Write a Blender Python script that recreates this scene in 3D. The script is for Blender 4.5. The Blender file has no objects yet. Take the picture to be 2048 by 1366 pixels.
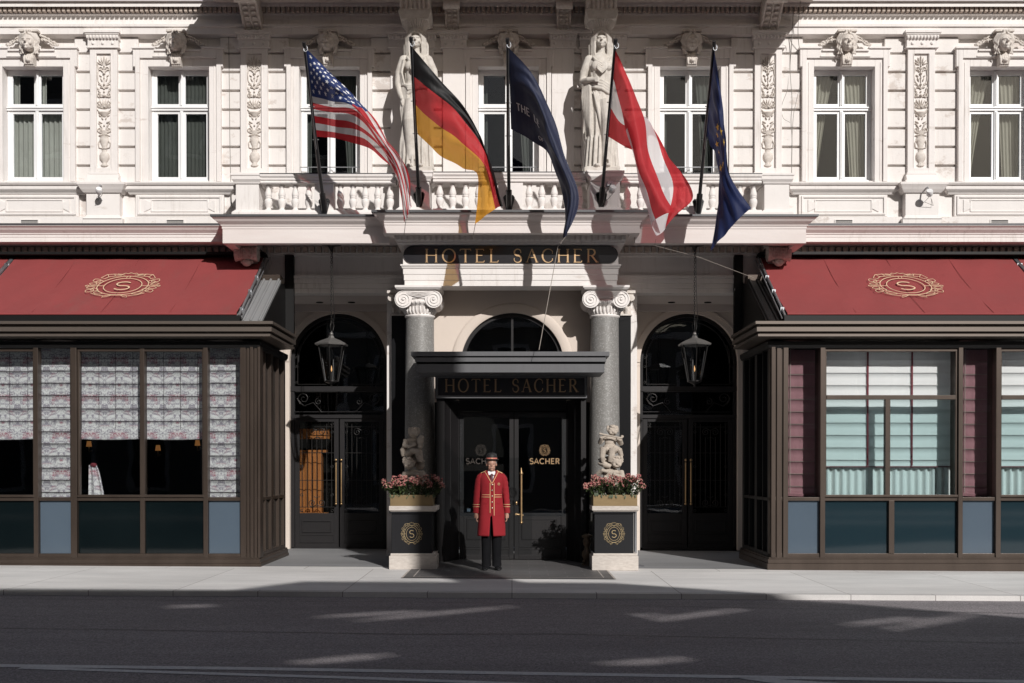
import bpy, bmesh, math, random
from mathutils import Vector, Matrix, Euler
R = math.radians
PI = math.pi
random.seed(7)
SC = bpy.context.scene
COL = SC.collection

# ------------------------------------------------------------------ camera
FPX = 2210.0                      # focal length in photo pixels (2048 wide)
CAM = Vector((0.0, -17.5, 1.65))
PITCH = -0.0087
SHY = 0.1216 + 0.0094
cd = bpy.data.cameras.new('camera')
cam = bpy.data.objects.new('camera', cd)
COL.objects.link(cam)
cd.sensor_width = 36.0
cd.lens = 36.0 * FPX / 2048.0
cd.shift_y = SHY
cd.clip_start = 0.1
cd.clip_end = 500
cam.location = CAM
cam.rotation_euler = (PI / 2 + PITCH, 0, 0)
SC.camera = cam
CR = Euler((PI / 2 + PITCH, 0, 0)).to_matrix()

def P(px, py, Y):
    """world point on the plane y=Y that the photo shows at (px,py)"""
    d = CR @ Vector(((px - 1024) / FPX, (683 - py) / FPX + SHY * 2048 / FPX, -1))
    t = (Y - CAM.y) / d.y
    return CAM + d * t
def X(px, Y, py=700): return P(px, py, Y).x
def Z(py, Y, px=1024): return P(px, py, Y).z
def PG(px, py, z):
    """ground point at height z"""
    d = CR @ Vector(((px - 1024) / FPX, (683 - py) / FPX + SHY * 2048 / FPX, -1))
    t = (z - CAM.z) / d.z
    return CAM + d * t

# ------------------------------------------------------------------ mesh builder
class MB:
    def __init__(s):
        s.v = []; s.f = []; s.m = []; s.s = []
    def add(s, vs, fs, mi=0, smooth=False):
        o = len(s.v)
        s.v.extend([tuple(q) for q in vs])
        for f in fs:
            s.f.append([i + o for i in f]); s.m.append(mi); s.s.append(smooth)
        return s
    def box(s, x0, x1, y0, y1, z0, z1, mi=0):
        if x0 > x1: x0, x1 = x1, x0
        if y0 > y1: y0, y1 = y1, y0
        if z0 > z1: z0, z1 = z1, z0
        vs = [(x0,y0,z0),(x1,y0,z0),(x1,y1,z0),(x0,y1,z0),(x0,y0,z1),(x1,y0,z1),(x1,y1,z1),(x0,y1,z1)]
        return s.add(vs, [(0,3,2,1),(4,5,6,7),(0,1,5,4),(1,2,6,5),(2,3,7,6),(3,0,4,7)], mi)
    def extrude_y(s, poly, y0, y1, mi=0, smooth=False):
        """poly of (x,z), seen from -Y counter-clockwise"""
        n = len(poly)
        vs = [(x, y0, z) for x, z in poly] + [(x, y1, z) for x, z in poly]
        fs = [tuple(range(n)), tuple(range(2*n-1, n-1, -1))]
        s.add(vs, fs, mi, False)
        s.add(vs, [(i, n+i, n+(i+1) % n, (i+1) % n) for i in range(n)], mi, smooth)
        return s
    def extrude_x(s, prof, x0, x1, mi=0, smooth=False):
        """prof of (y,z)"""
        n = len(prof)
        vs = [(x0, y, z) for y, z in prof] + [(x1, y, z) for y, z in prof]
        s.add(vs, [tuple(range(n-1, -1, -1)), tuple(range(n, 2*n))], mi, False)
        s.add(vs, [(i, (i+1) % n, n+(i+1) % n, n+i) for i in range(n)], mi, smooth)
        return s
    def sweep(s, prof, path, mi=0, cap=True):
        """prof (out,z) closed polygon; path [(x,y)] running so that 'out' is to its right"""
        n = len(prof); k = len(path); rings = []
        for i in range(k):
            def dirn(a, b):
                d = Vector((b[0]-a[0], b[1]-a[1])); d.normalize(); return d
            if i == 0: d1 = d2 = dirn(path[0], path[1])
            elif i == k-1: d1 = d2 = dirn(path[-2], path[-1])
            else: d1 = dirn(path[i-1], path[i]); d2 = dirn(path[i], path[i+1])
            n1 = Vector((d1.y, -d1.x)); n2 = Vector((d2.y, -d2.x))
            mm = n1 + n2
            mm = mm / (1 + n1.dot(n2)) if (1 + n1.dot(n2)) > 1e-3 else n1
            rings.append([(path[i][0] + mm.x*o, path[i][1] + mm.y*o, z) for o, z in prof])
        vs = [q for r in rings for q in r]
        fs = []
        for i in range(k-1):
            for j in range(n):
                a = i*n+j; b = i*n+(j+1) % n
                fs.append((a, b, b+n, a+n))
        if cap:
            fs.append(tuple(range(n-1, -1, -1))); fs.append(tuple(range((k-1)*n, k*n)))
        return s.add(vs, fs, mi)
    def tube(s, pts, r, n=8, mi=0, caps=True, flat=1.0):
        pts = [Vector(p) for p in pts]
        k = len(pts)
        rr = r if isinstance(r, (list, tuple)) else [r]*k
        rings = []
        t0 = (pts[1]-pts[0]).normalized()
        up = Vector((0,1,0)) if abs(t0.y) < 0.9 else Vector((1,0,0))
        nrm = (up - t0*up.dot(t0)).normalized()
        for i in range(k):
            if i == 0: t = pts[1]-pts[0]
            elif i == k-1: t = pts[-1]-pts[-2]
            else: t = pts[i+1]-pts[i-1]
            t.normalize()
            nrm = (nrm - t*nrm.dot(t))
            if nrm.length < 1e-5: nrm = Vector((0,0,1))
            nrm.normalize(); b = t.cross(nrm)
            for j in range(n):
                a = 2*PI*j/n
                rings.append(pts[i] + nrm*(math.cos(a)*rr[i]*flat) + b*(math.sin(a)*rr[i]))
        fs = []
        for i in range(k-1):
            for j in range(n):
                a = i*n+j; b = i*n+(j+1) % n
                fs.append((a, b, b+n, a+n))
        s.add(rings, fs, mi, True)
        if caps:
            s.add(rings[:n], [tuple(range(n-1, -1, -1))], mi); s.add(rings[-n:], [tuple(range(n))], mi)
        return s
    def lathe(s, prof, c=(0,0,0), n=24, mi=0, sx=1.0, sy=1.0, smooth=True, caps=True):
        """prof (r,z) from bottom to top"""
        vs = []
        for r, z in prof:
            for j in range(n):
                a = 2*PI*j/n
                vs.append((c[0]+math.cos(a)*r*sx, c[1]+math.sin(a)*r*sy, c[2]+z))
        fs = []
        for i in range(len(prof)-1):
            for j in range(n):
                a = i*n+j; b = i*n+(j+1) % n
                fs.append((a, b, b+n, a+n))
        s.add(vs, fs, mi, smooth)
        if caps:
            s.add(vs[:n], [tuple(range(n-1, -1, -1))], mi)
            s.add(vs[-n:], [tuple(range(n))], mi)
        return s
    def ball(s, c, r, n=10, mi=0, rot=None):
        if not isinstance(r, (list, tuple)): r = (r, r, r)
        m = max(4, n//2); vs = []; c = Vector(c)
        for i in range(1, m):
            ph = PI*i/m
            for j in range(n):
                a = 2*PI*j/n
                q = Vector((math.sin(ph)*math.cos(a)*r[0], math.sin(ph)*math.sin(a)*r[1], -math.cos(ph)*r[2]))
                if rot: q = rot @ q
                vs.append(c+q)
        fs = []
        for i in range(m-2):
            for j in range(n):
                a = i*n+j; b = i*n+(j+1) % n
                fs.append((a, b, b+n, a+n))
        bq = Vector((0,0,-r[2])); tq = Vector((0,0,r[2]))
        if rot: bq = rot @ bq; tq = rot @ tq
        vs.append(c+bq); vs.append(c+tq)
        bi = len(vs)-2; ti = len(vs)-1; l = (m-2)*n
        for j in range(n):
            fs.append((bi, (j+1) % n, j)); fs.append((ti, l+j, l+(j+1) % n))
        return s.add(vs, fs, mi, True)
    def loft(s, rings, mi=0, caps=True, smooth=True, closed=True):
        n = len(rings[0]); vs = [q for r in rings for q in r]; fs = []
        for i in range(len(rings)-1):
            for j in range(n if closed else n-1):
                a = i*n+j; b = i*n+(j+1) % n
                fs.append((a, b, b+n, a+n))
        s.add(vs, fs, mi, smooth)
        if caps and closed:
            s.add(rings[0], [tuple(range(n-1, -1, -1))], mi); s.add(rings[-1], [tuple(range(n))], mi)
        return s
    def stroke(s, pts, w, y0, y1, mi=0):
        """flat ribbon of width w (number or list) along (x,z) points, thick from y0 to y1"""
        k = len(pts); ww = w if isinstance(w, (list, tuple)) else [w]*k
        A = []; B = []
        closed = k > 2 and (abs(pts[0][0]-pts[-1][0])+abs(pts[0][1]-pts[-1][1])) < 1e-6
        for i in range(k):
            if closed and i in (0, k-1): a, b = pts[k-2], pts[1]
            else: a = pts[max(0, i-1)]; b = pts[min(k-1, i+1)]
            d = Vector((b[0]-a[0], b[1]-a[1]))
            if d.length < 1e-9: d = Vector((1, 0))
            d.normalize(); nx, nz = -d.y, d.x
            A.append((pts[i][0]+nx*ww[i]/2, pts[i][1]+nz*ww[i]/2)); B.append((pts[i][0]-nx*ww[i]/2, pts[i][1]-nz*ww[i]/2))
        vs = [(x, y0, z) for x, z in A]+[(x, y0, z) for x, z in B]+[(x, y1, z) for x, z in A]+[(x, y1, z) for x, z in B]
        fs = []
        for i in range(k-1):
            fs += [(i, k+i, k+i+1, i+1), (2*k+i, i, i+1, 2*k+i+1), (k+i, 3*k+i, 3*k+i+1, k+i+1)]
        fs += [(0, 2*k, 3*k, k), (k-1, 2*k-1, 4*k-1, 3*k-1)]
        return s.add(vs, fs, mi)
    def xf(s, M, start=0):
        for i in range(start, len(s.v)): s.v[i] = tuple(M @ Vector(s.v[i]))
        return s
    def merge(s, o, M=None, mi=None):
        vs = [tuple(M @ Vector(q)) for q in o.v] if M else o.v
        b = len(s.v); s.v.extend(vs)
        for f, m, sm in zip(o.f, o.m, o.s):
            s.f.append([i+b for i in f]); s.m.append(m if mi is None else mi); s.s.append(sm)
        return s
    def mesh(s, name, mats):
        me = bpy.data.meshes.new(name)
        me.from_pydata(s.v, [], s.f)
        if not isinstance(mats, (list, tuple)): mats = [mats]
        for m in mats: me.materials.append(m)
        me.polygons.foreach_set('material_index', s.m)
        me.polygons.foreach_set('use_smooth', s.s)
        bm = bmesh.new(); bm.from_mesh(me)
        bmesh.ops.recalc_face_normals(bm, faces=bm.faces[:])
        bm.to_mesh(me); bm.free()
        me.update()
        return me
    def build(s, name, mats, parent=None, bev=0, seg=2, origin=None):
        if origin is not None:
            o = Vector(origin); s.v = [tuple(Vector(q)-o) for q in s.v]
        ob = bpy.data.objects.new(name, s.mesh(name, mats))
        COL.objects.link(ob)
        if origin is not None: ob.location = origin
        if parent:
            ob.parent = parent
        if bev:
            b = ob.modifiers.new('bevel', 'BEVEL'); b.width = bev; b.segments = seg
            b.limit_method = 'ANGLE'; b.angle_limit = R(40)
        return ob

def remesh(mb, voxel, smooth=2, name='tmp', disp=None):
    """fuse overlapping solids of mb into one continuous skin; returns mesh builder"""
    me = mb.mesh(name, [])
    ob = bpy.data.objects.new(name, me); COL.objects.link(ob)
    m = ob.modifiers.new('r', 'REMESH'); m.mode = 'VOXEL'; m.voxel_size = voxel; m.use_smooth_shade = True
    if smooth:
        q = ob.modifiers.new('s', 'SMOOTH'); q.iterations = smooth; q.factor = 0.5
    dg = bpy.context.evaluated_depsgraph_get(); dg.update()
    ev = ob.evaluated_get(dg); m2 = ev.to_mesh()
    o = MB()
    o.v = [tuple(v.co) for v in m2.vertices]
    o.f = [list(p.vertices) for p in m2.polygons]
    o.m = [0]*len(o.f); o.s = [True]*len(o.f)
    ev.to_mesh_clear()
    bpy.data.objects.remove(ob); bpy.data.meshes.remove(me)
    return o

def thing(name, label, cat, loc=(0,0,0), rz=0, group=None):
    o = bpy.data.objects.new(name, None); COL.objects.link(o)
    o.location = loc; o.rotation_euler = (0, 0, rz); o.empty_display_size = .2
    return tag(o, label, cat, group)
def tag(o, label=None, cat=None, group=None, kind=None):
    if label: o['label'] = label
    if cat: o['category'] = cat
    if group: o['group'] = group
    if kind: o['kind'] = kind
    return o
def dup(o, parent=None, loc=None):
    c = o.copy(); COL.objects.link(c)
    if parent: c.parent = parent
    if loc is not None: c.location = loc
    for ch in list(o.children): dup(ch, c)
    return c

# ------------------------------------------------------------------ materials
def mat(name, col, rough=.6, metal=0, spec=.5, n1=None, bump=None, coat=0, trans=None, stain=None, grime=0):
    """col base; n1=(scale, amount, colour2) noise tint; bump=(scale,strength,dist); stain=(scale,lo,hi,colour)"""
    m = bpy.data.materials.new(name); m.use_nodes = True
    nt = m.node_tree; b = nt.nodes['Principled BSDF']; L = nt.links.new
    b.inputs['Base Color'].default_value = (*col, 1)
    b.inputs['Roughness'].default_value = rough
    b.inputs['Metallic'].default_value = metal
    b.inputs['Specular IOR Level'].default_value = spec
    b.inputs['Coat Weight'].default_value = coat
    tc = nt.nodes.new('ShaderNodeTexCoord')
    src = None
    if n1:
        n = nt.nodes.new('ShaderNodeTexNoise'); n.inputs['Scale'].default_value = n1[0]; n.inputs['Detail'].default_value = 6
        n.inputs['Roughness'].default_value = .65
        if len(n1) > 3:
            mp = nt.nodes.new('ShaderNodeMapping'); mp.inputs['Scale'].default_value = n1[3]
            L(tc.outputs['Object'], mp.inputs[0]); L(mp.outputs[0], n.inputs['Vector'])
        else: L(tc.outputs['Object'], n.inputs['Vector'])
        r = nt.nodes.new('ShaderNodeMapRange'); r.inputs[1].default_value = .3; r.inputs[2].default_value = .7
        r.inputs[3].default_value = 0; r.inputs[4].default_value = n1[1]
        L(n.outputs[0], r.inputs[0])
        mx = nt.nodes.new('ShaderNodeMix'); mx.data_type = 'RGBA'
        mx.inputs[6].default_value = (*col, 1); mx.inputs[7].default_value = (*n1[2], 1)
        L(r.outputs[0], mx.inputs[0]); src = mx.outputs[2]
    if stain:
        n = nt.nodes.new('ShaderNodeTexNoise'); n.inputs['Scale'].default_value = stain[0]; n.inputs['Detail'].default_value = 9
        n.inputs['Roughness'].default_value = .7
        if len(stain) > 4:
            mp = nt.nodes.new('ShaderNodeMapping'); mp.inputs['Scale'].default_value = stain[4]
            L(tc.outputs['Object'], mp.inputs[0]); L(mp.outputs[0], n.inputs['Vector'])
        else: L(tc.outputs['Object'], n.inputs['Vector'])
        r = nt.nodes.new('ShaderNodeMapRange'); r.inputs[1].default_value = stain[1]; r.inputs[2].default_value = stain[2]
        L(n.outputs[0], r.inputs[0])
        mx = nt.nodes.new('ShaderNodeMix'); mx.data_type = 'RGBA'
        if src: L(src, mx.inputs[6])
        else: mx.inputs[6].default_value = (*col, 1)
        mx.inputs[7].default_value = (*stain[3], 1)
        L(r.outputs[0], mx.inputs[0]); src = mx.outputs[2]
    if grime:      # rain streaks and soot: tall thin noise, broken up by a broad one
        n = nt.nodes.new('ShaderNodeTexNoise'); n.inputs['Scale'].default_value = 6; n.inputs['Detail'].default_value = 8; n.inputs['Roughness'].default_value = .7
        mp = nt.nodes.new('ShaderNodeMapping'); mp.inputs['Scale'].default_value = (2.6, 2.6, .22)
        L(tc.outputs['Object'], mp.inputs[0]); L(mp.outputs[0], n.inputs['Vector'])
        n2 = nt.nodes.new('ShaderNodeTexNoise'); n2.inputs['Scale'].default_value = 1.1; n2.inputs['Detail'].default_value = 4
        L(tc.outputs['Object'], n2.inputs['Vector'])
        r = nt.nodes.new('ShaderNodeMapRange'); r.inputs[1].default_value = .52; r.inputs[2].default_value = .72
        r2 = nt.nodes.new('ShaderNodeMapRange'); r2.inputs[1].default_value = .40; r2.inputs[2].default_value = .62
        L(n.outputs[0], r.inputs[0]); L(n2.outputs[0], r2.inputs[0])
        ml = nt.nodes.new('ShaderNodeMath'); ml.operation = 'MULTIPLY'; L(r.outputs[0], ml.inputs[0]); L(r2.outputs[0], ml.inputs[1])
        m3 = nt.nodes.new('ShaderNodeMath'); m3.operation = 'MULTIPLY'; L(ml.outputs[0], m3.inputs[0]); m3.inputs[1].default_value = grime
        mx = nt.nodes.new('ShaderNodeMix'); mx.data_type = 'RGBA'; L(src, mx.inputs[6]); mx.inputs[7].default_value = (.36, .31, .27, 1)
        L(m3.outputs[0], mx.inputs[0]); src = mx.outputs[2]
    if src: L(src, b.inputs['Base Color'])
    if bump:
        n = nt.nodes.new('ShaderNodeTexNoise'); n.inputs['Scale'].default_value = bump[0]; n.inputs['Detail'].default_value = 8
        L(tc.outputs['Object'], n.inputs['Vector'])
        bp = nt.nodes.new('ShaderNodeBump'); bp.inputs['Strength'].default_value = bump[1]; bp.inputs['Distance'].default_value = bump[2]
        L(n.outputs[0], bp.inputs['Height']); L(bp.outputs[0], b.inputs['Normal'])
    return m

def glassmat(name, tint=(.85,.9,.9), ior=1.5, dirt=.0):
    m = bpy.data.materials.new(name); m.use_nodes = True
    nt = m.node_tree; nt.nodes.clear(); L = nt.links.new
    o = nt.nodes.new('ShaderNodeOutputMaterial')
    t = nt.nodes.new('ShaderNodeBsdfTransparent'); t.inputs[0].default_value = (*tint, 1)
    g = nt.nodes.new('ShaderNodeBsdfGlossy'); g.inputs['Roughness'].default_value = .015
    g.inputs[0].default_value = (.95, .97, 1, 1)
    f = nt.nodes.new('ShaderNodeFresnel'); f.inputs[0].default_value = ior
    tc = nt.nodes.new('ShaderNodeTexCoord')
    n = nt.nodes.new('ShaderNodeTexNoise'); n.inputs['Scale'].default_value = 2.2; n.inputs['Detail'].default_value = 1
    bp = nt.nodes.new('ShaderNodeBump'); bp.inputs['Strength'].default_value = .025; bp.inputs['Distance'].default_value = .05
    L(tc.outputs['Object'], n.inputs['Vector']); L(n.outputs[0], bp.inputs['Height']); L(bp.outputs[0], g.inputs['Normal'])
    mx = nt.nodes.new('ShaderNodeMixShader')
    L(f.outputs[0], mx.inputs[0]); L(t.outputs[0], mx.inputs[1]); L(g.outputs[0], mx.inputs[2])
    L(mx.outputs[0], o.inputs[0])
    return m

def cloth(name, col, tr=.35, thin=.0):
    m = bpy.data.materials.new(name); m.use_nodes = True
    nt = m.node_tree; nt.nodes.clear(); L = nt.links.new
    o = nt.nodes.new('ShaderNodeOutputMaterial')
    d = nt.nodes.new('ShaderNodeBsdfPrincipled'); d.inputs['Base Color'].default_value = (*col, 1); d.inputs['Roughness'].default_value = .65
    d.inputs['Sheen Weight'].default_value = .05
    t = nt.nodes.new('ShaderNodeBsdfTranslucent'); t.inputs[0].default_value = (*col, 1)
    mx = nt.nodes.new('ShaderNodeMixShader'); mx.inputs[0].default_value = tr
    L(d.outputs[0], mx.inputs[1]); L(t.outputs[0], mx.inputs[2])
    tc = nt.nodes.new('ShaderNodeTexCoord')
    n = nt.nodes.new('ShaderNodeTexNoise'); n.inputs['Scale'].default_value = 7; n.inputs['Detail'].default_value = 3
    mp = nt.nodes.new('ShaderNodeMapping'); mp.inputs['Scale'].default_value = (1.4, .5, .35); mp.inputs['Rotation'].default_value = (0, R(-35), 0)
    L(tc.outputs['Object'], mp.inputs[0]); L(mp.outputs[0], n.inputs['Vector'])
    bp = nt.nodes.new('ShaderNodeBump'); bp.inputs['Strength'].default_value = .5; bp.inputs['Distance'].default_value = .03
    L(n.outputs[0], bp.inputs['Height']); L(bp.outputs[0], d.inputs['Normal'])
    tp = nt.nodes.new('ShaderNodeBsdfTransparent'); tp.inputs[0].default_value = (*[min(1, c*1.3+.12) for c in col], 1)
    m4 = nt.nodes.new('ShaderNodeMixShader'); m4.inputs[0].default_value = thin      # open weave: part of the view passes between the threads
    L(mx.outputs[0], m4.inputs[1]); L(tp.outputs[0], m4.inputs[2]); L(m4.outputs[0], o.inputs[0])
    return m

M = {}
M['stucco'] = mat('cream_stucco', (.78,.742,.715), .8, n1=(1.6,.45,(.69,.645,.61)), bump=(30,.3,.01), stain=(1.3,.57,.62,(.60,.54,.50),(1,1,1.6)), grime=.38)
M['stucco2'] = mat('cream_stucco_trim', (.79,.75,.725), .75, n1=(3,.4,(.69,.645,.61)), bump=(40,.2,.006), stain=(2.5,.62,.74,(.50,.43,.38),(.5,1,2.5)), grime=.45)
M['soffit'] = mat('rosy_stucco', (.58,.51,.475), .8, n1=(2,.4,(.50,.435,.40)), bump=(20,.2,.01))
M['corn'] = mat('cornice_paint_rosy', (.74,.685,.66), .8, n1=(2,.6,(.64,.56,.53),(.4,1,4)), bump=(30,.2,.006))
M['relief'] = mat('relief_plaster', (.74,.69,.64), .8, n1=(16,.9,(.50,.44,.39)), bump=(60,.3,.006))
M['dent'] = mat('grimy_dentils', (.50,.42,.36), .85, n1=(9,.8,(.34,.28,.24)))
M['stone'] = mat('statue_stone', (.66,.62,.57), .75, n1=(9,.9,(.46,.42,.37)), bump=(50,.3,.006))
M['cherub'] = mat('weathered_sandstone', (.52,.45,.38), .9, n1=(14,.8,(.33,.28,.23)), bump=(60,.6,.01))
M['lintel'] = mat('entry_render', (.66,.57,.50), .8, n1=(1.5,.5,(.58,.50,.43)), bump=(25,.15,.006))
M['granite'] = mat('grey_granite', (.23,.225,.215), .45, n1=(14,1,(.19,.18,.17)), bump=(60,.1,.003), stain=(38,.52,.60,(.34,.335,.32)))
M['black'] = mat('black_marble', (.007,.007,.008), .3, spec=.3)
M['white'] = mat('white_window_paint', (.80,.80,.80), .4, n1=(5,.3,(.72,.72,.72)))
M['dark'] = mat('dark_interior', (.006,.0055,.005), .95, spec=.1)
M['glass'] = glassmat('window_glass', (.91,.93,.93), 1.5)
M['glass_clear'] = glassmat('clear_glass', (.95,.965,.97), 1.4)
M['curtain'] = mat('pale_curtain', (.42,.41,.37), .9, n1=(4,.5,(.30,.29,.26)), bump=(40,.2,.01))
M['bronze'] = mat('bronze_metal', (.088,.066,.053), .38, .5, n1=(2.5,.8,(.050,.036,.028),(1,1,.25)), bump=(50,.08,.003))
M['bronze_pale'] = mat('pale_bronze_edge', (.135,.112,.096), .45, .5, n1=(2.5,.7,(.15,.12,.10)))  # paler, greyer bronze for the cornice bands
M['zinc'] = mat('grey_zinc', (.10,.10,.105), .5, .3, n1=(3,.6,(.07,.07,.073),(4,1,1)), bump=(40,.06,.003))
M['canopy'] = mat('grey_painted_canopy', (.115,.115,.122), .5, .0, n1=(4,.5,(.085,.085,.09),(6,1,1)), bump=(60,.06,.002))
M['door'] = mat('anthracite_paint', (.015,.0135,.014), .5, spec=.3, n1=(3,.5,(.010,.009,.010)), bump=(30,.05,.003))
M['iron'] = mat('wrought_iron', (.03,.028,.027), .4, .6)
M['brass'] = mat('brass', (.55,.38,.21), .42, 1, n1=(12,.6,(.36,.22,.09)))
M['brassbox'] = mat('brushed_brass_sheet', (.34,.245,.13), .42, .6, n1=(4,.8,(.25,.175,.09),(.6,1,3)), bump=(50,.08,.002))
M['gold'] = mat('gilt_letters', (.62,.42,.24), .35, .7, n1=(20,.5,(.44,.28,.15)))
M['emb'] = mat('painted_gold_emblem', (.50,.38,.21), .45, .2)
M['goldp'] = mat('pale_gold_print', (.72,.52,.34), .7)
M['sign'] = mat('black_sign_glass', (.02,.019,.022), .22, spec=.6, n1=(2,.5,(.03,.028,.03)))
M['plinth'] = mat('travertine', (.60,.55,.50), .7, n1=(18,.9,(.42,.37,.33),(.6,1,2)), bump=(40,.3,.006))
M['pebox'] = mat('black_planter_paint', (.014,.014,.016), .5, spec=.2, bump=(30,.05,.003))
M['lead'] = mat('lead_grey_metal', (.21,.20,.19), .45, .5, n1=(6,.5,(.15,.145,.14)))
M['steel'] = mat('bare_steel', (.45,.46,.48), .35, .8, n1=(3,.6,(.30,.31,.33)))
M['alu'] = mat('milky_roof_glazing', (.28,.285,.285), .45, .2, n1=(3,.7,(.30,.30,.31),(3,1,.6)))
M['pole'] = mat('black_pole', (.012,.012,.013), .3, spec=.6)
M['wire'] = mat('pale_cord', (.36,.32,.28), .7)
M['cable'] = mat('grey_cable', (.25,.23,.21), .7)
M['wood'] = mat('orange_wood', (.44,.16,.04), .4, n1=(3,.7,(.22,.07,.02),(8,1,.6)))
M['redglow'] = mat('dark_red_fabric', (.10,.006,.01), .9)
# ================================================================== HOTEL BUILDING
hotel = thing('hotel_building', 'ornate cream stucco hotel front with tall white windows, balcony and central portico', 'building', (0, 2.6, 0))
def hp(mb, name, mats, bev=0, parent=None, seg=2):
    """part of the hotel (vertices are in world space)"""
    par = parent or hotel
    ob = mb.build(name, mats, None, bev, seg)
    ob.parent = par
    base = Vector((0, 2.6, 0)) if par is hotel else Vector((0, 0, 0))
    if par is hotel: ob.location = -base
    return ob
YW = 2.60
def zu(py, Y=2.5): return Z(py, Y)
TRIM = M['stucco2']

WPX = [71, 361, 661, 1017, 1379, 1685, 1995]
WX = [X(p, 2.6, 250) for p in WPX]
WX = [WX[0]-2.65] + WX + [WX[-1]+2.75]
HW = .555                       # half width of the openings
zO0, zO1 = zu(362), zu(133)
zTop = Z(72, 2.5)

# --- backing wall with openings
xs = [-13.2] + [c for x in WX for c in (x-HW, x+HW)] + [13.2]
w = MB()
outl = [(-13.2, 5.85), (13.2, 5.85), (13.2, 12.2), (-13.2, 12.2)]
for i in range(0, len(xs), 2):
    w.box(xs[i], xs[i+1], YW, YW+.45, 5.85, 12.2)
for x in WX:
    w.box(x-HW, x+HW, YW, YW+.45, 5.85, zO0); w.box(x-HW, x+HW, YW, YW+.45, zO1, 12.2)
hp(w, 'wall', M['stucco'])

# --- rusticated blocks between the windows
cz = [367, 330, 292.5, 255, 218, 180, 142.5, 105]
edges = [-13.2] + [c for x in WX for c in (x-.74, x+.74)] + [13.2]
for i in range(0, len(edges), 2):
    b = MB()
    b.box(edges[i], edges[i+1], YW-.012, YW+.02, zu(367), zu(80))
    for k in range(len(cz)-1):
        z0 = zu(cz[k])+.018; z1 = zu(cz[k+1])-.026
        b.box(edges[i], edges[i+1], YW-.072, YW-.008, z0, z1)
    b.box(edges[i], edges[i+1], YW-.072, YW-.008, zu(105)+.014, zu(74))
    hp(b, 'rusticated_blocks', M['stucco'], bev=.008)

# --- upper entablature (over the windows) with dentils
e = MB()
q = lambda p: zu(p, 2.45)
e.extrude_x([(YW+.02, q(72)), (YW-.05, q(71)), (YW-.17, q(69)), (YW-.17, q(56)), (YW-.20, q(55)), (YW-.20, q(50)), (YW-.09, q(48)), (YW-.08, q(36)),
             (YW-.10, q(30)), (YW-.15, q(28)), (YW-.15, q(13.5)), (YW-.29, Z(13.2, YW-.29)), (YW-.29, Z(3, YW-.29)), (YW-.34, Z(2, YW-.34)), (YW-.37, Z(-6, YW-.37)), (YW+.02, q(-10))], -13.2, 13.2)
hp(e, 'upper_entablature', TRIM)
d = MB(); x = -12.0
while x < 12.0:
    d.box(x, x+.052, YW-.235, YW-.148, q(26.5), q(15.5)); x += .0875
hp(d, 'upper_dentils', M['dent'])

# --- balcony of the floor above (its shadow falls over the middle windows)
s = MB()
zs = q(12.5)
s.box(-5.3, 5.35, .62, YW-.3, zs, zs+.32)
s.box(-5.36, 5.41, .55, .64, zs+.03, zs+.40)
s.box(-2.45, 2.45, .30, .62, zs+.02, zs+.32)
for i in range(8):
    cx = -4.3+i*1.23
    s.box(cx-.42, cx+.42, 1.0, 1.9, zs-.03, zs+.01)
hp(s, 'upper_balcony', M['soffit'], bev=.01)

# --- scrolled consoles under the upper balcony
def console(cx, wd, zb, h, dep, name='console', leafy=True):
    m = MB(); n = 14; prof = []
    for i in range(n+1):
        t = i/n
        y = YW-.10-dep*(t**1.25) - .05*math.sin(t*PI*2.0)
        prof.append((y, zb+h*t))
    poly = [(YW-.02, zb)] + prof + [(YW-.02, zb+h)]
    m.extrude_x(poly, cx-wd/2, cx+wd/2)
    for sx in (-1, 1):
        pts = [(cx+sx*wd*.43, y-.015, z) for y, z in prof]
        m.tube(pts, wd*.07, 6)
    if leafy:
        m.tube([(cx, y-.02, z) for y, z in prof], wd*.04, 6)
        for i in range(1, n, 2):
            y, z = prof[i]
            for sx in (-1, 1):
                m.ball((cx+sx*wd*.20, y-.012, z), (wd*.15, .035, h*.055), 8)
    else:
        for k in range(-2, 3):
            m.tube([(cx+k*wd*.17, y-.02, z) for y, z in prof], wd*.05, 6)
    m.tube([(cx-wd*.52, prof[0][0]-.01, zb+.03), (cx+wd*.52, prof[0][0]-.01, zb+.03)], .035, 8)
    m.tube([(cx-wd*.56, prof[-1][0]+.1, zb+h-.1), (cx+wd*.56, prof[-1][0]+.1, zb+h-.1)], .09, 10)
    return hp(m, name, M['relief'])
zc = zu(62, 2.45)
console(X(507, 2.45, 60), .34, zc, zs-zc, .78)
console(X(1537, 2.45, 60), .34, zc, zs-zc, .78)
for px in (905, 1127): console(X(px, 2.45, 60), .26, zc, zs-zc, .50)

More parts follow.
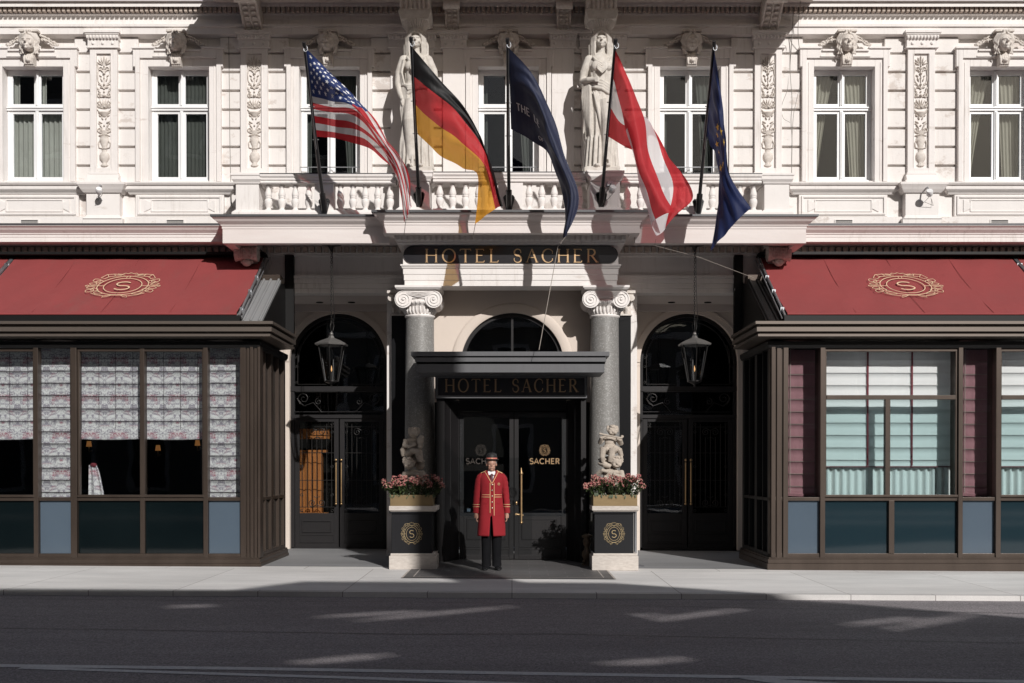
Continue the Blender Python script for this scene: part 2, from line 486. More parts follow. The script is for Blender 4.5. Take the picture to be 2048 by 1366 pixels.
# --- carved relief panel (arabesque), one mesh shared by the four carved pilasters
def spiral(cx, cz, r, turns, a0, sgn, n=16, tail=None):
    pts = []
    for i in range(n+1):
        t = i/n; a = a0+sgn*turns*2*PI*t; rr = r*(1-.82*t)
        pts.append((cx+rr*math.cos(a), cz+rr*math.sin(a)))
    return pts
def relief_mesh():
    m = MB()                    # local: x centre 0, z 0..2.06, wall at y=0, raised towards -y
    def tb(pts, r): m.tube([(x, -.004, z) for x, z in pts], r, 6)
    def leaf(x, z, a, l, wd):
        rt = Euler((0, -a, 0)).to_matrix()
        m.ball((x+math.cos(a)*l/2, -.004, z+math.sin(a)*l/2), (l/2, .013, wd), 8, 0, rt)
    # pedestal bowl and vase at the bottom
    m.lathe([(.05,.02),(.07,.04),(.03,.07),(.05,.10),(.085,.15),(.09,.21),(.07,.26),(.04,.29),(.05,.32)], (0,-.0,0), 14, 0, 1, .32)
    for a in (20, 55, 90, 125, 160): leaf(0, .02, R(a-180) if 0 else R(a), .07, .014)
    m.lathe([(.045,.34),(.05,.40),(.075,.46),(.085,.52),(.06,.545),(.085,.57)], (0,0,0), 14, 0, 1, .3)
    for sx in (-1, 1):
        tb([(sx*x, z) for x, z in [(.02,.34),(.09,.36),(.10,.44),(.07,.50)]], .010)
        tb([(sx*x, z) for x, z in spiral(.075, .68, .045, 1.1, -PI/2, 1)], .010)
        tb([(sx*x, z) for x, z in [(0,.58),(.05,.62),(.03,.70),(.06,.78),(.10,.80)]], .009)
        for k, (x, z, a, l) in enumerate([(.03,.62,20,.08),(.04,.72,60,.08),(.03,.80,30,.08),(.02,.86,70,.07),(.02,.60,-20,.09),(.05,.92,40,.06)]):
            leaf(sx*x, z, R(a) if sx > 0 else PI-R(a), l, .013)
        # tazza handles, scroll pair, lyre shape, mask scrolls
        tb([(sx*x, z) for x, z in [(.02,.98),(.09,1.02),(.115,1.05)]], .011)
        for a in (25, 45, 65, 82): leaf(0, 1.06, R(a) if sx > 0 else PI-R(a), .20-.05*abs(a-60)/60, .011)
        tb([(sx*x, z) for x, z in spiral(.08, 1.12, .038, 1.1, -PI/2, 1)], .009)
        tb([(sx*x, z) for x, z in spiral(.075, 1.30, .045, 1.2, PI/2, -1)], .010)
        for k in range(4): leaf(sx*(.02+.02*k), 1.27+.04*k, R(20+15*k) if sx > 0 else PI-R(20+15*k), .08, .012)
        tb([(sx*x, z) for x, z in [(.005,1.42),(.045,1.48),(.10,1.56),(.115,1.66),(.10,1.76),(.105,1.84),(.12,1.88)]], .010)
        tb([(sx*x, z) for x, z in spiral(.07, 1.50, .030, 1.0, 0, 1)], .008)
        tb([(sx*x, z) for x, z in spiral(.06, 1.78, .042, 1.2, PI, -1)], .010)
        for k, (x, z, a, l) in enumerate([(.01,1.44,10,.07),(.03,1.55,70,.09),(.04,1.64,40,.06),(.02,1.72,60,.07),(.02,1.88,75,.12),(.02,1.86,50,.13),(.02,1.85,28,.12),(.09,1.40,60,.05),(.08,1.20,-50,.05)]):
            leaf(sx*x, z, R(a) if sx > 0 else PI-R(a), l, .012)
    m.lathe([(.03,.92),(.10,.985),(.11,1.0),(.05,1.01)], (0,0,0), 14, 0, 1, .3)
    for z, r in ((1.10,.02),(1.30,.030),(1.37,.016),(1.50,.022),(1.62,.016),(1.70,.026),(1.83,.016),(.66,.020),(.76,.016)):
        m.ball((0, -.006, z), (r, r*.8, r), 8)
    tb([(0,1.42),(0,1.70)], .007); tb([(0,1.72),(0,2.0)], .008)
    leaf(0, 1.90, R(90), .13, .014)
    # lower fluted cup
    m.lathe([(.05,.60),(.085,.66)], (0,0,0), 12, 0, 1, .25)
    return m
RM = relief_mesh().mesh('carved_relief', M['relief'])

def capital(m, cx, wd, zt, zb, yf, big=True):
    m.box(cx-wd/2, cx+wd/2, yf-.10, YW, zt-.045, zt)
    m.box(cx-wd/2+.02, cx+wd/2-.02, yf-.08, YW, zt-.07, zt-.045)
    h = zt-.07-zb
    # ovolo with eggs
    n = int(wd/.062)
    m.extrude_x([(YW, zt-.07), (yf-.07, zt-.07), (yf-.05, zt-.12), (yf-.03, zt-.15), (YW, zt-.15)], cx-wd/2+.035, cx+wd/2-.035)
    for i in range(n):
        x = cx-wd/2+.055+(wd-.11)*i/(n-1)
        m.ball((x, yf-.06, zt-.11), (.022, .028, .036), 8)
    m.box(cx-wd/2+.05, cx+wd/2-.05, yf-.025, YW, zb+.02, zt-.15)
    for k in (-1, 0, 1):
        if wd > .3: m.ball((cx+k*wd*.27, yf-.03, (zb+.02+zt-.15)/2), (.030, .022, .030), 8)
    m.box(cx-wd/2+.03, cx+wd/2-.03, yf-.04, YW, zb, zb+.02)

def pilaster(px, carved=True, wd=.49, yf=YW-.14, base=True, x=None):
    cx = X(px, yf, 200) if x is None else x
    m = MB(); zt = zu(64, yf); zb = zu(97, yf)
    capital(m, cx, wd+.16, zt, zb, yf)
    z0, z1 = zu(345, yf), zb
    if carved:
        fr = .115
        m.box(cx-wd/2, cx+wd/2, yf+.045, YW, z0, z1)
        m.box(cx-wd/2, cx-wd/2+fr, yf, yf+.05, z0, z1); m.box(cx+wd/2-fr, cx+wd/2, yf, yf+.05, z0, z1)
        m.box(cx-wd/2+fr, cx+wd/2-fr, yf, yf+.05, z0, zu(336, yf)); m.box(cx-wd/2+fr, cx+wd/2-fr, yf, yf+.05, zu(107, yf), z1)
        # quirk line round the sunk panel
        m.box(cx-wd/2+fr-.018, cx-wd/2+fr-.006, yf-.008, yf, zu(336, yf), zu(107, yf)); m.box(cx+wd/2-fr+.006, cx+wd/2-fr+.018, yf-.008, yf, zu(336, yf), zu(107, yf))
    else:
        m.box(cx-wd/2, cx+wd/2, yf, YW, z0, z1)
    if base:
        m.box(cx-wd/2-.02, cx+wd/2+.02, yf-.03, YW, zu(350, yf), z0)
        m.extrude_x([(YW, zu(362, yf)), (yf-.08, zu(362, yf)), (yf-.03, zu(350, yf)), (YW, zu(350, yf))], cx-wd/2-.04, cx+wd/2+.04)
        m.box(cx-wd/2-.07, cx+wd/2+.07, yf-.09, YW, zu(372, yf), zu(362, yf))
    p = hp(m, 'pilaster', TRIM, bev=.006)
    if carved:
        r = bpy.data.objects.new('carved_relief', RM); COL.objects.link(r); r.parent = p
        r.location = (cx, yf+.043, zu(334, yf)); sc = (zu(108, yf)-zu(334, yf))/2.04
        r.scale = (1.05, 1.9, sc)
    return p
for px in (207, 508, 1537, 1843): pilaster(px)
pilaster(0, x=WX[1]-1.33); pilaster(0, x=WX[7]+1.38)
for px in (908, 1126): pilaster(px, False, .40)
for px in (824, 1206): pilaster(px, False, .78, YW-.10)

# --- sculpted keystone mask and fruit garlands, shared by all the windows
def head(m, c, s, hair=1, face=1):
    """a head of height s centred at c looking to -y, hair masses round it"""
    cx, cy, cz = c
    m.ball((cx, cy, cz), (s*.36, s*.40, s*.48), 16)
    m.ball((cx, cy-s*.12, cz-s*.22), (s*.25, s*.27, s*.27), 12)         # jaw
    m.ball((cx, cy-s*.36, cz-s*.40), (s*.09, s*.08, s*.07), 8)         # chin
    m.tube([(cx, cy-s*.38, cz+s*.10), (cx, cy-s*.50, cz-s*.10)], [s*.040, s*.080], 8)
    for sx in (-1, 1):
        m.tube([(cx+sx*s*.05, cy-s*.40, cz+s*.11), (cx+sx*s*.24, cy-s*.34, cz+s*.12)], s*.050, 6)
        m.ball((cx+sx*s*.20, cy-s*.27, cz-s*.12), s*.11, 8)
        m.ball((cx+sx*s*.14, cy-s*.335, cz+s*.045), (s*.06, s*.03, s*.022), 8)
    m.tube([(cx-s*.11, cy-s*.37, cz-s*.235), (cx, cy-s*.42, cz-s*.225), (cx+s*.11, cy-s*.37, cz-s*.235)], s*.036, 6)
    m.tube([(cx-s*.09, cy-s*.37, cz-s*.275), (cx, cy-s*.41, cz-s*.285), (cx+s*.09, cy-s*.37, cz-s*.275)], s*.028, 6)
def mask_mesh():
    m = MB()                      # origin: centre of face on the wall plane
    head(m, (0, -.13, -.01), .31)
    m.ball((0, -.06, .02), (.14, .10, .17), 14)
    for sx in (-1, 1):            # parted hair falling in wavy locks
        for k in range(3):
            o = .030*k
            pts = [(sx*(.012+o*.3), -.20+.035*k, .135+.012*k), (sx*(.07+o), -.185+.03*k, .12+.010*k), (sx*(.115+o*.9), -.14+.02*k, .06)]
            for q in range(6):
                z = .02-.045*q; pts.append((sx*(.122+o*.8+.014*math.sin(q*2.2+k*1.4)-.004*q), -.13+.02*k, z))
            m.tube(pts, [.018, .026, .026]+[.021-.0016*q for q in range(6)], 8)
    m.ball((0, -.15, .175), (.07, .05, .03), 10)
    for q in (-1, 0, 1): m.ball((q*.045, -.18, .18), (.024, .03, .028), 8)
    m.extrude_x([(0,-.42),(-.09,-.42),(-.14,-.33),(-.09,-.22),(-.03,-.12),(0,-.12)], -.09, .09)
    for q in range(-2, 3): m.tube([(q*.034, -.10, -.20), (q*.040, -.135, -.29), (q*.034, -.12, -.39)], [.012, .020, .012], 6)
    m.ball((0,-.14,-.33),(.05,.05,.035),10)
    o = remesh(m, .0068, 0)
    o.box(-.17, .17, -.14, 0, .19, .225)
    return o.mesh('mask', M['relief'])
def garland_mesh():
    m = MB(); rnd = random.Random(3)
    for i in range(120):
        t = rnd.random(); x = .16+.32*t; th = .055*(1-t*.75)
        z = .035-.10*t+.02*math.sin(t*6)+rnd.uniform(-1, 1)*th
        r = rnd.uniform(.016, .027)*(1-.35*t)
        m.ball((x, -.015-.05*(1-t*.5)*rnd.random(), z), (r, r, r), 7)
    for i in range(14):
        t = rnd.random(); x = .15+.30*t; z = .045-.09*t+rnd.uniform(-.05,.05)*(1-t)
        m.ball((x, -.02, z), (.035, .012, .016), 8, 0, Euler((0, rnd.uniform(-1,1), 0)).to_matrix())
    m.tube([(.12,-.02,.08),(.2,-.03,.03),(.3,-.03,-.02),(.45,-.02,-.085)], [.014,.022,.018,.008], 8)
    me = []
    for sx in (1, -1):
        k = MB(); k.v = [(sx*a, b, c) for a, b, c in m.v]; k.f = m.f; k.m = m.m; k.s = m.s
        me.append(k.mesh('garland', M['relief']))
    return me
MASK = mask_mesh(); GARL = garland_mesh()

def rect_frame(m, x0, x1, z0, z1, t, y0, y1, mi=0, tb=None, tt=None):
    tb = t if tb is None else tb; tt = t if tt is None else tt
    m.box(x0, x0+t, y0, y1, z0, z1, mi); m.box(x1-t, x1, y0, y1, z0, z1, mi)
    m.box(x0+t, x1-t, y0, y1, z0, z0+tb, mi); m.box(x0+t, x1-t, y0, y1, z1-tt, z1, mi)

def wavy(x0, x1, z0, z1, y, amp, per, n=60, x0b=None, x1b=None, ph=0, mb=None, mi=0):
    m = mb or MB(); rows = 8; vs = []; fs = []
    x0b = x0 if x0b is None else x0b; x1b = x1 if x1b is None else x1b
    for r in range(rows+1):
        t = r/rows; a = x0+(x0b-x0)*t**.7; b = x1+(x1b-x1)*t**.7
        for i in range(n+1):
            u = i/n
            vs.append((a+(b-a)*u, y+amp*math.sin(2*PI*u*(x1-x0)/per+ph)*(1+.3*math.sin(u*17)) , z1+(z0-z1)*t))
    for r in range(rows):
        for i in range(n):
            k = r*(n+1)+i; fs.append((k, k+1, k+n+2, k+n+1))
    return m.add(vs, fs, mi, True)

CURT = [0, 0, 1, 2, 2, 2, 3, 4, 3]
M['curtain_dark'] = mat('grey_green_sheer', (.085,.088,.078), .9, n1=(4,.5,(.05,.052,.045)))
M['curtain_cream'] = mat('cream_drape', (.36,.33,.27), .9, n1=(4,.5,(.24,.22,.18)))
for i, cx in enumerate(WX):
    m = MB(); y0 = YW-.155; y1 = YW-.115
    # stone surround : outer fascia, inner fascia, ears, reveal
    zS = zu(100)
    m.box(cx-.77, cx-.69, y0, YW, zO0-.02, zS); m.box(cx+.69, cx+.77, y0, YW, zO0-.02, zS)
    m.box(cx-.81, cx-.77, y0, YW, zu(135), zS); m.box(cx+.77, cx+.81, y0, YW, zu(135), zS)
    m.box(cx-.69, cx-HW+.006, y1, YW+.20, zO0-.02, zO1+.135); m.box(cx+HW-.006, cx+.69, y1, YW+.20, zO0-.02, zO1+.135)
    m.box(cx-HW+.006, cx+HW-.006, y1, YW+.20, zO1-.006, zO1+.135)
    m.box(cx-.655, cx-.64, y1-.012, y1, zO0, zO1+.07); m.box(cx+.64, cx+.655, y1-.012, y1, zO0, zO1+.07)
    m.box(cx-.69, cx+.69, y0, YW, zO1+.135, zS)
    m.box(cx-.83, cx-.42, y0-.03, YW, zS, zS+.035); m.box(cx+.42, cx+.83, y0-.03, YW, zS, zS+.035)
    m.box(cx-.42, cx+.42, y0-.035, YW, zS-.05, zS-.015)
    m.box(cx-.45, cx+.45, y0-.02, y0, zO1+.15, zO1+.175)
    m.box(cx-HW+.006, cx+HW-.006, y1+.05, YW+.2, zO0-.02, zO0+.013)
    win = hp(m, 'window', TRIM, bev=.006)
    # sash
    s = MB(); ya, yb = YW+.085, YW+.145
    x0, x1 = cx-HW+.009, cx+HW-.009; zt = zu(219, 2.7)
    rect_frame(s, x0, x1, zO0+.016, zO1-.009, .045, ya, yb+.02)
    s.box(x0, x1, ya-.03, yb, zt-.035, zt+.035); s.box(x0, x1, ya-.05, yb, zt+.005, zt+.03)
    for (za, zb_, st, ofs) in ((zt+.035, zO1-.045, .048, .02), (zO0+.06, zt-.035, .058, .05)):
        for sx in (-1, 1):
            a, b_ = (x0+.045, cx-.012) if sx < 0 else (cx+.012, x1-.045)
            rect_frame(s, a, b_, za, zb_, st, ya+.005, yb-.01, 0, .06, .05)
    s.box(cx-.028, cx+.028, ya-.025, ya+.01, zO0+.05, zO1-.02)
    s.tube([(cx, ya-.03, zO0+.08), (cx, ya-.03, zt-.06)], .014, 8); s.tube([(cx, ya-.03, zt+.06), (cx, ya-.03, zO1-.06)], .014, 8)
    s.box(x0+.01, x1-.01, ya-.05, yb, zO0+.0, zO0+.055)
    sash = hp(s, 'sash', M['white'], bev=.004, parent=win)
    for (za, zb_) in ((zt+.085, zO1-.085), (zO0+.105, zt-.075)):
        for sx in (-1, 1):
            a, b_ = (x0+.075, cx-.045) if sx < 0 else (cx+.045, x1-.075)
            g = MB(); g.box(a, b_, yb-.03, yb-.024, za, zb_)
            hp(g, 'pane', M['glass'], parent=win)
    r = MB()
    vs = [(x0-.2, YW+.3, zO0-.2), (x1+.2, YW+.3, zO0-.2), (x1+.2, YW+1.6, zO0-.2), (x0-.2, YW+1.6, zO0-.2)]
    vs += [(a, b_, zO1+.1) for a, b_, _ in vs]
    r.add(vs, [(0,1,2,3),(4,7,6,5),(1,5,6,2),(2,6,7,3),(3,7,4,0)])
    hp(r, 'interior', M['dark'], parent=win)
    k = CURT[i]; c = MB(); yc = YW+.26
    if k == 0:
        wavy(x0+.0, cx-.02, zO0, zO1-.75, yc, .018, .085, 80, mb=c); wavy(cx+.02, x1, zO0, zO1-.75, yc, .018, .09, 80, mb=c, ph=1)
        wavy(x0, x0+.16, zO1-.8, zO1, yc, .018, .085, 30, mb=c); wavy(cx+.02, cx+.10, zO1-.8, zO1, yc, .018, .09, 20, mb=c); mt = 'curtain'
    elif k == 1:
        wavy(x0, x1, zO0, zO1, yc, .012, .07, 120, mb=c); mt = 'curtain_dark'
    elif k == 2:
        wavy(x0, x0+.16, zO0, zO1, yc, .018, .085, 30, mb=c); wavy(cx+.12, x1, zO0, zO1, yc, .014, .09, 50, mb=c, x0b=cx+.28); mt = 'curtain_dark'
    elif k == 3:
        wavy(x0, cx-.06, zO0, zO1, yc, .016, .085, 60, mb=c, x1b=x0+.13); wavy(cx+.05, x1, zO0, zO1, yc, .016, .08, 60, mb=c, x0b=cx+.22); mt = 'curtain_cream' if i == 6 else 'curtain_dark'
    else:
        wavy(x0, cx, zO0, zO1, yc, .016, .085, 60, mb=c, x1b=x0+.14); wavy(cx+.08, x1, zO0, zO1, yc, .016, .08, 60, mb=c, x0b=cx+.2); mt = 'curtain_cream'
    hp(c, 'curtain', M[mt], parent=win)
    o = bpy.data.objects.new('mask', MASK); COL.objects.link(o); o.parent = win; o.location = (cx, y0+.0, zu(92))
    for gm in GARL:
        o = bpy.data.objects.new('garland', gm); COL.objects.link(o); o.parent = win; o.location = (cx, YW-.10, zu(84)+.01)
    if i in (3, 4, 5):      # low guard rail across the balcony windows
        m = MB(); zz = zO0+.27
        m.tube([(cx-HW+.01, YW-.02, zz), (cx+HW-.01, YW-.02, zz)], .009, 6)
        for q_ in (-.4, .0, .4): m.tube([(cx+q_, YW-.02, zz), (cx+q_, YW-.02, zO0+.02)], .006, 5)
        hp(m, 'guard_rail', M['steel'], parent=win)
    # sill course and apron panel in the outer bays
    if i not in (3, 4, 5):
        m = MB(); zA = zu(366); zB = zu(388)
        m.sweep([(0, zB), (.05, zB), (.07, zB+.03), (.11, zB+.06), (.13, zB+.08), (.13, zA-.06), (.16, zA-.05), (.18, zA-.02), (.18, zA), (0, zA)],
                [(cx-.86, YW+.02), (cx-.86, YW-.02), (cx+.86, YW-.02), (cx+.86, YW+.02)])
        m.box(cx-.80, cx+.80, YW-.06, YW+.01, zu(432), zB)
        rect_frame(m, cx-.76, cx+.76, zu(429), zu(391), .035, YW-.085, YW-.06)
        # bow-tie ended inner panel
        za, zb_ = zu(423), zu(398)
        rect_frame(m, cx-.52, cx+.52, za, zb_, .02, YW-.075, YW-.055)
        for sx in (-1, 1):
            m.extrude_y([(cx+sx*.64, za), (cx+sx*.52, za+.06), (cx+sx*.52, zb_-.06), (cx+sx*.64, zb_)][::sx], YW-.075, YW-.055)
        sill = hp(m, 'sill_panel', TRIM, bev=.005)
        v = MB(); vz = zu(444); vx = cx-.07 if i < 5 else cx+.0
        v.box(vx-.17, vx+.17, YW-.105, YW-.03, vz-.045, vz+.045)
        for kk in range(3): v.box(vx-.15, vx+.15, YW-.11, YW-.104, vz-.035+kk*.027, vz-.02+kk*.027, 1)
        hp(v, 'vent', [TRIM, M['dark']])
# pedestals of the carved pilasters, base course under the panels
PX4 = [X(p, 2.46, 400) for p in (207, 1843)] + [WX[1]-1.33, WX[7]+1.38]
for cx in PX4:
    m = MB()
    m.box(cx-.30, cx+.30, YW-.17, YW, zu(440), zu(384))
    m.sweep([(0, zu(388)), (.03, zu(388)), (.07, zu(382)), (.09, zu(378)), (.12, zu(373)), (.12, zu(368.5)), (0, zu(368.5))],
            [(cx-.31, YW+.0), (cx-.31, YW-.17), (cx+.31, YW-.17), (cx+.31, YW+.0)])
    m.sweep([(0, zu(440)), (0, zu(432)), (.0, zu(432)), (.05, zu(440))][::-1], [(cx-.30, YW), (cx-.30, YW-.17), (cx+.30, YW-.17), (cx+.30, YW)])
    hp(m, 'pilaster_pedestal', TRIM, bev=.006)
for a_, b_ in ((-13.2, -5.0), (5.05, 13.2)):
    m = MB(); m.box(a_, b_, YW-.09, YW, 5.86, zu(433))
    for cx in PX4:
        if a_ < cx < b_: m.box(cx-.36, cx+.36, YW-.20, YW-.085, 5.86, zu(438))
    hp(m, 'base_course', M['stucco'], bev=.008)

# --- main cornice over the ground floor, both wings and the recesses
def cornice_prof(o=0.0):
    return [(-.02, 5.90), (.63+o, 5.90), (.66+o, 5.885), (.66+o, 5.865), (.63+o, 5.85), (.60+o, 5.81), (.545+o, 5.765), (.54+o, 5.745), (.525+o, 5.742),
            (.525+o, 5.70), (.515+o, 5.695), (.515+o, 5.617), (.19, 5.605), (-.02, 5.605)]
for a_, b_ in ((-13.2, -4.95), (5.0, 13.2)):
    m = MB(); m.sweep(cornice_prof(), [(a_, YW), (b_, YW)]); hp(m, 'main_cornice', [TRIM])
m = MB()   # frieze, architrave of the whole front
m.extrude_x([(YW+.3, 5.62), (YW-.12, 5.62), (YW-.12, 5.49), (YW-.10, 5.48), (YW-.10, 5.45), (YW-.04, 5.43), (YW-.04, 5.10), (YW-.10, 5.10), (YW-.10, 5.05), (YW-.075, 5.045),
             (YW-.075, 4.96), (YW-.05, 4.955), (YW-.05, 4.875), (YW-.025, 4.87), (YW-.025, 4.79), (YW+.3, 4.79)], -13.2, 13.2)
hp(m, 'entablature', TRIM)
d = MB(); x = -12.0
while x < 12.0:
    d.box(x, x+.078, YW-.195, YW-.118, 5.50, 5.595); x += .123
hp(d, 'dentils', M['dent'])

# --- balcony slab: side pieces and the portico's forward piece
BL, BR = -5.09, 5.17
m = MB()
def plp(zb):
    return [(-.06, 5.90), (.23, 5.90), (.25, 5.885), (.25, 5.865), (.22, 5.85), (.19, 5.81), (.13, 5.765), (.125, 5.745), (.11, 5.742), (.11, 5.70), (.10, 5.695), (.10, zb), (-.06, zb)]
YSD, YCT = 1.50, 1.20
m.sweep(plp(5.455), [(BL+.25, YW-.02), (BL+.25, YSD), (-2.10, YSD)]); m.sweep(plp(5.455), [(2.10, YSD), (BR-.25, YSD), (BR-.25, YW-.02)])
m.box(BL+.27, BR-.27, YSD, YW+.1, 5.62, 5.885)
m.sweep(plp(5.565), [(-2.07, YSD+.02), (-2.07, YCT), (2.05, YCT), (2.05, YSD+.02)])
m.box(-2.05, 2.03, YCT+.02, YSD+.04, 5.63, 5.887)
hp(m, 'balcony_slab', M['corn'])
m = MB()   # zinc flashing along the lip
m.sweep([(-.02, 5.902), (.262, 5.902), (.262, 5.878), (.270, 5.878), (.270, 5.912), (-.02, 5.935)], [(BL+.25, YW-.1), (BL+.25, YSD), (-2.33, YSD)])
m.sweep([(-.02, 5.902), (.262, 5.902), (.262, 5.878), (.270, 5.878), (.270, 5.912), (-.02, 5.935)], [(2.31, YSD), (BR-.25, YSD), (BR-.25, YW-.1)])
m.sweep([(-.02, 5.906), (.265, 5.906), (.265, 5.878), (.273, 5.878), (.273, 5.916), (-.02, 5.94)], [(-2.07, 1.9), (-2.07, YCT), (2.05, YCT), (2.05, 1.9)])
m.sweep([(-.02, 5.902), (.665, 5.902), (.665, 5.88), (.673, 5.88), (.673, 5.912), (-.02, 5.935)], [(-13.2, YW), (-4.95, YW)])
m.sweep([(-.02, 5.902), (.665, 5.902), (.665, 5.88), (.673, 5.88), (.673, 5.912), (-.02, 5.935)], [(5.0, YW), (13.2, YW)])
hp(m, 'flashing', M['zinc'])
# scroll corbels under the balcony ends
for px in (495, 1556):
    cx = X(px, 2.1, 495); m = MB()
    m.box(cx-.20, cx+.20, 1.86, YW-.1, 5.52, 5.615)
    for k in range(11): m.box(cx-.185+k*.034, cx-.168+k*.034, 1.845, 1.862, 5.53, 5.60)
    m.tube([(cx-.20, 2.06, 5.40), (cx-.07, 2.06, 5.40), (cx, 2.07, 5.40), (cx+.07, 2.06, 5.40), (cx+.20, 2.06, 5.40)], [.14, .105, .125, .105, .14], 16)
    for k in range(-5, 6): m.tube([(cx+k*.033, 1.95, 5.49), (cx+k*.033, 1.925, 5.40), (cx+k*.033, 1.97, 5.31)], .008, 5)
    m.extrude_x([(YW, 5.52), (2.05, 5.52), (2.1, 5.3), (2.3, 5.22), (YW, 5.2)], cx-.15, cx+.15)
    m.ball((cx, 2.04, 5.24), (.085, .07, .07), 12); m.ball((cx-.08, 2.08, 5.26), .035, 8); m.ball((cx+.08, 2.08, 5.26), .035, 8)
    hp(m, 'scroll_corbel', M['relief'])
# round ceiling mouldings where the lanterns hang
for px in (660, 1388):
    c = P(px, 478, 1.95); m = MB()
    m.lathe([(.42, 0), (.42, .02), (.37, .03), (.33, .02), (.27, .02), (.24, .03), (.22, .0)], (c.x, 2.05, 5.60), 32, 0, 1, .62)
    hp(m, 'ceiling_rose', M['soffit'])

# --- balustrade
zr1 = Z(347, 1.6); zr0 = Z(368, 1.7); zb1 = Z(421, 1.7)
bal = MB()
h = zr0-zb1
prof = [(.062,0),(.062,.03),(.048,.04),(.040,.055),(.045,.08),(.066,.15),(.070,.19),(.062,.235),(.045,.255),(.060,.262),(.060,.275),(.047,.283),(.058,.292),(.060,.305),(.064,.325),(.058,.36),(.046,.41),(.038,.445),(.036,.465),(.052,.475),(.052,.487),(.042,.495),(.055,.505),(.062,.52)]
k = h/.52
bal.lathe([(r, z*k) for r, z in prof], (0, 0, 0), 16)
BALM = bal.mesh('baluster', M['stucco2'])
def balustrade(x0, x1, Y, blocks, nm='balustrade'):
    """blocks: [(xa, xb)] solid dies"""
    m = MB()
    m.sweep([(-.12, zr0), (.12, zr0), (.13, zr0+.02), (.11, zr0+.045), (.135, zr0+.06), (.135, zr0+.09), (.16, zr0+.12), (.16, zr1), (-.15, zr1), (-.15, zr0+.1)], [(x0, Y), (x1, Y)])
    m.extrude_x([(Y-.13, zb1), (Y+.13, zb1), (Y+.15, zb1-.05), (Y+.15, 5.90), (Y-.15, 5.90), (Y-.15, zb1-.05)], x0, x1)
    for a, b_ in blocks:
        m.box(a, b_, Y-.10, Y+.12, zb1, zr0)
    o = hp(m, nm, TRIM, bev=.005)
    f = MB(); f.box(x0, x1, Y-.168, Y+.158, zr1, zr1+.012)
    hp(f, 'rail_capping', M['zinc'], parent=o)
    cur = x0; segs = []
    for a, b_ in sorted(blocks)+[(x1, x1)]:
        if a-cur > .15: segs.append((cur, a))
        cur = max(cur, b_)
    for a, b_ in segs:
        n = max(1, round((b_-a)/.215))
        for i in range(n):
            u = bpy.data.objects.new('baluster', BALM); COL.objects.link(u); u.parent = o
            u.location = (a+(b_-a)*(i+.5)/n, Y, zb1)
    return o
xs_ = lambda p, Y=1.72: X(p, Y, 395)
balustrade(xs_(522), xs_(792), 1.78, [(xs_(630), xs_(668))])
balustrade(xs_(866, 1.6), xs_(1172, 1.6), 1.68, [(xs_(996, 1.6), xs_(1046, 1.6))])
balustrade(xs_(1242), xs_(1522), 1.78, [(xs_(1374), xs_(1412))])
def die(x0, x1, y0, y1):
    m = MB(); m.box(x0, x1, y0, y1, 5.93, zr0+.0)
    pth = [(x0, y1), (x0, y0), (x1, y0), (x1, y1)]
    m.sweep([(0, zr0), (.02, zr0), (.03, zr0+.03), (.06, zr0+.07), (.06, zr1-.03), (.075, zr1-.02), (.075, zr1+.015), (-.05, zr1+.015), (-.05, zr0)], pth)
    m.box(x0, x1, y0, y1, zr0, zr1+.013)
    m.sweep([(0, 5.91), (.06, 5.91), (.06, zb1-.04), (.0, zb1+.02)][::-1], pth)
    return hp(m, 'balustrade_pedestal', TRIM, bev=.006)
die(xs_(472), xs_(518), 1.70, YW-.05); die(xs_(1528), xs_(1578), 1.70, YW-.05)
die(xs_(798, 1.5), xs_(858, 1.5), 1.52, 2.15); die(xs_(1180, 1.5), xs_(1240, 1.5), 1.52, 2.15)
# balcony floor
m = MB(); m.box(BL+.3, BR-.3, 1.4, YW, 5.89, 5.925); hp(m, 'balcony_floor', M['zinc'])

# --- ground floor: piers, recess soffit, arched wall behind the recess
m = MB()
m.box(-13.2, -4.72, YW-.0, YW+.3, -.1, 4.79); hp(m, 'ground_floor_wall', M['stucco'])
m = MB(); m.box(4.72, 13.2, YW, YW+.3, -.1, 4.79); hp(m, 'ground_floor_wall', M['stucco'])
YA = 4.1
pier = {}
for sx, pa, pb in ((-1, 774, 868), (1, 1172, 1274)):
    m = MB(); xa, xb = X(pa, YW, 800), X(pb, YW, 800)
    m.box(xa, xb, YW, YA+.2, 0, 4.79)
    m.box(xa-.01 if sx < 0 else xa, xb if sx < 0 else xb+.01, YW-.03, YA+.2, 0, .12)
    hp(m, 'pier', M['stucco'])
    ax, bx = (X(784, YW-.1, 800), X(876, YW-.1, 800)) if sx < 0 else (X(1168, YW-.1, 800), X(1261, YW-.1, 800))
    m = MB(); m.box(ax, bx, YW-.16, YW-.002, .0, 4.36); hp(m, 'marble_pilaster', M['black'], bev=.004)
    # foliate pilaster capital
    m = MB(); zt, zb_ = 4.80, 4.36
    m.box(ax-.07, bx+.07, YW-.26, YW, zt-.05, zt); m.box(ax-.04, bx+.04, YW-.23, YW, zt-.09, zt-.05)
    m.box(ax, bx, YW-.15, YW, zb_, zt-.09); m.box(ax-.02, bx+.02, YW-.19, YW, zb_, zb_+.03)
    n = 7
    for r_ in range(2):
        for i in range(n):
            x = ax+(bx-ax)*(i+.5*(r_ % 2)+.25)/n
            z = zb_+.05+r_*.15
            m.tube([(x, YW-.15, z), (x, YW-.19, z+.07), (x, YW-.235, z+.11), (x, YW-.22, z+.085)], [.035, .032, .022, .012], 6)
    for x in (ax+.0, bx-.0):
        m.tube([(x, YW-.30, zt-.14), (x, YW-.02, zt-.14)], .055, 12)
    hp(m, 'foliate_capital', M['relief'])
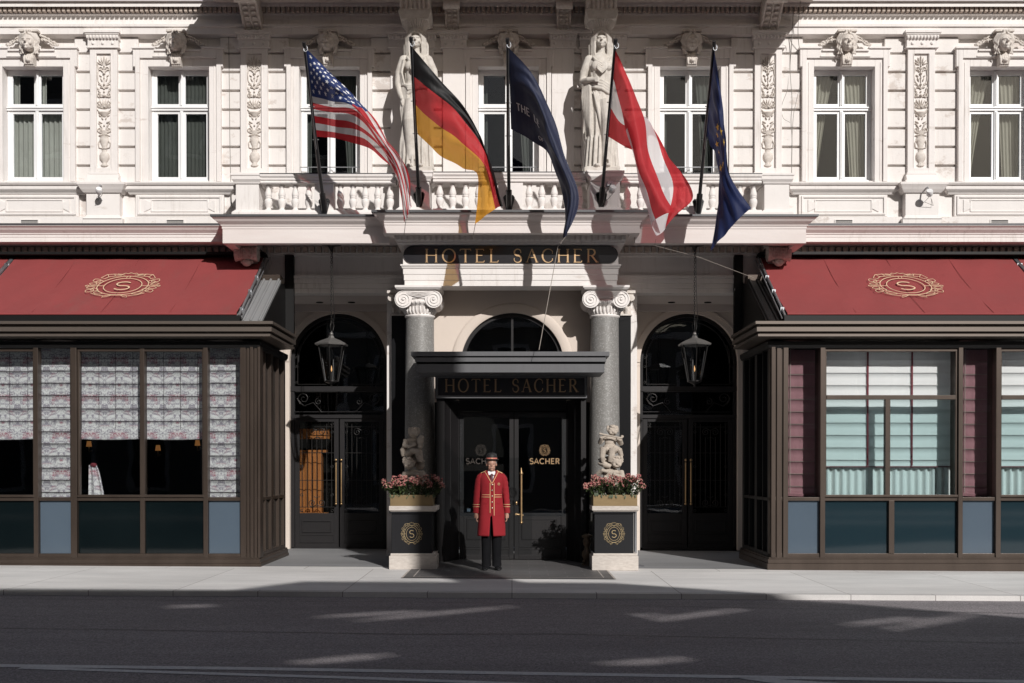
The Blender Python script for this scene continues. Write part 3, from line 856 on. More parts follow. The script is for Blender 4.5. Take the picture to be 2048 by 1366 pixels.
for a_, b_ in ((-4.75, X(774, YW)), (X(1274, YW), 4.75)):
    m = MB(); m.box(a_, b_, YW+.28, YA+.1, 4.79, 4.95); m.box(a_, b_, YA-.12, YA+.1, 4.66, 4.80)
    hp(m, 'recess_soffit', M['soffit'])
for px in (643, 706, 1340, 1412):
    m = MB(); c = P(px, 611, 3.9); m.lathe([(.07, 0), (.07, .012)], (c.x, 3.7, 4.779), 16)
    hp(m, 'downlight', M['dark'])

def arch_wall(m, x0, x1, z1, cx, r, zs, y0, y1, z0=0, n=20):
    L_ = [(x0, z0), (cx-r, z0)] + [(cx-r*math.cos(PI/2*i/n), zs+r*math.sin(PI/2*i/n)) for i in range(n+1)] + [(cx, z1), (x0, z1)]
    R_ = [(x1, z0), (x1, z1), (cx, z1)] + [(cx+r*math.sin(PI/2*i/n), zs+r*math.cos(PI/2*i/n)) for i in range(n+1)] + [(cx+r, z0)]
    m.extrude_y(L_, y0, y1); m.extrude_y(R_, y0, y1)
def arc(cx, zs, r, a0=180, a1=0, n=28):
    return [(cx+r*math.cos(R(a0+(a1-a0)*i/n)), zs+r*math.sin(R(a0+(a1-a0)*i/n))) for i in range(n+1)]

ARCH = []
for sx, pc, hw, pa, pb in ((-1, 676, 97, 540, 790), (1, 1378, 98, 1262, 1500)):
    cx = X(pc, YA, 850); r = hw*(YA-CAM.y)/FPX; ztop = Z(626, YA); zsp = ztop-r
    m = MB(); arch_wall(m, X(pa, YA), X(pb, YA), 4.79, cx, r, zsp, YA, YA+.22)
    hp(m, 'arched_wall', M['lintel'])
    m = MB(); m.stroke(arc(cx, zsp, r+.05), .10, YA-.02, YA+.01); m.stroke(arc(cx, zsp, r+.105), .03, YA-.035, YA+.01)
    hp(m, 'arch_moulding', M['lintel'])
    ARCH.append((sx, cx, r, zsp))

# dark joinery in the two arches
def grille_door(m, x0, x1, z0, z1, y):
    """bars and scrolls of one leaf"""
    t = .008
    n = 7
    for i in range(n):
        x = x0+(x1-x0)*(i+.5)/n
        m.tube([(x, y, z0+.12), (x, y, z1-(.30 if 1 < i < 5 else .04))], t, 6)
    for z in (z0+.12, z0+(z1-z0)*.36, z0+(z1-z0)*.66, z1-.10):
        m.tube([(x0, y, z), (x1, y, z)], t, 6)
    cx = (x0+x1)/2
    for s in (-1, 1):
        for (zz, sg) in ((z1-.20, 1), (z0+.20, -1)):
            sp = spiral(cx+s*.09, zz, .075, 1.4, PI/2 if sg > 0 else -PI/2, -s*sg)
            m.tube([(a, y-.005, b_) for a, b_ in sp], t, 6)
            m.tube([(cx+s*.09, y-.005, zz+sg*.075), (cx, y-.005, zz+sg*.03), (cx, y-.005, zz-sg*.10), (cx+s*.06, y-.005, zz-sg*.13)], t, 6)
    for zz in (z0+.05, z0+(z1-z0)*.2, z0+(z1-z0)*.51, z1-.2, z1-.045):
        for x in (x0+.04, x1-.04):
            m.tube([(x+.025*math.cos(a), y, zz+.025*math.sin(a)) for a in [2*PI*k_/10 for k_ in range(11)]], .006, 5)
for sx, cx, r, zsp in ARCH:
    m = MB(); y = YA+.12
    m.stroke(arc(cx, zsp, r-.035), .07, y, y+.10); m.box(cx-r, cx-r+.07, y, y+.1, 0, zsp); m.box(cx+r-.07, cx+r, y, y+.1, 0, zsp)
    m.stroke(arc(cx, zsp, r-.14), .02, y+.03, y+.07)
    zt = Z(778, YA); zd = Z(834, YA)
    m.box(cx-r, cx+r, y-.02, y+.11, zt-.04, zt+.06); m.box(cx-r, cx+r, y-.01, y+.11, zd-.02, zd+.05)
    m.box(cx-r, cx+r, y-.0, y+.1, 0, .05)
    m.box(cx-r+.07, cx+r-.07, y+.02, y+.05, zd+.10, zd+.115)
    g = hp(m, 'arched_door_frame', M['door'], bev=.004)
    m = MB(); m.extrude_y([(cx-r+.05, zt)]+arc(cx, zsp, r-.05)+[(cx+r-.05, zt)][:1], y+.06, y+.066)
    hp(m, 'lunette_pane', M['glass'], parent=g)
    m = MB(); m.box(cx-r+.05, cx+r-.05, y+.06, y+.066, zd+.05, zt-.04); hp(m, 'transom_pane', M['glass'], parent=g)
    # transom ironwork scrolls
    m = MB()
    for s in (-1, 1):
        sp = spiral(cx+s*(r-.26), zt-.20+.02, .13, 1.6, -PI/2, s); m.tube([(a, y-.03, b_) for a, b_ in sp], .010, 6)
        sp = spiral(cx+s*(r-.55), zt-.24, .07, 1.3, PI/2, -s); m.tube([(a, y-.03, b_) for a, b_ in sp], .009, 6)
        m.tube([(cx+s*(r-.13), y-.03, zt-.18), (cx+s*(r-.26), y-.03, zt-.33), (cx+s*(r-.45), y-.03, zt-.26), (cx+s*(r-.62), y-.03, zt-.45)], .009, 6)
        m.tube([(cx+s*(r-.10), y-.03, zt-.05), (cx+s*.02, y-.03, zt-.05)], .008, 6)
        m.tube([(cx+s*(r-.14), y-.0, zt+.10), (cx+s*(r-.14), y-.0, zsp+.2), (cx+s*(r-.2), y, zsp+.35)], .007, 6)
        m.tube([(cx+s*(r-.14), y, zt+.10), (cx+s*(r-.7), y, zt+.10)], .007, 6)
        for zz in (zt+.14, zt+.45, zsp+.1):
            m.tube([(cx+s*(r-.105)+.02*math.cos(a), y, zz+.02*math.sin(a)) for a in [2*PI*k_/10 for k_ in range(11)]], .005, 5)
    hp(m, 'transom_scrollwork', M['iron'])
    for s in (-1, 1):
        m = MB()
        x0, x1 = (cx-r+.075, cx-.012) if s < 0 else (cx+.012, cx+r-.075)
        zg0, zg1 = Z(1027, YA), Z(843, YA)
        yy = y+.02
        m.box(x0, x1, yy, yy+.06, .03, .12); m.box(x0, x0+.09, yy, yy+.06, .12, zd-.02); m.box(x1-.09, x1, yy, yy+.06, .12, zd-.02)
        m.box(x0+.09, x1-.09, yy, yy+.06, zg1, zd-.02); m.box(x0+.09, x1-.09, yy+.01, yy+.05, .12, zg0)
        rect_frame(m, x0+.09, x1-.09, .14, .30, .02, yy-.0, yy+.012); rect_frame(m, x0+.14, x1-.14, .34, zg0-.14, .025, yy-.01, yy+.012)
        leaf_ = hp(m, 'glazed_door', M['door'], bev=.004)
        m = MB(); m.box(x0+.09, x1-.09, yy+.035, yy+.04, zg0, zg1); hp(m, 'pane', M['glass'], parent=leaf_)
        m = MB(); grille_door(m, x0+.09, x1-.09, zg0, zg1, yy+.015); hp(m, 'grille', M['iron'], parent=leaf_)
        hx = x1-.04 if s < 0 else x0+.04
        m = MB(); m.tube([(hx, yy-.07, Z(1005, YA)), (hx, yy-.07, Z(925, YA))], .017, 10); m.ball((hx, yy-.07, Z(920, YA)), .028, 10); m.ball((hx, yy-.07, Z(1008, YA)), .026, 10)
        for z_ in (Z(1000, YA), Z(930, YA)): m.tube([(hx, yy-.07, z_), (hx, yy+.01, z_)], .010, 8)
        hp(m, 'door_handle', M['brass'], parent=leaf_)
    # dark lobby behind, and the timber seen through the left door
    m = MB(); m.box(cx-1.25, cx+1.25, 6.4, 6.45, 0, 4.6); m.box(cx-1.27, cx-1.22, 4.4, 6.4, 0, 4.6); m.box(cx+1.22, cx+1.27, 4.4, 6.4, 0, 4.6)
    m.box(cx-1.25, cx+1.25, 4.34, 6.4, 4.55, 4.6); m.box(cx-1.25, cx+1.25, 4.34, 6.4, -.02, .02)
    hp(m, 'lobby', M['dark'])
    if sx < 0:
        m = MB(); ya = 4.62
        a, b_ = X(594, ya, 950), X(650, ya, 950)
        m.box(a-.05, b_-.06, ya, ya+.15, .3, Z(905, ya)); m.box(a-.08, b_+.10, ya-.08, ya+.16, Z(878, ya), Z(858, ya)); m.box(a-.08, b_+.03, ya-.02, ya+.16, Z(905, ya), Z(900, ya))
        for kx in range(3): m.box(a+.02+kx*.15, a+.12+kx*.15, ya-.03, ya, .75, Z(912, ya))
        m.box(a-.05, b_+.07, ya-.1, ya+.05, .55, .72)
        hp(m, 'timber_screen', M['wood'], bev=.006)

# --- portico entablature and columns
m = MB()
xL, xR = X(806, 1.6, 510), X(1237, 1.6, 510)
m.sweep([(-.25, 5.62), (.12, 5.62), (.12, 5.52), (.10, 5.51), (.10, 5.48), (0, 5.46), (0, 5.13), (-.25, 5.13)], [(xL, YW), (xL, 1.62), (xR, 1.62), (xR, YW)])
hp(m, 'portico_frieze', TRIM)
m = MB()
m.sweep([(-.25, 5.13), (.045, 5.13), (.045, 5.105), (.03, 5.10), (.015, 5.065), (0, 5.06), (0, 4.965), (-.012, 4.96), (-.012, 4.865), (-.024, 4.86), (-.024, 4.765), (-.50, 4.765), (-.50, 5.13)], [(xL, YW-.2), (xL, 1.62), (xR, 1.62), (xR, YW-.2)])
m.box(xL+.1, xR-.1, 1.9, 2.45, 4.80, 5.10)
hp(m, 'portico_architrave', TRIM)
d = MB(); x = xL-.08
while x < xR+.05:
    d.box(x, x+.062, 1.62-.165, 1.62-.118, 5.525, 5.60); x += .0985
hp(d, 'portico_dentils', TRIM)
def spiral3(cx, cz, r, turns, s, a0):
    return spiral(cx, cz, r, turns, a0, s, 40)
for px in (840, 1209):
    cx = X(px, 1.95, 700); cy = 1.93
    m = MB(); rt, rb = .245, .275
    m.lathe([(rb+.07, 0), (rb+.07, .07), (rb+.03, .09), (rb+.06, .12), (rb+.06, .17), (rb+.01, .2), (rb, .24), (rb, 1.3), (rt+.012, 3.0), (rt, 4.26)], (cx, cy, 0), 40)
    col = hp(m, 'column', M['granite'])
    m = MB()
    m.lathe([(rt+.0, 4.24), (rt+.02, 4.26), (rt+.02, 4.28), (rt-.005, 4.29), (rt+.0, 4.30), (rt+.0, 4.44), (rt+.02, 4.45), (rt+.05, 4.49), (rt+.055, 4.52), (rt, 4.56)], (cx, cy, 0), 36)
    for i in range(26):
        a = 2*PI*i/26
        ca, sa = math.cos(a), math.sin(a)
        m.tube([(cx+ca*(rt+.0), cy+sa*(rt+.0), 4.31), (cx+ca*(rt+.028), cy+sa*(rt+.028), 4.36), (cx+ca*(rt+.015), cy+sa*(rt+.015), 4.42)], [.022, .024, .012], 5)
        m.ball((cx+ca*(rt+.05), cy+sa*(rt+.05), 4.49), (.018, .018, .03), 6)
    m.sweep([(0, 4.70), (.04, 4.70), (.07, 4.73), (.07, 4.765), (0, 4.765)], [(cx-.33, cy+.33), (cx-.33, cy-.31), (cx+.33, cy-.31), (cx+.33, cy+.33), (cx-.32, cy+.33)])
    m.box(cx-.33, cx+.33, cy-.31, cy+.33, 4.70, 4.764)
    m.extrude_x([(cy-.29, 4.55), (cy+.29, 4.55), (cy+.31, 4.70), (cy-.31, 4.70)], cx-.25, cx+.25)
    for sx in (-1, 1):
        vx, vz = cx+sx*.262, 4.535
        m.tube([(vx, cy-.30, vz), (vx, cy-.15, vz), (vx, cy, vz), (vx, cy+.15, vz), (vx, cy+.30, vz)], [.150, .12, .10, .12, .150], 28)
        for a in (0,):
            sp = spiral3(vx, vz, .142, 2.3, -sx, PI/2)
            m.tube([(p_, cy-.305, q_) for p_, q_ in sp], .009, 6)
        m.ball((vx, cy-.305, vz), (.026, .02, .026), 10)
    for k_ in range(4):
        m.tube([(cx-.262, cy-.30, 4.675-k_*.012), (cx-.1, cy-.31, 4.66-k_*.022), (cx, cy-.315, 4.65-k_*.026), (cx+.1, cy-.31, 4.66-k_*.022), (cx+.262, cy-.30, 4.675-k_*.012)], .008, 6)
    m.box(cx-.26, cx+.26, cy-.295, cy-.2, 4.60, 4.70)
    hp(m, 'capital', M['stucco2'], parent=None)
# wall with the lunette behind the canopy
YL = 2.38
cx = X(1024.5, YL, 650); r = 103*(YL-CAM.y)/FPX; zt_ = Z(625, YL); zs_ = zt_-r
m = MB(); arch_wall(m, X(868, YL), X(1180, YL), 4.80, cx, r, zs_, YL, YL+.2, z0=2.8)
# flared arch reveal
nn = 36
ra = [(a, YL, b_) for a, b_ in arc(cx, zs_, r, n=nn)]; rb_ = [(a, YL-.05, b_) for a, b_ in arc(cx, zs_, r+.13, n=nn)]; rc_ = [(a, YL-.012, b_) for a, b_ in arc(cx, zs_, r+.17, n=nn)]
m.loft([rc_, rb_, ra], closed=False, caps=False)
hp(m, 'lunette_wall', M['lintel'])
m = MB(); m.stroke(arc(cx, zs_, r-.03), .07, YL+.08, YL+.16); m.box(cx-r, cx+r, YL+.08, YL+.16, zs_-.35, zs_-.25); m.box(cx-.02, cx+.02, YL+.09, YL+.14, zs_-.3, zs_+r)
lf = hp(m, 'lunette_frame', M['door'])
m = MB(); m.extrude_y([(cx-r+.02, zs_-.3)]+arc(cx, zs_, r-.02)+[(cx+r-.02, zs_-.3)], YL+.11, YL+.116); hp(m, 'pane', M['glass'], parent=lf)
m = MB(); m.box(-1.3, 1.3, 5.0, 5.05, 0, 4.8); m.box(-1.32, -1.27, 2.6, 5.0, 0, 4.8); m.box(1.27, 1.32, 2.6, 5.0, 0, 4.8); m.box(-1.3, 1.3, 2.6, 5, 4.75, 4.8)
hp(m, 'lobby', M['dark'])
# ================================================================== LETTERING
def arcp(cx, cz, rx, rz, a0, a1, n=14):
    return [(cx+rx*math.cos(R(a0+(a1-a0)*i/n)), cz+rz*math.sin(R(a0+(a1-a0)*i/n))) for i in range(n+1)]
def glyph(ch):
    """list of (points, weights) on a unit-height letter, plus its advance width. weight 1 = thick, .4 = thin"""
    T, t = 1.0, .42
    if ch == 'H': return [([(.12,0),(.12,1)],T), ([(.78,0),(.78,1)],T), ([(.12,.52),(.78,.52)],t)], .90, [(.12,0),(.12,1),(.78,0),(.78,1)]
    if ch == 'O':
        p = arcp(.48,.5,.43,.5,90,450,32); return [(p, [t+(T-t)*abs(math.cos(R(90+360*i/32))) for i in range(33)])], .96, []
    if ch == 'T': return [([(.38,0),(.38,1)],T), ([(.02,.98),(.74,.98)],t), ([(.02,.98),(.0,.86)],t), ([(.74,.98),(.76,.86)],t)], .76, [(.38,0)]
    if ch == 'E': return [([(.12,0),(.12,1)],T), ([(.05,.98),(.58,.98)],t), ([(.12,.52),(.50,.52)],t), ([(.05,.02),(.60,.02)],t), ([(.60,.02),(.64,.14)],t), ([(.58,.98),(.60,.87)],t)], .70, [(.12,0),(.12,1)]
    if ch == 'L': return [([(.12,0),(.12,1)],T), ([(.05,.02),(.58,.02)],t), ([(.58,.02),(.62,.16)],t)], .66, [(.12,0),(.12,1)]
    if ch == 'S':
        p = arcp(.33,.75,.25,.24,25,180,10)+arcp(.33,.75,.25,.24,195,255,4)+arcp(.33,.26,.27,.25,80,0,6)+arcp(.33,.26,.27,.26,-10,-155,10)
        k = len(p); return [(p, [t+(T-t)*max(0, math.sin(PI*i/(k-1)))**1.5 for i in range(k)]), ([(.56,.85),(.56,.70)],t), ([(.07,.15),(.07,.32)],t)], .66, []
    if ch == 'A': return [([(.06,0),(.42,1)],t), ([(.42,1),(.80,0)],T), ([(.18,.36),(.66,.36)],t)], .86, [(.06,0),(.80,0)]
    if ch == 'C':
        p = arcp(.48,.5,.42,.5,42,318,26); return [(p, [t+(T-t)*max(0,-math.cos(R(42+276*i/26))) for i in range(27)]), ([(.80,.84),(.80,.66)],t), ([(.80,.16),(.80,.30)],t)], .86, []
    if ch == 'R':
        return [([(.12,0),(.12,1)],T), ([(.05,.98),(.36,.98)]+arcp(.36,.75,.24,.23,90,-90,12)+[(.12,.52)], t), (arcp(.36,.75,.24,.23,60,-60,10), T), ([(.36,.52),(.76,.0)],T)], .80, [(.12,0),(.12,1),(.78,0)]
    if ch == 'F': return [([(.12,0),(.12,1)],T), ([(.05,.98),(.58,.98)],t), ([(.12,.52),(.50,.52)],t)], .62, [(.12,0),(.12,1)]
    return [], .5, []
def sans(ch):
    W = 1
    g = {'S': ([(arcp(.30,.74,.24,.25,35,180,10)+arcp(.30,.74,.24,.25,195,250,4)+arcp(.30,.26,.26,.26,80,0,6)+arcp(.30,.26,.26,.26,-10,-150,10), W)], .60),
         'A': ([([(.02,0),(.37,1),(.72,0)], W), ([(.15,.33),(.59,.33)], W)], .74),
         'C': ([(arcp(.44,.5,.38,.48,45,315,22), W)], .80),
         'H': ([([(.1,0),(.1,1)], W), ([(.66,0),(.66,1)], W), ([(.1,.5),(.66,.5)], W)], .78),
         'E': ([([(.1,0),(.1,1)], W), ([(.04,.96),(.56,.96)], W), ([(.1,.5),(.50,.5)], W), ([(.04,.04),(.56,.04)], W)], .64),
         'R': ([([(.1,0),(.1,1)], W), ([(.04,.96),(.34,.96)]+arcp(.34,.73,.23,.23,90,-90,10)+[(.1,.5)], W), ([(.34,.5),(.60,0)], W)], .68),
         'T': ([([(.32,0),(.32,1)], W), ([(.0,.96),(.64,.96)], W)], .68),
         'L': ([([(.1,0),(.1,1)], W), ([(.04,.04),(.52,.04)], W)], .58),
         'O': ([(arcp(.44,.5,.38,.48,90,450,28), W)], .90),
         'F': ([([(.1,0),(.1,1)], W), ([(.04,.96),(.56,.96)], W), ([(.1,.5),(.48,.5)], W)], .60)}.get(ch)
    return g if g else ([], .4)
def write(m, text, x0, x1, z0, h, y0, y1, wt=.13, serif=True, mi=0):
    """letters between x0 and x1, base z0, height h"""
    gs = []; tot = 0; gap = .30 if serif else .12
    for c in text:
        if serif: st, adv, sf = glyph(c)
        else: (st, adv), sf = sans(c), []
        if c == ' ': adv = .62
        gs.append((st, adv, sf)); tot += adv+gap
    tot -= gap
    k = (x1-x0)/(tot*h)
    x = 0
    for st, adv, sf in gs:
        for n, (pts, wv) in enumerate(st):
            pp = [(x0+(x+a)*h*k, z0+b_*h) for a, b_ in pts]
            ww = [q_*wt*h for q_ in wv] if isinstance(wv, list) else wv*wt*h
            m.stroke(pp, ww, y0-.0003*n, y1, mi)
        for n, (a, b_) in enumerate(sf):
            xa = x0+(x+a)*h*k; zz = z0+b_*h+(.018*h if b_ < .5 else -.018*h)
            m.stroke([(xa-.11*h, zz), (xa+.11*h, zz)], .036*h, y0-.001, y1, mi)
        x += adv+gap
    return m
def emblem(m, cx, cz, s, y0, y1, mi=0, ov=1.0, w=.022):
    """ringed oval with the letter S, laurel sprigs, crown ribbon; s = overall height; ov stretches width"""
    def k(pts, ww=w):
        m.stroke([(cx+a*s*ov, cz+b_*s) for a, b_ in pts], ww*s, y0, y1, mi)
    def el(rx, rz, n=40, p=1.0):
        o = []
        for i in range(n+1):
            a = 2*PI*i/n; ca, sa = math.cos(a), math.sin(a)
            o.append((rx*abs(ca)**p*(1 if ca >= 0 else -1), rz*abs(sa)**p*(1 if sa >= 0 else -1)))
        return o
    k(el(.31, .36)); k(el(.23, .28))
    S = sans('S')[0][0][0]
    k([((a-.30)*.36, (b_-.5)*.30) for a, b_ in S], w*1.9)
    for sx in (-1, 1):
        k([(sx*.23, 0), (sx*.42, 0)], w*.8)
        o = [(sx*.44+.022*math.cos(a), .022*math.sin(a)) for a in [2*PI*i/10 for i in range(11)]]; k(o, w*.8)
        for (a0, x, z, l, wd) in ((60, .33, .14, .14, .05), (115, .35, .10, .12, .045), (-60, .33, -.13, .14, .05), (-115, .34, -.10, .12, .045), (-150, .30, -.25, .14, .04), (20, .33, .05, .11, .04), (-20, .33, -.05, .11, .04)):
            a = R(a0); dx, dz = math.cos(a), math.sin(a)
            pts = []
            for i in range(13):
                t = i/12
                if t <= .5: u = t*2; off = wd*math.sin(PI*u)
                else: u = 2-t*2; off = -wd*math.sin(PI*u)
                pts.append((sx*(x+dx*l*u-dz*off), z+dz*l*u+dx*off))
            k(pts, w*.75)
        k([(sx*.02, .36), (sx*.02, .30)], w*.7)
        k([(sx*.06, .40), (sx*.20, .44), (sx*.29, .42), (sx*.34, .30), (sx*.29, .27), (sx*.24, .35), (sx*.10, .385)], w*.8)
        k([(sx*.20, .44), (sx*.18, .375)], w*.7); k([(sx*.28, .42), (sx*.25, .33)], w*.7)
        k([(0, .485), (sx*.035, .455), (sx*.07, .475), (sx*.10, .43), (sx*.16, .445)], w*.8)
        k([(0, -.375), (sx*.08, -.37), (sx*.14, -.40), (sx*.15, -.46), (sx*.10, -.43), (sx*.06, -.38)], w*.8)
        k([(sx*.15, -.40), (sx*.25, -.36), (sx*.33, -.28)], w*.8)
    return m
# ================================================================== STREET, SKY, BUILDING ACROSS THE ROAD
SL = -0.006
def sheet(name, x0, x1, y0, y1, z, m, th=None, kind='structure'):
    b = MB()
    zz = lambda x, y: z+SL*x
    nx = 40
    vs = []; fs = []
    for i in range(nx+1):
        x = x0+(x1-x0)*i/nx
        vs += [(x, y0, zz(x, y0)), (x, y1, zz(x, y1))]
    for i in range(nx): fs.append((2*i, 2*i+2, 2*i+3, 2*i+1))
    b.add(vs, fs)
    if th:
        vs = []; fs = []
        for i in range(nx+1):
            x = x0+(x1-x0)*i/nx
            vs += [(x, y0, zz(x, y0)-th), (x, y0, zz(x, y0))]
        for i in range(nx): fs.append((2*i, 2*i+2, 2*i+3, 2*i+1))
        b.add(vs, fs)
    o = b.build(name, m); tag(o, kind=kind)
    return o
def slabmat(name, col, col2, jw, jh, joint, rough=.75, sc=1.0, js=.006):
    m = bpy.data.materials.new(name); m.use_nodes = True
    nt = m.node_tree; b = nt.nodes['Principled BSDF']; L = nt.links.new
    tc = nt.nodes.new('ShaderNodeTexCoord')
    br = nt.nodes.new('ShaderNodeTexBrick'); br.inputs['Scale'].default_value = 1
    br.inputs['Brick Width'].default_value = jw; br.inputs['Row Height'].default_value = jh
    br.inputs['Mortar Size'].default_value = js; br.inputs['Mortar Smooth'].default_value = .3
    br.inputs['Color1'].default_value = (*col, 1); br.inputs['Color2'].default_value = (*col2, 1); br.inputs['Mortar'].default_value = (*joint, 1)
    n = nt.nodes.new('ShaderNodeTexNoise'); n.inputs['Scale'].default_value = 90; n.inputs['Detail'].default_value = 4
    n2 = nt.nodes.new('ShaderNodeTexNoise'); n2.inputs['Scale'].default_value = .8; n2.inputs['Detail'].default_value = 6; n2.inputs['Roughness'].default_value = .65
    mp = nt.nodes.new('ShaderNodeMapping'); mp.inputs['Scale'].default_value = (.5, 1.6, 1)
    L(tc.outputs['Object'], mp.inputs[0]); L(mp.outputs[0], n2.inputs['Vector'])
    r1 = nt.nodes.new('ShaderNodeMapRange'); r1.inputs[3].default_value = .82; r1.inputs[4].default_value = 1.18
    r2 = nt.nodes.new('ShaderNodeMapRange'); r2.inputs[1].default_value = .3; r2.inputs[2].default_value = .7; r2.inputs[3].default_value = .80; r2.inputs[4].default_value = 1.10
    v = nt.nodes.new('ShaderNodeMath'); v.operation = 'MULTIPLY'
    sc_ = nt.nodes.new('ShaderNodeVectorMath'); sc_.operation = 'SCALE'
    L(tc.outputs['Object'], br.inputs['Vector']); L(tc.outputs['Object'], n.inputs['Vector'])
    L(n.outputs[0], r1.inputs[0]); L(n2.outputs[0], r2.inputs[0]); L(r1.outputs[0], v.inputs[0]); L(r2.outputs[0], v.inputs[1])
    L(br.outputs[0], sc_.inputs[0]); L(v.outputs[0], sc_.inputs['Scale']); L(sc_.outputs[0], b.inputs['Base Color'])
    b.inputs['Roughness'].default_value = rough
    bp = nt.nodes.new('ShaderNodeBump'); bp.inputs['Strength'].default_value = .35; bp.inputs['Distance'].default_value = .004
    L(n.outputs[0], bp.inputs['Height']); L(bp.outputs[0], b.inputs['Normal'])
    return m
M['pave'] = slabmat('pale_granite_paving', (.76,.74,.72), (.70,.68,.66), 2.2, 40, (.42,.39,.37), js=.008)
M['pave2'] = slabmat('grey_floor_paving', (.27,.27,.275), (.25,.25,.255), 60, 60, (.15,.15,.15))
M['slate'] = slabmat('dark_slate_floor', (.115,.11,.11), (.10,.096,.095), .55, .30, (.19,.18,.175), .55, js=.005)
M['kerb'] = slabmat('granite_kerb', (.66,.64,.62), (.58,.56,.54), 1.1, 40, (.22,.20,.19), js=.006)
def asphalt():
    m = bpy.data.materials.new('asphalt'); m.use_nodes = True
    nt = m.node_tree; b = nt.nodes['Principled BSDF']; L = nt.links.new
    tc = nt.nodes.new('ShaderNodeTexCoord')
    n = nt.nodes.new('ShaderNodeTexVoronoi'); n.inputs['Scale'].default_value = 75
    n2 = nt.nodes.new('ShaderNodeTexNoise'); n2.inputs['Scale'].default_value = .5; n2.inputs['Detail'].default_value = 7; n2.inputs['Roughness'].default_value = .7
    mp = nt.nodes.new('ShaderNodeMapping'); mp.inputs['Scale'].default_value = (.25, 1.8, 1)
    L(tc.outputs['Object'], mp.inputs[0]); L(mp.outputs[0], n2.inputs['Vector'])
    L(tc.outputs['Object'], n.inputs['Vector'])
    r1 = nt.nodes.new('ShaderNodeMapRange'); r1.inputs[1].default_value = 0; r1.inputs[2].default_value = 1; r1.inputs[3].default_value = .45; r1.inputs[4].default_value = 1.6
    r2 = nt.nodes.new('ShaderNodeMapRange'); r2.inputs[1].default_value = .3; r2.inputs[2].default_value = .7; r2.inputs[3].default_value = .78; r2.inputs[4].default_value = 1.2
    L(n.outputs['Color'], r1.inputs[0]); L(n2.outputs[0], r2.inputs[0])
    v = nt.nodes.new('ShaderNodeMath'); v.operation = 'MULTIPLY'; L(r1.outputs[0], v.inputs[0]); L(r2.outputs[0], v.inputs[1])
    s = nt.nodes.new('ShaderNodeVectorMath'); s.operation = 'SCALE'; s.inputs[0].default_value = (.245, .222, .230)
    L(v.outputs[0], s.inputs['Scale']); L(s.outputs[0], b.inputs['Base Color'])
    b.inputs['Roughness'].default_value = .72
    bp = nt.nodes.new('ShaderNodeBump'); bp.inputs['Strength'].default_value = .5; bp.inputs['Distance'].default_value = .006
    L(n.outputs['Distance'], bp.inputs['Height']); L(bp.outputs[0], b.inputs['Normal'])
    return m
M['asphalt'] = asphalt()
M['paint'] = mat('worn_road_paint', (.80,.79,.78), .7, n1=(30,1,(.55,.54,.54)), stain=(9,.62,.72,(.20,.18,.19)))
YK = -3.17
sheet('ground', -120, 120, -120, 120, -.9, M['asphalt'])
sheet('pavement', -14, 14, YK+.17, .50, 0, M['pave'])
sheet('kerb', -14, 14, YK, YK+.165, .004, M['kerb'], th=.13)
sheet('entrance_floor', -14, 14, .42, 4.6, .004, M['pave2'])
sheet('road', -40, 40, -16.0, YK+.02, -.065, M['asphalt'])
sheet('opposite_pavement', -40, 40, -21.3, -16.0, -.0, M['pave'], th=None)
# dark entrance carpet stones with a pale border
b = MB()
q = [PG(838, 1134, 0), PG(1204, 1134, 0), PG(1240, 1158, 0), PG(806, 1158, 0)]
xs0, xs1, ya, yb = -1.62, 1.52, PG(1024, 1158, 0).y, 1.9
def gz(x, z=0): return z+SL*x
b.add([(xs0, ya, gz(xs0, .008)), (xs1, ya, gz(xs1, .008)), (xs1, yb, gz(xs1, .008)), (xs0, yb, gz(xs0, .008))], [(0,1,2,3)])
tag(b.build('slate_floor', M['slate']), kind='structure')
b = MB()
for (a, c, d_, e_) in ((xs0-.0, xs0+.03, ya, .4), (xs1-.03, xs1, ya, .4), (xs0+.16, xs0+.175, ya+.15, .4), (xs1-.175, xs1-.16, ya+.15, .4)):
    b.add([(a, d_, gz(a, .012)), (c, d_, gz(c, .012)), (c, e_, gz(c, .012)), (a, e_, gz(a, .012))], [(0,1,2,3)])
for (d_, e_) in ((ya+.15, ya+.165),):
    b.add([(xs0+.176, d_, gz(xs0, .012)), (xs1-.176, d_, gz(xs1, .012)), (xs1-.176, e_, gz(xs1, .012)), (xs0+.176, e_, gz(xs0, .012))], [(0,1,2,3)])
for k in range(3):   # joint line where the pavement meets the entrance floor
    pass
tag(b.build('floor_border', M['plinth']), kind='structure')
# road markings
zr = -.065
def mark(name, pts, wa):
    m_ = MB(); L1 = []; L2 = []
    for i, (px, py) in enumerate(pts):
        p = PG(px, py, zr+SL*0); wv = wa[i] if isinstance(wa, list) else wa
        L1.append((p.x, p.y-wv/2, zr+SL*p.x+.004)); L2.append((p.x, p.y+wv/2, zr+SL*p.x+.004))
    n = len(pts)
    m_.add(L1+L2, [(i, i+1, n+i+1, n+i) for i in range(n-1)])
    tag(m_.build(name, M['paint']), kind='structure')
mark('road_marking', [(-500, 1334), (0, 1338), (500, 1341), (1024, 1347), (1500, 1352), (2048, 1358), (2500, 1363)], .13)
mark('road_marking', [(40, 1342), (400, 1351), (700, 1358), (1000, 1367), (1300, 1378)], .10)
mark('road_marking', [(1465, 1353), (1560, 1361), (1680, 1370), (1800, 1380)], [.02, .22, .30, .30])

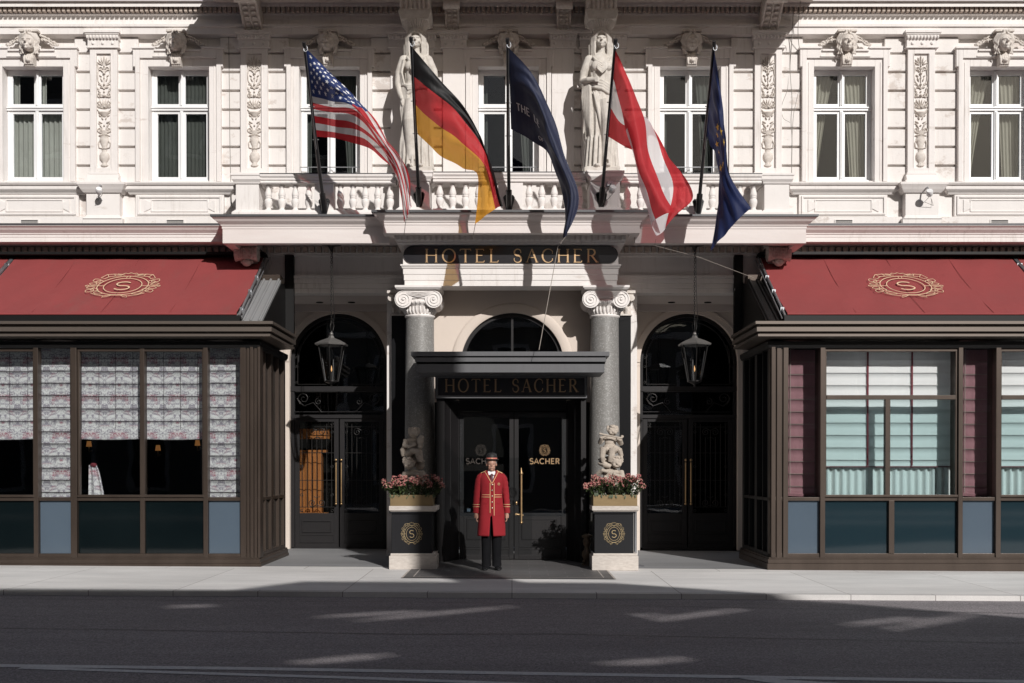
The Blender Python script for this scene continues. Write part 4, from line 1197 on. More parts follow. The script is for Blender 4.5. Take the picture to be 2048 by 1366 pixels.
M['tar'] = mat('tar_seam', (.05,.045,.048), .5)
def seam(pts, wv):
    m_ = MB(); L1 = []; L2 = []
    for px, py in pts:
        p = PG(px, py, zr); L1.append((p.x, p.y-wv/2, zr+SL*p.x+.003)); L2.append((p.x, p.y+wv/2, zr+SL*p.x+.003))
    n = len(pts); m_.add(L1+L2, [(i, i+1, n+i+1, n+i) for i in range(n-1)]); tag(m_.build('road_seam', M['tar']), kind='structure')
seam([(-300, 1203), (300, 1205), (900, 1206), (1500, 1213), (2300, 1225)], .018)
seam([(-300, 1262), (200, 1264), (800, 1270), (1100, 1268), (1700, 1276), (2300, 1284)], .02)
seam([(1500, 1202), (1512, 1206), (1520, 1211), (1528, 1215)], .05)
# building across the street: throws the shade over the road, mirrored in the glass
opp = thing('opposite_building', 'pale town house across the street, seen only as reflections in the hotel glass, with added blocks and screen for shade', 'building', (0, -21.3, 0))
M['opp'] = mat('opposite_render', (.26,.235,.21), .8, n1=(1,.4,(.20,.18,.16)))
M['oppg'] = mat('opposite_window_glass', (.03,.04,.05), .1)
m = MB()
m.box(-45, 45, -27, -21.3, 0, 7.3)
m.box(-45, -1.8, -27, -21.42, 7.2, 23)  # tall blocks here and below added to cut sky fill on the front
m.box(23.2, 45, -27, -21.42, 7.2, 25)
m.box(-1.38+.42*21.5, -.64+.42*21.5, -21.9, -21.4, 7.2, 3.94+.57*21.5)  # unseen stack added to shade the left column and putto
ob = m.build('wall', M['opp']); ob.parent = opp; ob.location = (0, 21.3, 0)  # wall together with the added shade blocks and stack
# thin unseen screen in place of a roof; slots added for road light streaks
YP = -21.30
def slot_line(pxa, pya, pxb, pyb):
    out = []
    for px, py in ((pxa, pya), (pxb, pyb)):
        p = PG(px, py, zr); D = p.y-YP
        out.append((p.x+.42*D, zr+.57*D))
    return out
streaks = [slot_line(a, b_, c, d_) for a, b_, c, d_ in ((625,1236,860,1222), (700,1244,1030,1212), (1150,1240,1330,1226), (1240,1248,1500,1214), (1690,1248,1850,1230), (1780,1256,1950,1224), (330,1217,440,1213), (470,1344,650,1322), (560,1330,790,1309), (1000,1346,1230,1326), (1110,1338,1395,1313))]
streaks.sort()
cols_ = []
top = [(-45, 10.45), (4.0, 10.45), (5.2, 11.1), (9.6, 11.1), (11.7, 10.05), (12.9, 9.3), (16, 7.4), (45, 7.4)]
def topz(x):
    for (a, za), (b_, zb_) in zip(top, top[1:]):
        if a <= x <= b_: return za+(zb_-za)*(x-a)/(b_-a)
    return 7.4
brk = sorted(set([-45, 45]+[t[0] for t in top]+[x for s_ in streaks for (x, z) in s_]+[i*.5 for i in range(-10, 32)]))
m = MB(); GW = .06
for xa, xb in zip(brk, brk[1:]):
    if xb-xa < 1e-4: continue
    xm = (xa+xb)/2; cuts = []
    for (p0, p1) in streaks:
        if p0[0] <= xm <= p1[0]:
            f = lambda x: p0[1]+(p1[1]-p0[1])*(x-p0[0])/(p1[0]-p0[0])
            env = math.sin(PI*min(1, max(0, (xm-p0[0])/(p1[0]-p0[0]))))**.6
            cuts.append((f(xa)-GW*env, f(xb)-GW*env, f(xa)+GW*env, f(xb)+GW*env))
    cuts.sort()
    la, lb = 7.3, 7.3
    for ca, cb, da, db in cuts+[(topz(xa+1e-6), topz(xb-1e-6), None, None)]:
        if ca > la and cb > lb:
            vs = [(xa, YP, la), (xb, YP, lb), (xb, YP, cb), (xa, YP, ca)]; vs += [(x, YP-.03, z) for x, y, z in vs]
            m.add(vs, [(0,1,2,3), (7,6,5,4), (0,4,5,1), (3,2,6,7)])
        if da is None: break
        la, lb = max(la, da), max(lb, db)
ob = m.build('slotted_shade_screen', M['opp']); ob.parent = opp; ob.location = (0, 21.3, 0)
m = MB(); g = MB()
for fl in range(2):
    for i in range(-12, 13):
        cx = i*2.6; z0 = .9+fl*3.3
        rect_frame(m, cx-.75, cx+.75, z0-.15, z0+2.25, .15, -21.30, -21.2)
        g.box(cx-.6, cx+.6, -21.29, -21.27, z0, z0+2.1)
for fl in range(2, 6):
    for i in range(-16, 0):
        cx = i*2.6; z0 = .9+fl*3.3
        rect_frame(m, cx-.75, cx+.75, z0-.15, z0+2.25, .15, -21.42, -21.33); g.box(cx-.6, cx+.6, -21.41, -21.39, z0, z0+2.1)
m.box(-45, 45, -21.3, -21.05, 3.65, 3.85); m.box(-45, 45, -21.3, -20.95, 7.1, 7.35)
ob = m.build('trim', M['stucco']); ob.parent = opp; ob.location = (0, 21.3, 0)
ob = g.build('glazing', M['oppg']); ob.parent = opp; ob.location = (0, 21.3, 0)

# sky and sun
SUN = Vector((.42, -1.0, .57)).normalized()
el = math.asin(SUN.z); az = math.atan2(SUN.x, SUN.y)
wd = bpy.data.worlds.new('World'); SC.world = wd; wd.use_nodes = True
nt = wd.node_tree; nt.nodes.clear()
o = nt.nodes.new('ShaderNodeOutputWorld'); bg = nt.nodes.new('ShaderNodeBackground'); sk = nt.nodes.new('ShaderNodeTexSky')
sk.sky_type = 'NISHITA'; sk.sun_disc = False; sk.sun_elevation = el; sk.sun_rotation = az
sk.air_density = 1.0; sk.dust_density = 2.0; sk.ozone_density = 1.0
bg.inputs[1].default_value = .05
nt.links.new(sk.outputs[0], bg.inputs[0]); nt.links.new(bg.outputs[0], o.inputs[0])
ld = bpy.data.lights.new('sun', 'SUN'); ld.energy = 5.0; ld.angle = R(.5); ld.color = (1, .972, .94)
lo = bpy.data.objects.new('sun', ld); COL.objects.link(lo)
lo.rotation_euler = (-SUN).to_track_quat('-Z', 'Y').to_euler()
SC.view_settings.view_transform = 'Standard'; SC.view_settings.look = 'None'
SC.view_settings.gamma = 1; SC.view_settings.exposure = -0.32
# ================================================================== CONSERVATORIES, AWNINGS
YC = .35
def toile():
    """printed cotton: mirrored scroll and bouquet pattern in plum on pale blue-white"""
    m = bpy.data.materials.new('toile_print_fabric'); m.use_nodes = True
    nt = m.node_tree; b = nt.nodes['Principled BSDF']; L = nt.links.new
    def N(t, **k):
        n = nt.nodes.new(t)
        for a, v in k.items(): setattr(n, a, v)
        return n
    def math_(op, a, v=None, w=None):
        n = N('ShaderNodeMath', operation=op)
        if hasattr(a, 'links'): L(a, n.inputs[0])
        if v is not None:
            if hasattr(v, 'links'): L(v, n.inputs[1])
            else: n.inputs[1].default_value = v
        return n.outputs[0]
    tc = N('ShaderNodeTexCoord'); sp = N('ShaderNodeSeparateXYZ'); L(tc.outputs['Object'], sp.inputs[0])
    px = math_('PINGPONG', sp.outputs[0], .24); z4 = math_('MULTIPLY', sp.outputs[2], 1.0)
    pz = math_('MODULO', math_('ADD', z4, 20.0), .62)
    cb = N('ShaderNodeCombineXYZ'); L(px, cb.inputs[0]); L(pz, cb.inputs[2])
    n1 = N('ShaderNodeTexNoise'); n1.inputs['Scale'].default_value = 9; n1.inputs['Detail'].default_value = 2.5; n1.inputs['Distortion'].default_value = 1.2
    L(cb.outputs[0], n1.inputs['Vector'])
    d = math_('ABSOLUTE', math_('SUBTRACT', n1.outputs[0], .5))
    r = N('ShaderNodeMapRange'); r.inputs[1].default_value = .014; r.inputs[2].default_value = .060; r.inputs[3].default_value = .85; r.inputs[4].default_value = 0; L(d, r.inputs[0])
    n2 = N('ShaderNodeTexNoise'); n2.inputs['Scale'].default_value = 30; n2.inputs['Detail'].default_value = 3; n2.inputs['Distortion'].default_value = .8
    L(cb.outputs[0], n2.inputs['Vector'])
    r2 = N('ShaderNodeMapRange'); r2.inputs[1].default_value = .49; r2.inputs[2].default_value = .60; r2.inputs[4].default_value = .85; L(n2.outputs[0], r2.inputs[0])
    v = N('ShaderNodeTexNoise'); v.inputs['Scale'].default_value = 5.5; v.inputs['Detail'].default_value = 1; L(cb.outputs[0], v.inputs['Vector'])
    r3 = N('ShaderNodeMapRange'); r3.inputs[1].default_value = .55; r3.inputs[2].default_value = .66; L(v.outputs[0], r3.inputs[0])
    bq = math_('MULTIPLY', math_('ADD', r2.outputs[0], .25), r3.outputs[0])
    tot = math_('MAXIMUM', math_('MAXIMUM', r.outputs[0], math_('MULTIPLY', r2.outputs[0], .6)), bq)
    mx = N('ShaderNodeMix', data_type='RGBA'); mx.inputs[6].default_value = (.23, .20, .26, 1); mx.inputs[7].default_value = (.33, .07, .12, 1); L(r3.outputs[0], mx.inputs[0])
    m2 = N('ShaderNodeMix', data_type='RGBA'); m2.inputs[6].default_value = (.73, .735, .73, 1)
    L(mx.outputs[2], m2.inputs[7]); L(tot, m2.inputs[0]); L(m2.outputs[2], b.inputs['Base Color'])
    b.inputs['Roughness'].default_value = .9
    return m
M['toile'] = toile()
M['cream_blind'] = mat('cream_blind_fabric', (.86,.83,.81), .9, n1=(30,.4,(.76,.73,.71),(4,1,.3)))
M['maroon'] = mat('maroon_blind_fabric', (.38,.20,.225), .9, n1=(20,.6,(.28,.13,.15),(4,1,.4)))
M['tape'] = mat('maroon_tape', (.16,.02,.03), .8)
M['seam'] = mat('dark_seam_and_pleat_shade', (.10,.08,.09), .9)
M['teal_glass'] = glassmat('teal_tinted_glass', (.80,.87,.875), 1.35)
M['shop_glass'] = glassmat('shop_front_glass', (.89,.90,.90), 1.35)
M['panel_dark'] = mat('dark_teal_glass_panel', (.003,.006,.007), .06, n1=(1.2,.8,(.005,.009,.010)), coat=0)
M['panel_dark2'] = mat('blue_teal_glass_panel', (.013,.026,.034), .06, n1=(1.2,.8,(.012,.028,.036)))
M['panel_grey'] = mat('blue_grey_glass_panel', (.080,.108,.14), .12, n1=(1.6,.5,(.07,.095,.125)))
M['awning'] = mat('red_awning_canvas', (.27,.046,.046), .8, n1=(1.6,.6,(.215,.044,.044),(1,.5,.5)), bump=(3.5,.5,.03), stain=(1.2,.58,.72,(.22,.06,.055),(1,.4,.4)))
M['floor_in'] = mat('interior_floor', (.05,.03,.025), .6)
M['dimgold'] = mat('shaded_gilt', (.035,.027,.02), .6)  # same gilt with shade put into its colour, for the left door
M['black_rail_and_shade'] = mat('black_metal_and_shade', (.008,.0075,.0075), .5, spec=.25)  # black parts; also stands for shade on the right conservatory

def SH(x): return x*1.0224      # same sight line, at the depth of the blinds
def zc_(py): return Z(py, YC)
def cp(mb, par, name, mats, bev=0, parent=None):
    o = mb.build(name, mats, None, bev); o.parent = parent or par
    if parent is None: o.location = -Vector(par.location)
    return o
def blind(x0, x1, z0, z1, y, step=.205, lift=0, mi=0, m=None, seam=True, side=0):  # seam: adds the dark strips that paint in pleat shade
    """roman blind with horizontal pleats"""
    m = m or MB(); z = z1; first = True; nx = 14
    rows = []
    while z > z0+lift+.001:
        zn = max(z0+lift, z-step)
        for t in (0, .5, .92, 1):
            zz = z+(zn-z)*t; bul = -.012*math.sin(PI*t)-.006*(t > .9)
            rows.append((zz, y+bul))
        z = zn
    for k in range(4 if lift else 0):
        rows.append((z0+lift*(1-(k+.5)/4), y-.03-.012*(k % 2))); rows.append((z0+lift*(1-(k+1)/4), y+.0-.012*(k % 2)))
    vs = []; fs = []
    for zz, yy in rows:
        for i in range(nx+1):
            u = i/nx; sag = -.014*math.sin(PI*u)*((z1-zz)/(z1-z0))**2
            vs.append((x0+(x1-x0)*u, yy+.004*math.sin(u*19+zz*3), zz+sag))
    for r in range(len(rows)-1):
        for i in range(nx):
            k = r*(nx+1)+i; fs.append((k, k+1, k+nx+2, k+nx+1))
    m.add(vs, fs, mi, True)
    if seam:
        z = z1-step
        while z > z0+lift+.02:
            m.box(x0, x1, y-.016, y-.011, z-.004, z+.003, 1); z -= step  # dark strips paint in the shade of each pleat
    return m

LEFT_BARS = [(-215,-204), (-146,-135), (-2,8-1) , (66,75), (140,152), (279,288), (406,414), (480,490)]
def conservatory(side):
    s = side
    XC = -4.10 if s < 0 else 4.17
    t = thing('conservatory', 'bronze framed glass conservatory with floral blinds left of the entrance' if s < 0 else 'bronze framed glass conservatory with maroon and white blinds right of the entrance', 'conservatory', (XC, YC, 0), group='glass conservatories flanking the entrance')
    # ---- cornice
    prof = [(-.1, 3.95), (.305, 3.95), (.305, 3.905), (.22, 3.90), (.22, 3.862), (.28, 3.860), (.28, 3.79), (.20, 3.785), (.20, 3.755), (.255, 3.753), (.255, 3.715), (.02, 3.70), (-.1, 3.66)]
    path = [(-13.2, YC), (XC, YC), (XC, 2.05)] if s < 0 else [(XC, 2.05), (XC, YC), (13.2, YC)]
    m = MB(); m.sweep(prof, path); cp(m, t, 'cornice', M['bronze_pale'])
    m = MB(); m.sweep([(-.05, 3.66), (.05, 3.66), (.05, 3.60), (.02, 3.55), (-.05, 3.55)], [(-13.2, YC), (XC, YC), (XC, 2.5)] if s < 0 else [(XC, 2.5), (XC, YC), (13.2, YC)])
    cp(m, t, 'head_rail', M['black_rail_and_shade'])
    # ---- plinth
    m = MB()
    pth = [(-13.2, YC), (XC, YC), (XC, 2.55)] if s < 0 else [(XC, 2.55), (XC, YC), (13.2, YC)]
    m.sweep([(-.1, -.1), (.05, -.1), (.05, .075), (.035, .085), (.035, .145), (.02, .155), (.02, .175), (-.1, .175)], pth)
    cp(m, t, 'plinth', M['bronze'])
    z_s0, z_s1 = zc_(1002), zc_(982 if s < 0 else 994)
    zp0, zp1 = zc_(1108), zc_(1001)
    ZT = 3.62
    fr = MB()
    # horizontal rails
    if s < 0: xa, xb = -13.2, XC-.0
    else: xa, xb = XC+.0, 13.2
    fr.box(xa, xb, YC+.0, YC+.12, .175, .235)
    fr.box(xa, xb, YC-.0, YC+.12, zp1-.005, z_s0+.06)
    def bar(pa, pb, z0=.17, z1=ZT, dy=.025):
        a, b_ = X(pa, YC, 870), X(pb, YC, 870)
        if z0 < .2:
            fr.box(a, b_, YC-dy, YC+.13, z0, z1)
        else: fr.box(a, b_, YC-dy*.4, YC+.13, z0, z1)
        return a, b_
    if s < 0:
        posts = [(68,77), (142,154), (407,416), (481,492)]
        thin = [(280,289)]
        posts += [(-207,-196), (-281,-269), (-546,-535), (-620,-609)]; thin += [(-69,-60), (-410,-400)]
        wides = [(154,407), (-196,68), (-535,-281)]; narrows = [(77,142), (416,481), (-269,-207), (-609,-546)]
        ribs = [(494,499), (501,507), (509,514), (516,521)]
    else:
        posts = [(1566,1576), (1640,1650), (1916,1925), (1991,2001), (2267,2277), (2341,2351)]
        thin = []; wides = [(1650,1916), (2001,2267)]; narrows = [(1576,1640), (1925,1991), (2277,2341)]
        ribs = [(1553,1562), (1542,1550)]
    for a, b_ in posts:
        q0, q1 = bar(a, b_)
        if s > 0: fr.box(q0+.006, q1-.006, YC+.13, YC+.34, .24, ZT)
    for a, b_ in thin: bar(a, b_, .235)
    for i, (a, b_) in enumerate(ribs):
        x0, x1 = X(a, YC, 870), X(b_, YC, 870)
        fr.box(x0, x1, YC-.02-.012*(i % 2), YC+.14+.02*i, .17, ZT)
    x0, x1 = (X(490, YC), XC) if s < 0 else (XC, X(1566, YC))
    fr.box(x0, x1, YC+.008, YC+.14, .17, ZT)
    # sunk sill of the wide windows
    for a, b_ in wides:
        x0, x1 = X(a, YC), X(b_, YC)
        fr.box(x0, x1, YC-.03, YC+.10, z_s0+.062, z_s0+.10)
        fr.box(x0, x0+.03, YC+.015, YC+.10, z_s0+.1, ZT-.1); fr.box(x1-.03, x1, YC+.015, YC+.10, z_s0+.1, ZT-.1); fr.box(x0, x1, YC+.012, YC+.10, ZT-.12, ZT-.0)
        if s > 0:
            zt = zc_(794.5); fr.box(x0+.03, x1-.03, YC+.005, YC+.10, zt-.035, zt+.035)
            xm = X(a+126.5, YC); fr.box(xm-.04, xm+.04, YC+.005, YC+.10, z_s0+.1, zt-.035)
            xm2 = X(a+134, YC); fr.box(xm2-.045, xm2+.045, YC-.01, YC+.10, .235, zp1)
    # side return
    sy = [(.50,.56), (.88,.92), (1.32,1.50), (1.92,1.96), (2.36,2.5)]
    sd = MB()
    for a, b_ in sy: sd.box(XC, XC+.10*s, a, b_, .17, ZT)
    sd.box(XC+.003*s, XC+.09*s, YC+.16, 2.5, .175, .24); sd.box(XC+.003*s, XC+.09*s, YC+.16, 2.5, zp1-.01, z_s0+.05)
    cp(sd, t, 'side_frame', M['bronze'] if s < 0 else M['black_rail_and_shade'], bev=.004)  # right return coloured black to stand for its shaded face
    f = cp(fr, t, 'frame', M['bronze'], bev=.004)
    # ---- glass and panels
    for a, b_ in narrows+wides:
        x0, x1 = X(a, YC), X(b_, YC); wide = (a, b_) in wides
        g = MB(); g.box(x0+.01, x1-.01, YC+.07, YC+.076, z_s0+.06, ZT-.01)
        mt = M['shop_glass'] if (s < 0 or not wide) else M['teal_glass']
        if s > 0 and wide:
            g = MB(); g.box(x0+.01, x1-.01, YC+.07, YC+.076, z_s0+.06, zc_(794.5))
            g2 = MB(); g2.box(x0+.01, x1-.01, YC+.07, YC+.076, zc_(794.5), ZT-.01); cp(g2, t, 'pane', M['glass_clear'])
        cp(g, t, 'pane', mt)
        g = MB(); g.box(x0, x1, YC+.05, YC+.07, .20, zp1+.01)
        cp(g, t, 'lower_panel', M['panel_grey'] if not wide else (M['panel_dark'] if s < 0 else M['panel_dark2']))
        # blinds
        yb_ = YC+.40
        if s < 0:
            if wide:
                xm = (x0+x1)/2
                for (c0, c1) in ((SH(x0)-.02, SH(xm)-.005), (SH(xm)+.005, SH(x1)+.02)):
                    zb0 = zc_(877)
                    m = blind(c0, c1, zb0, ZT, yb_, lift=.17)
                    for u in (.10, .37, .63, .9):
                        xx = c0+(c1-c0)*u; m.box(xx-.003, xx+.003, yb_-.035, yb_-.03, zb0+.16, ZT, 1)
                    cp(m, t, 'blind', [M['toile'], M['seam']])
                m = MB()
                wavy(x0+.04, x0+.17, z_s0+.05, zc_(930), yb_-.02, .02, .07, 40, x0b=x0+.03, x1b=x0+.30, mb=m); m.ball((x0+.12, yb_-.03, zc_(930)), (.06, .03, .04), 8, 1)
                cp(m, t, 'tied_curtain', [M['toile'], M['tape']])
            else:
                m = blind(SH(x0)-.02, SH(x1)+.02, z_s0+.05, ZT, yb_, lift=.0, step=.20)
                cp(m, t, 'blind', [M['toile'], M['seam']])
        else:
            if wide:
                zb0 = zc_(934)
                m = blind(SH(x0)-.03, SH(x1)+.01, zb0, ZT-.02, yb_, step=.205, seam=False)
                z = ZT-.02-.205
                while z > zb0+.05: m.box(SH(x0)-.03, SH(x1)+.01, yb_-.022, yb_-.016, z-.004, z+.004, 0); z -= .205
                for u in (.325, .665):
                    xx = SH(x0)+(x1-x0)*u; m.box(xx-.014, xx+.014, yb_-.034, yb_-.03, zb0+.02, ZT-.02, 1); m.ball((xx, yb_-.04, zb0+.18), (.012, .012, .03), 6, 1)
                m.box(SH(x0)-.03, SH(x1)+.01, yb_-.03, yb_-.01, zb0-.006, zb0+.012, 1)
                cp(m, t, 'blind', [M['cream_blind'], M['tape']])
                m = wavy(SH(x0)-.03, SH(x1)-.02, z_s0+.05, zb0+.05, yb_+.06, .028, .125, 160)
                cp(m, t, 'cafe_curtain', M['cream_blind'])
            else:
                m = blind(SH(x0)-.03, SH(x1)-.03, z_s0+.07, ZT-.05, yb_, step=.205, seam=False, lift=.06)
                for u in (.06, .94):
                    xx = SH(x0)-.0+(x1-x0)*u*.95; m.box(xx-.004, xx+.004, yb_-.035, yb_-.031, z_s0+.12, ZT-.02, 2)
                z = ZT-.05-.205
                while z > z_s0+.16: m.box(SH(x0)-.03, SH(x1)-.03, yb_-.022, yb_-.016, z-.003, z+.003, 2); z -= .205
                cp(m, t, 'blind', [M['maroon'], M['tape'], M['wire']])
    # return glass, roof and interior shell
    g = MB(); g.box(XC+.06*s, XC+.066*s, YC+.12, 2.45, z_s0+.05, ZT); cp(g, t, 'pane', M['shop_glass'])
    g = MB(); g.box(XC+.05*s, XC+.065*s, YC+.12, 2.45, .2, zp1); cp(g, t, 'lower_panel', M['panel_dark'])
    xin = 13.2*s
    m = MB(); m.box(XC+.1*s, xin, YC+.14, 2.56, .02, .06); m.box(XC+.1*s, xin, 2.52, 2.57, .06, 3.7); m.box(XC+.1*s, xin, YC+.12, 2.56, 3.66, 3.70)
    m.box(XC+.1*s, xin, YC+.135, YC+.15, .2, zp1)
    cp(m, t, 'interior', M['dark'])
    # glazed lean-to roof with its end wall
    m = MB(); ya, za, yb2, zb2 = .50, 4.0, 2.05, 4.93
    def rf(y): return za+(zb2-za)*(y-ya)/(yb2-ya)
    x0, x1 = (XC-.42, XC+.02) if s < 0 else (XC-.02, XC+.42)
    X0, X1 = (-13.2, XC+.02) if s < 0 else (XC-.02, 13.2)
    m.add([(X0, ya, za), (X1, ya, za), (X1, yb2, zb2), (X0, yb2, zb2), (X0, ya, za-.05), (X1, ya, za-.05), (X1, yb2, zb2-.05), (X0, yb2, zb2-.05)], [(0,1,2,3), (7,6,5,4), (0,4,5,1), (1,5,6,2), (2,6,7,3), (3,7,4,0)])
    for k in (.0, .14, .26, .40):
        xx = XC+s*(.02+k)
        m.tube([(xx, ya+.01, za+.015), (xx, yb2, zb2+.015)], .022, 6)
    cp(m, t, 'glazed_roof', M['alu'] if s < 0 else M['black_rail_and_shade'])  # right roof coloured black in place of shade
    m = MB(); m.box(x0+.02, x1-.02, yb2, yb2+.25, zb2-.12, zb2+.10)
    cp(m, t, 'roof_end_box', M['bronze'])
    m = MB(); m.extrude_x([(ya+.1, za-.02), (2.55, za-.02), (2.55, 4.95), (yb2, zb2-.06)], XC-.012, XC+.012)
    m.box(XC+.0, XC-.16*s, 2.47, 2.56, 3.9, 5.46)
    cp(m, t, 'end_wall', M['black_rail_and_shade'])
    if s < 0:
        for px, py in ((178,890), (316,898), (395,888)):
            c = P(px, py, 2.35); m = MB()
            m.tube([(c.x, 2.5, c.z-.1), (c.x, 2.35, c.z-.12), (c.x, 2.35, c.z-.03)], .012, 6)
            m.lathe([(.05, 0), (.035, .10)], (c.x, 2.35, c.z-.03), 12, 1)
            cp(m, t, 'wall_lamp', [M['brass'], M['glow']])
    # small surveillance camera like fitting on the corner of the left return
    return t
gm = bpy.data.materials.new('lit_lamp_shade'); gm.use_nodes = True
gb = gm.node_tree.nodes['Principled BSDF']; gb.inputs['Base Color'].default_value = (.9, .5, .2, 1)
gb.inputs['Emission Color'].default_value = (1, .42, .12, 1); gb.inputs['Emission Strength'].default_value = .22
M['glow'] = gm
CL = conservatory(-1); CRt = conservatory(1)

# ---- awnings
def awning(xa, xb, label, emb=None):
    yt, zt, yb, zb = 2.42, 5.41, .46, 4.13
    t = thing('awning', label, 'awning', ((xa+xb)/2, 2.5, 5.4), group='red awnings over the conservatories')
    L_ = math.hypot(yt-yb, zt-zb); ny = 30; nx = 48
    nrm = Vector((0, -(zt-zb), (yt-yb))).normalized()
    m = MB(); vs = []; fs = []
    for j in range(ny+1):
        v = j/ny
        for i in range(nx+1):
            u = i/nx; sag = -.05*math.sin(PI*v)-.004*math.sin(u*40+v*9)-.012*math.sin(u*13-v*7)*math.sin(PI*v)-.006*math.sin(u*31+v*5)*v
            p = Vector((xa+(xb-xa)*u, yt+(yb-yt)*v, zt+(zb-zt)*v)) + nrm*sag
            vs.append(p)
    for j in range(ny):
        for i in range(nx):
            k = j*(nx+1)+i; fs.append((k, k+1, k+nx+2, k+nx+1))
    m.add(vs, fs, 0, True)
    k = 1.12; x = xa+k
    while x < xb-.1:    # sewn seams
        pts = [Vector((x, yt+(yb-yt)*q_, zt+(zb-zt)*q_))+nrm*(-.05*math.sin(PI*q_)+.003) for q_ in [i/12 for i in range(13)]]
        m.tube(pts, .004, 4); x += k
    fab = cp(m, t, 'canvas', M['awning'])
    m = MB(); m.tube([(xa, yb, zb-.012), (xb, yb, zb-.012)], .020, 10, 0)
    cp(m, t, 'front_roller', M['awning'])
    m = MB(); m.box(xa-.05, xb+.05, yb-.01, yb+.10, zb-.19, zb-.035); m.box(xa-.05, xb+.05, yt-.20, yt+.15, zt+.012, zt+.06)
    cp(m, t, 'cassette', M['black_rail_and_shade'])
    for x in (xa-.035, xb+.035):
        m = MB(); m.tube([(x, yt, zt-.02), (x, yb, zb-.04)], .022, 8); m.tube([(x+(.05 if x > (xa+xb)/2 else -.05), yt, zt-.06), (x+(.05 if x > (xa+xb)/2 else -.05), yb, zb-.08)], .012, 6)
        for q_ in (.12, .35, .6, .9):
            m.box(x-.03, x+.03, yt+(yb-yt)*q_-.01, yt+(yb-yt)*q_+.01, zt+(zb-zt)*q_-.09, zt+(zb-zt)*q_+.0)
        cp(m, t, 'guide_rail', M['steel'])
    if emb is not None:
        e_ = MB(); emblem(e_, 0, 0, 1.08, -.004, 0, 0, 1.28, .0125)
        v0 = emb[1]; c = Vector((emb[0], yt+(yb-yt)*v0, zt+(zb-zt)*v0)) + nrm*(-.05*math.sin(PI*v0)+.032)
        up = Vector((0, yt-yb, zt-zb)).normalized()
        def mp(p):
            dv = -p[2]/L_; vv = v0+dv
            return c + Vector((1,0,0))*p[0] + up*p[2] - nrm*p[1]*1.0 + nrm*(-.05*math.sin(PI*vv)+.05*math.sin(PI*v0))
        e_.v = [tuple(mp(p)) for p in e_.v]
        cp(e_, t, 'emblem', M['goldp'])
    return t
pe = P(246, 577, 1.5); awning(-8.93, -4.47, 'red canvas awning with gold emblem over the left conservatory', (X(246, 1.42, 577), .52))
awning(-13.2, -9.03, 'plain red awning just entering the left edge beside the emblem awning')
awning(4.47, 8.98, 'red canvas awning with gold emblem over the right conservatory', (X(1811, 1.42, 577), .52))
awning(9.08, 13.2, 'plain red awning just entering the right edge beside the emblem awning')

# ================================================================== ENTRANCE PORCH
porch = thing('entrance_porch', 'dark grey entrance porch with flat canopy and glazed double doors', 'porch', (0, 1.3, 0))
m = MB()
def slab(pxa, pxb, pya, pyb, Y, yback=1.55):
    a, b_ = P(pxa, pya, Y), P(pxb, pyb, Y); m.box(a.x, b_.x, Y, yback, b_.z, a.z)
slab(822, 1219, 703, 712, .54); slab(830, 1212, 714.5, 723.5, .58); slab(835, 1209, 728, 745, .61)
cp(m, porch, 'canopy', M['canopy'], bev=.004)
m = MB(); a, b_ = P(833, 712, .66), P(1210, 728, .66); m.box(a.x, b_.x, .64, 1.5, b_.z, a.z+.01)
a, b_ = P(838, 742, .66), P(1206, 742, .66); m.box(a.x, b_.x, .68, 1.6, Z(743, .64), Z(740, .64))
cp(m, porch, 'canopy_core', M['black_rail_and_shade'])
# header box behind the sign, frame strip
XH0, XH1 = X(870, 1.28, 780), X(1175, 1.28, 780)
zh0, zh1 = Z(797, 1.28), 3.21
m = MB(); m.box(XH0, XH1, 1.30, 1.72, zh0, zh1)
for (xa, xb, xc, xd) in ((XH0+.02, X(888, 1.2, 950), X(918, 1.85, 950), XH0+.02), (XH1-.02, X(1163, 1.2, 950), X(1133, 1.85, 950), XH1-.02)):
    vs = [(xa, 1.34, 0), (xb, 1.34, 0), (xc, 1.86, 0), (xa, 1.90, 0)]; vs += [(x, y, zh0) for x, y, z in vs]
    m.add(vs, [(0,3,2,1), (4,5,6,7), (0,1,5,4), (1,2,6,5), (2,3,7,6), (3,0,4,7)])
m.box(X(918, 1.85), X(1133, 1.85), 1.86, 1.95, Z(822, 1.85), zh0+.1)
cp(m, porch, 'porch_frame', M['door'], bev=.003)
m = MB()   # glazing bead strips on the splayed reveals
for s_, pa, pb in ((-1, 888, 918), (1, 1163, 1133)):
    x0, x1 = X(pa, 1.34, 950), X(pb, 1.86, 950)
    for t_ in (.03, .42, .97):
        x_ = x0+(x1-x0)*t_; y_ = 1.34+(1.86-1.34)*t_
        m.tube([(x_, y_-.004, .02), (x_, y_-.004, zh0-.05)], .008, 6)
cp(m, porch, 'reveal_bead', M['door'])
xl, xm, xr = X(919, 1.85, 950), X(1028, 1.85, 950), X(1132, 1.85, 950)
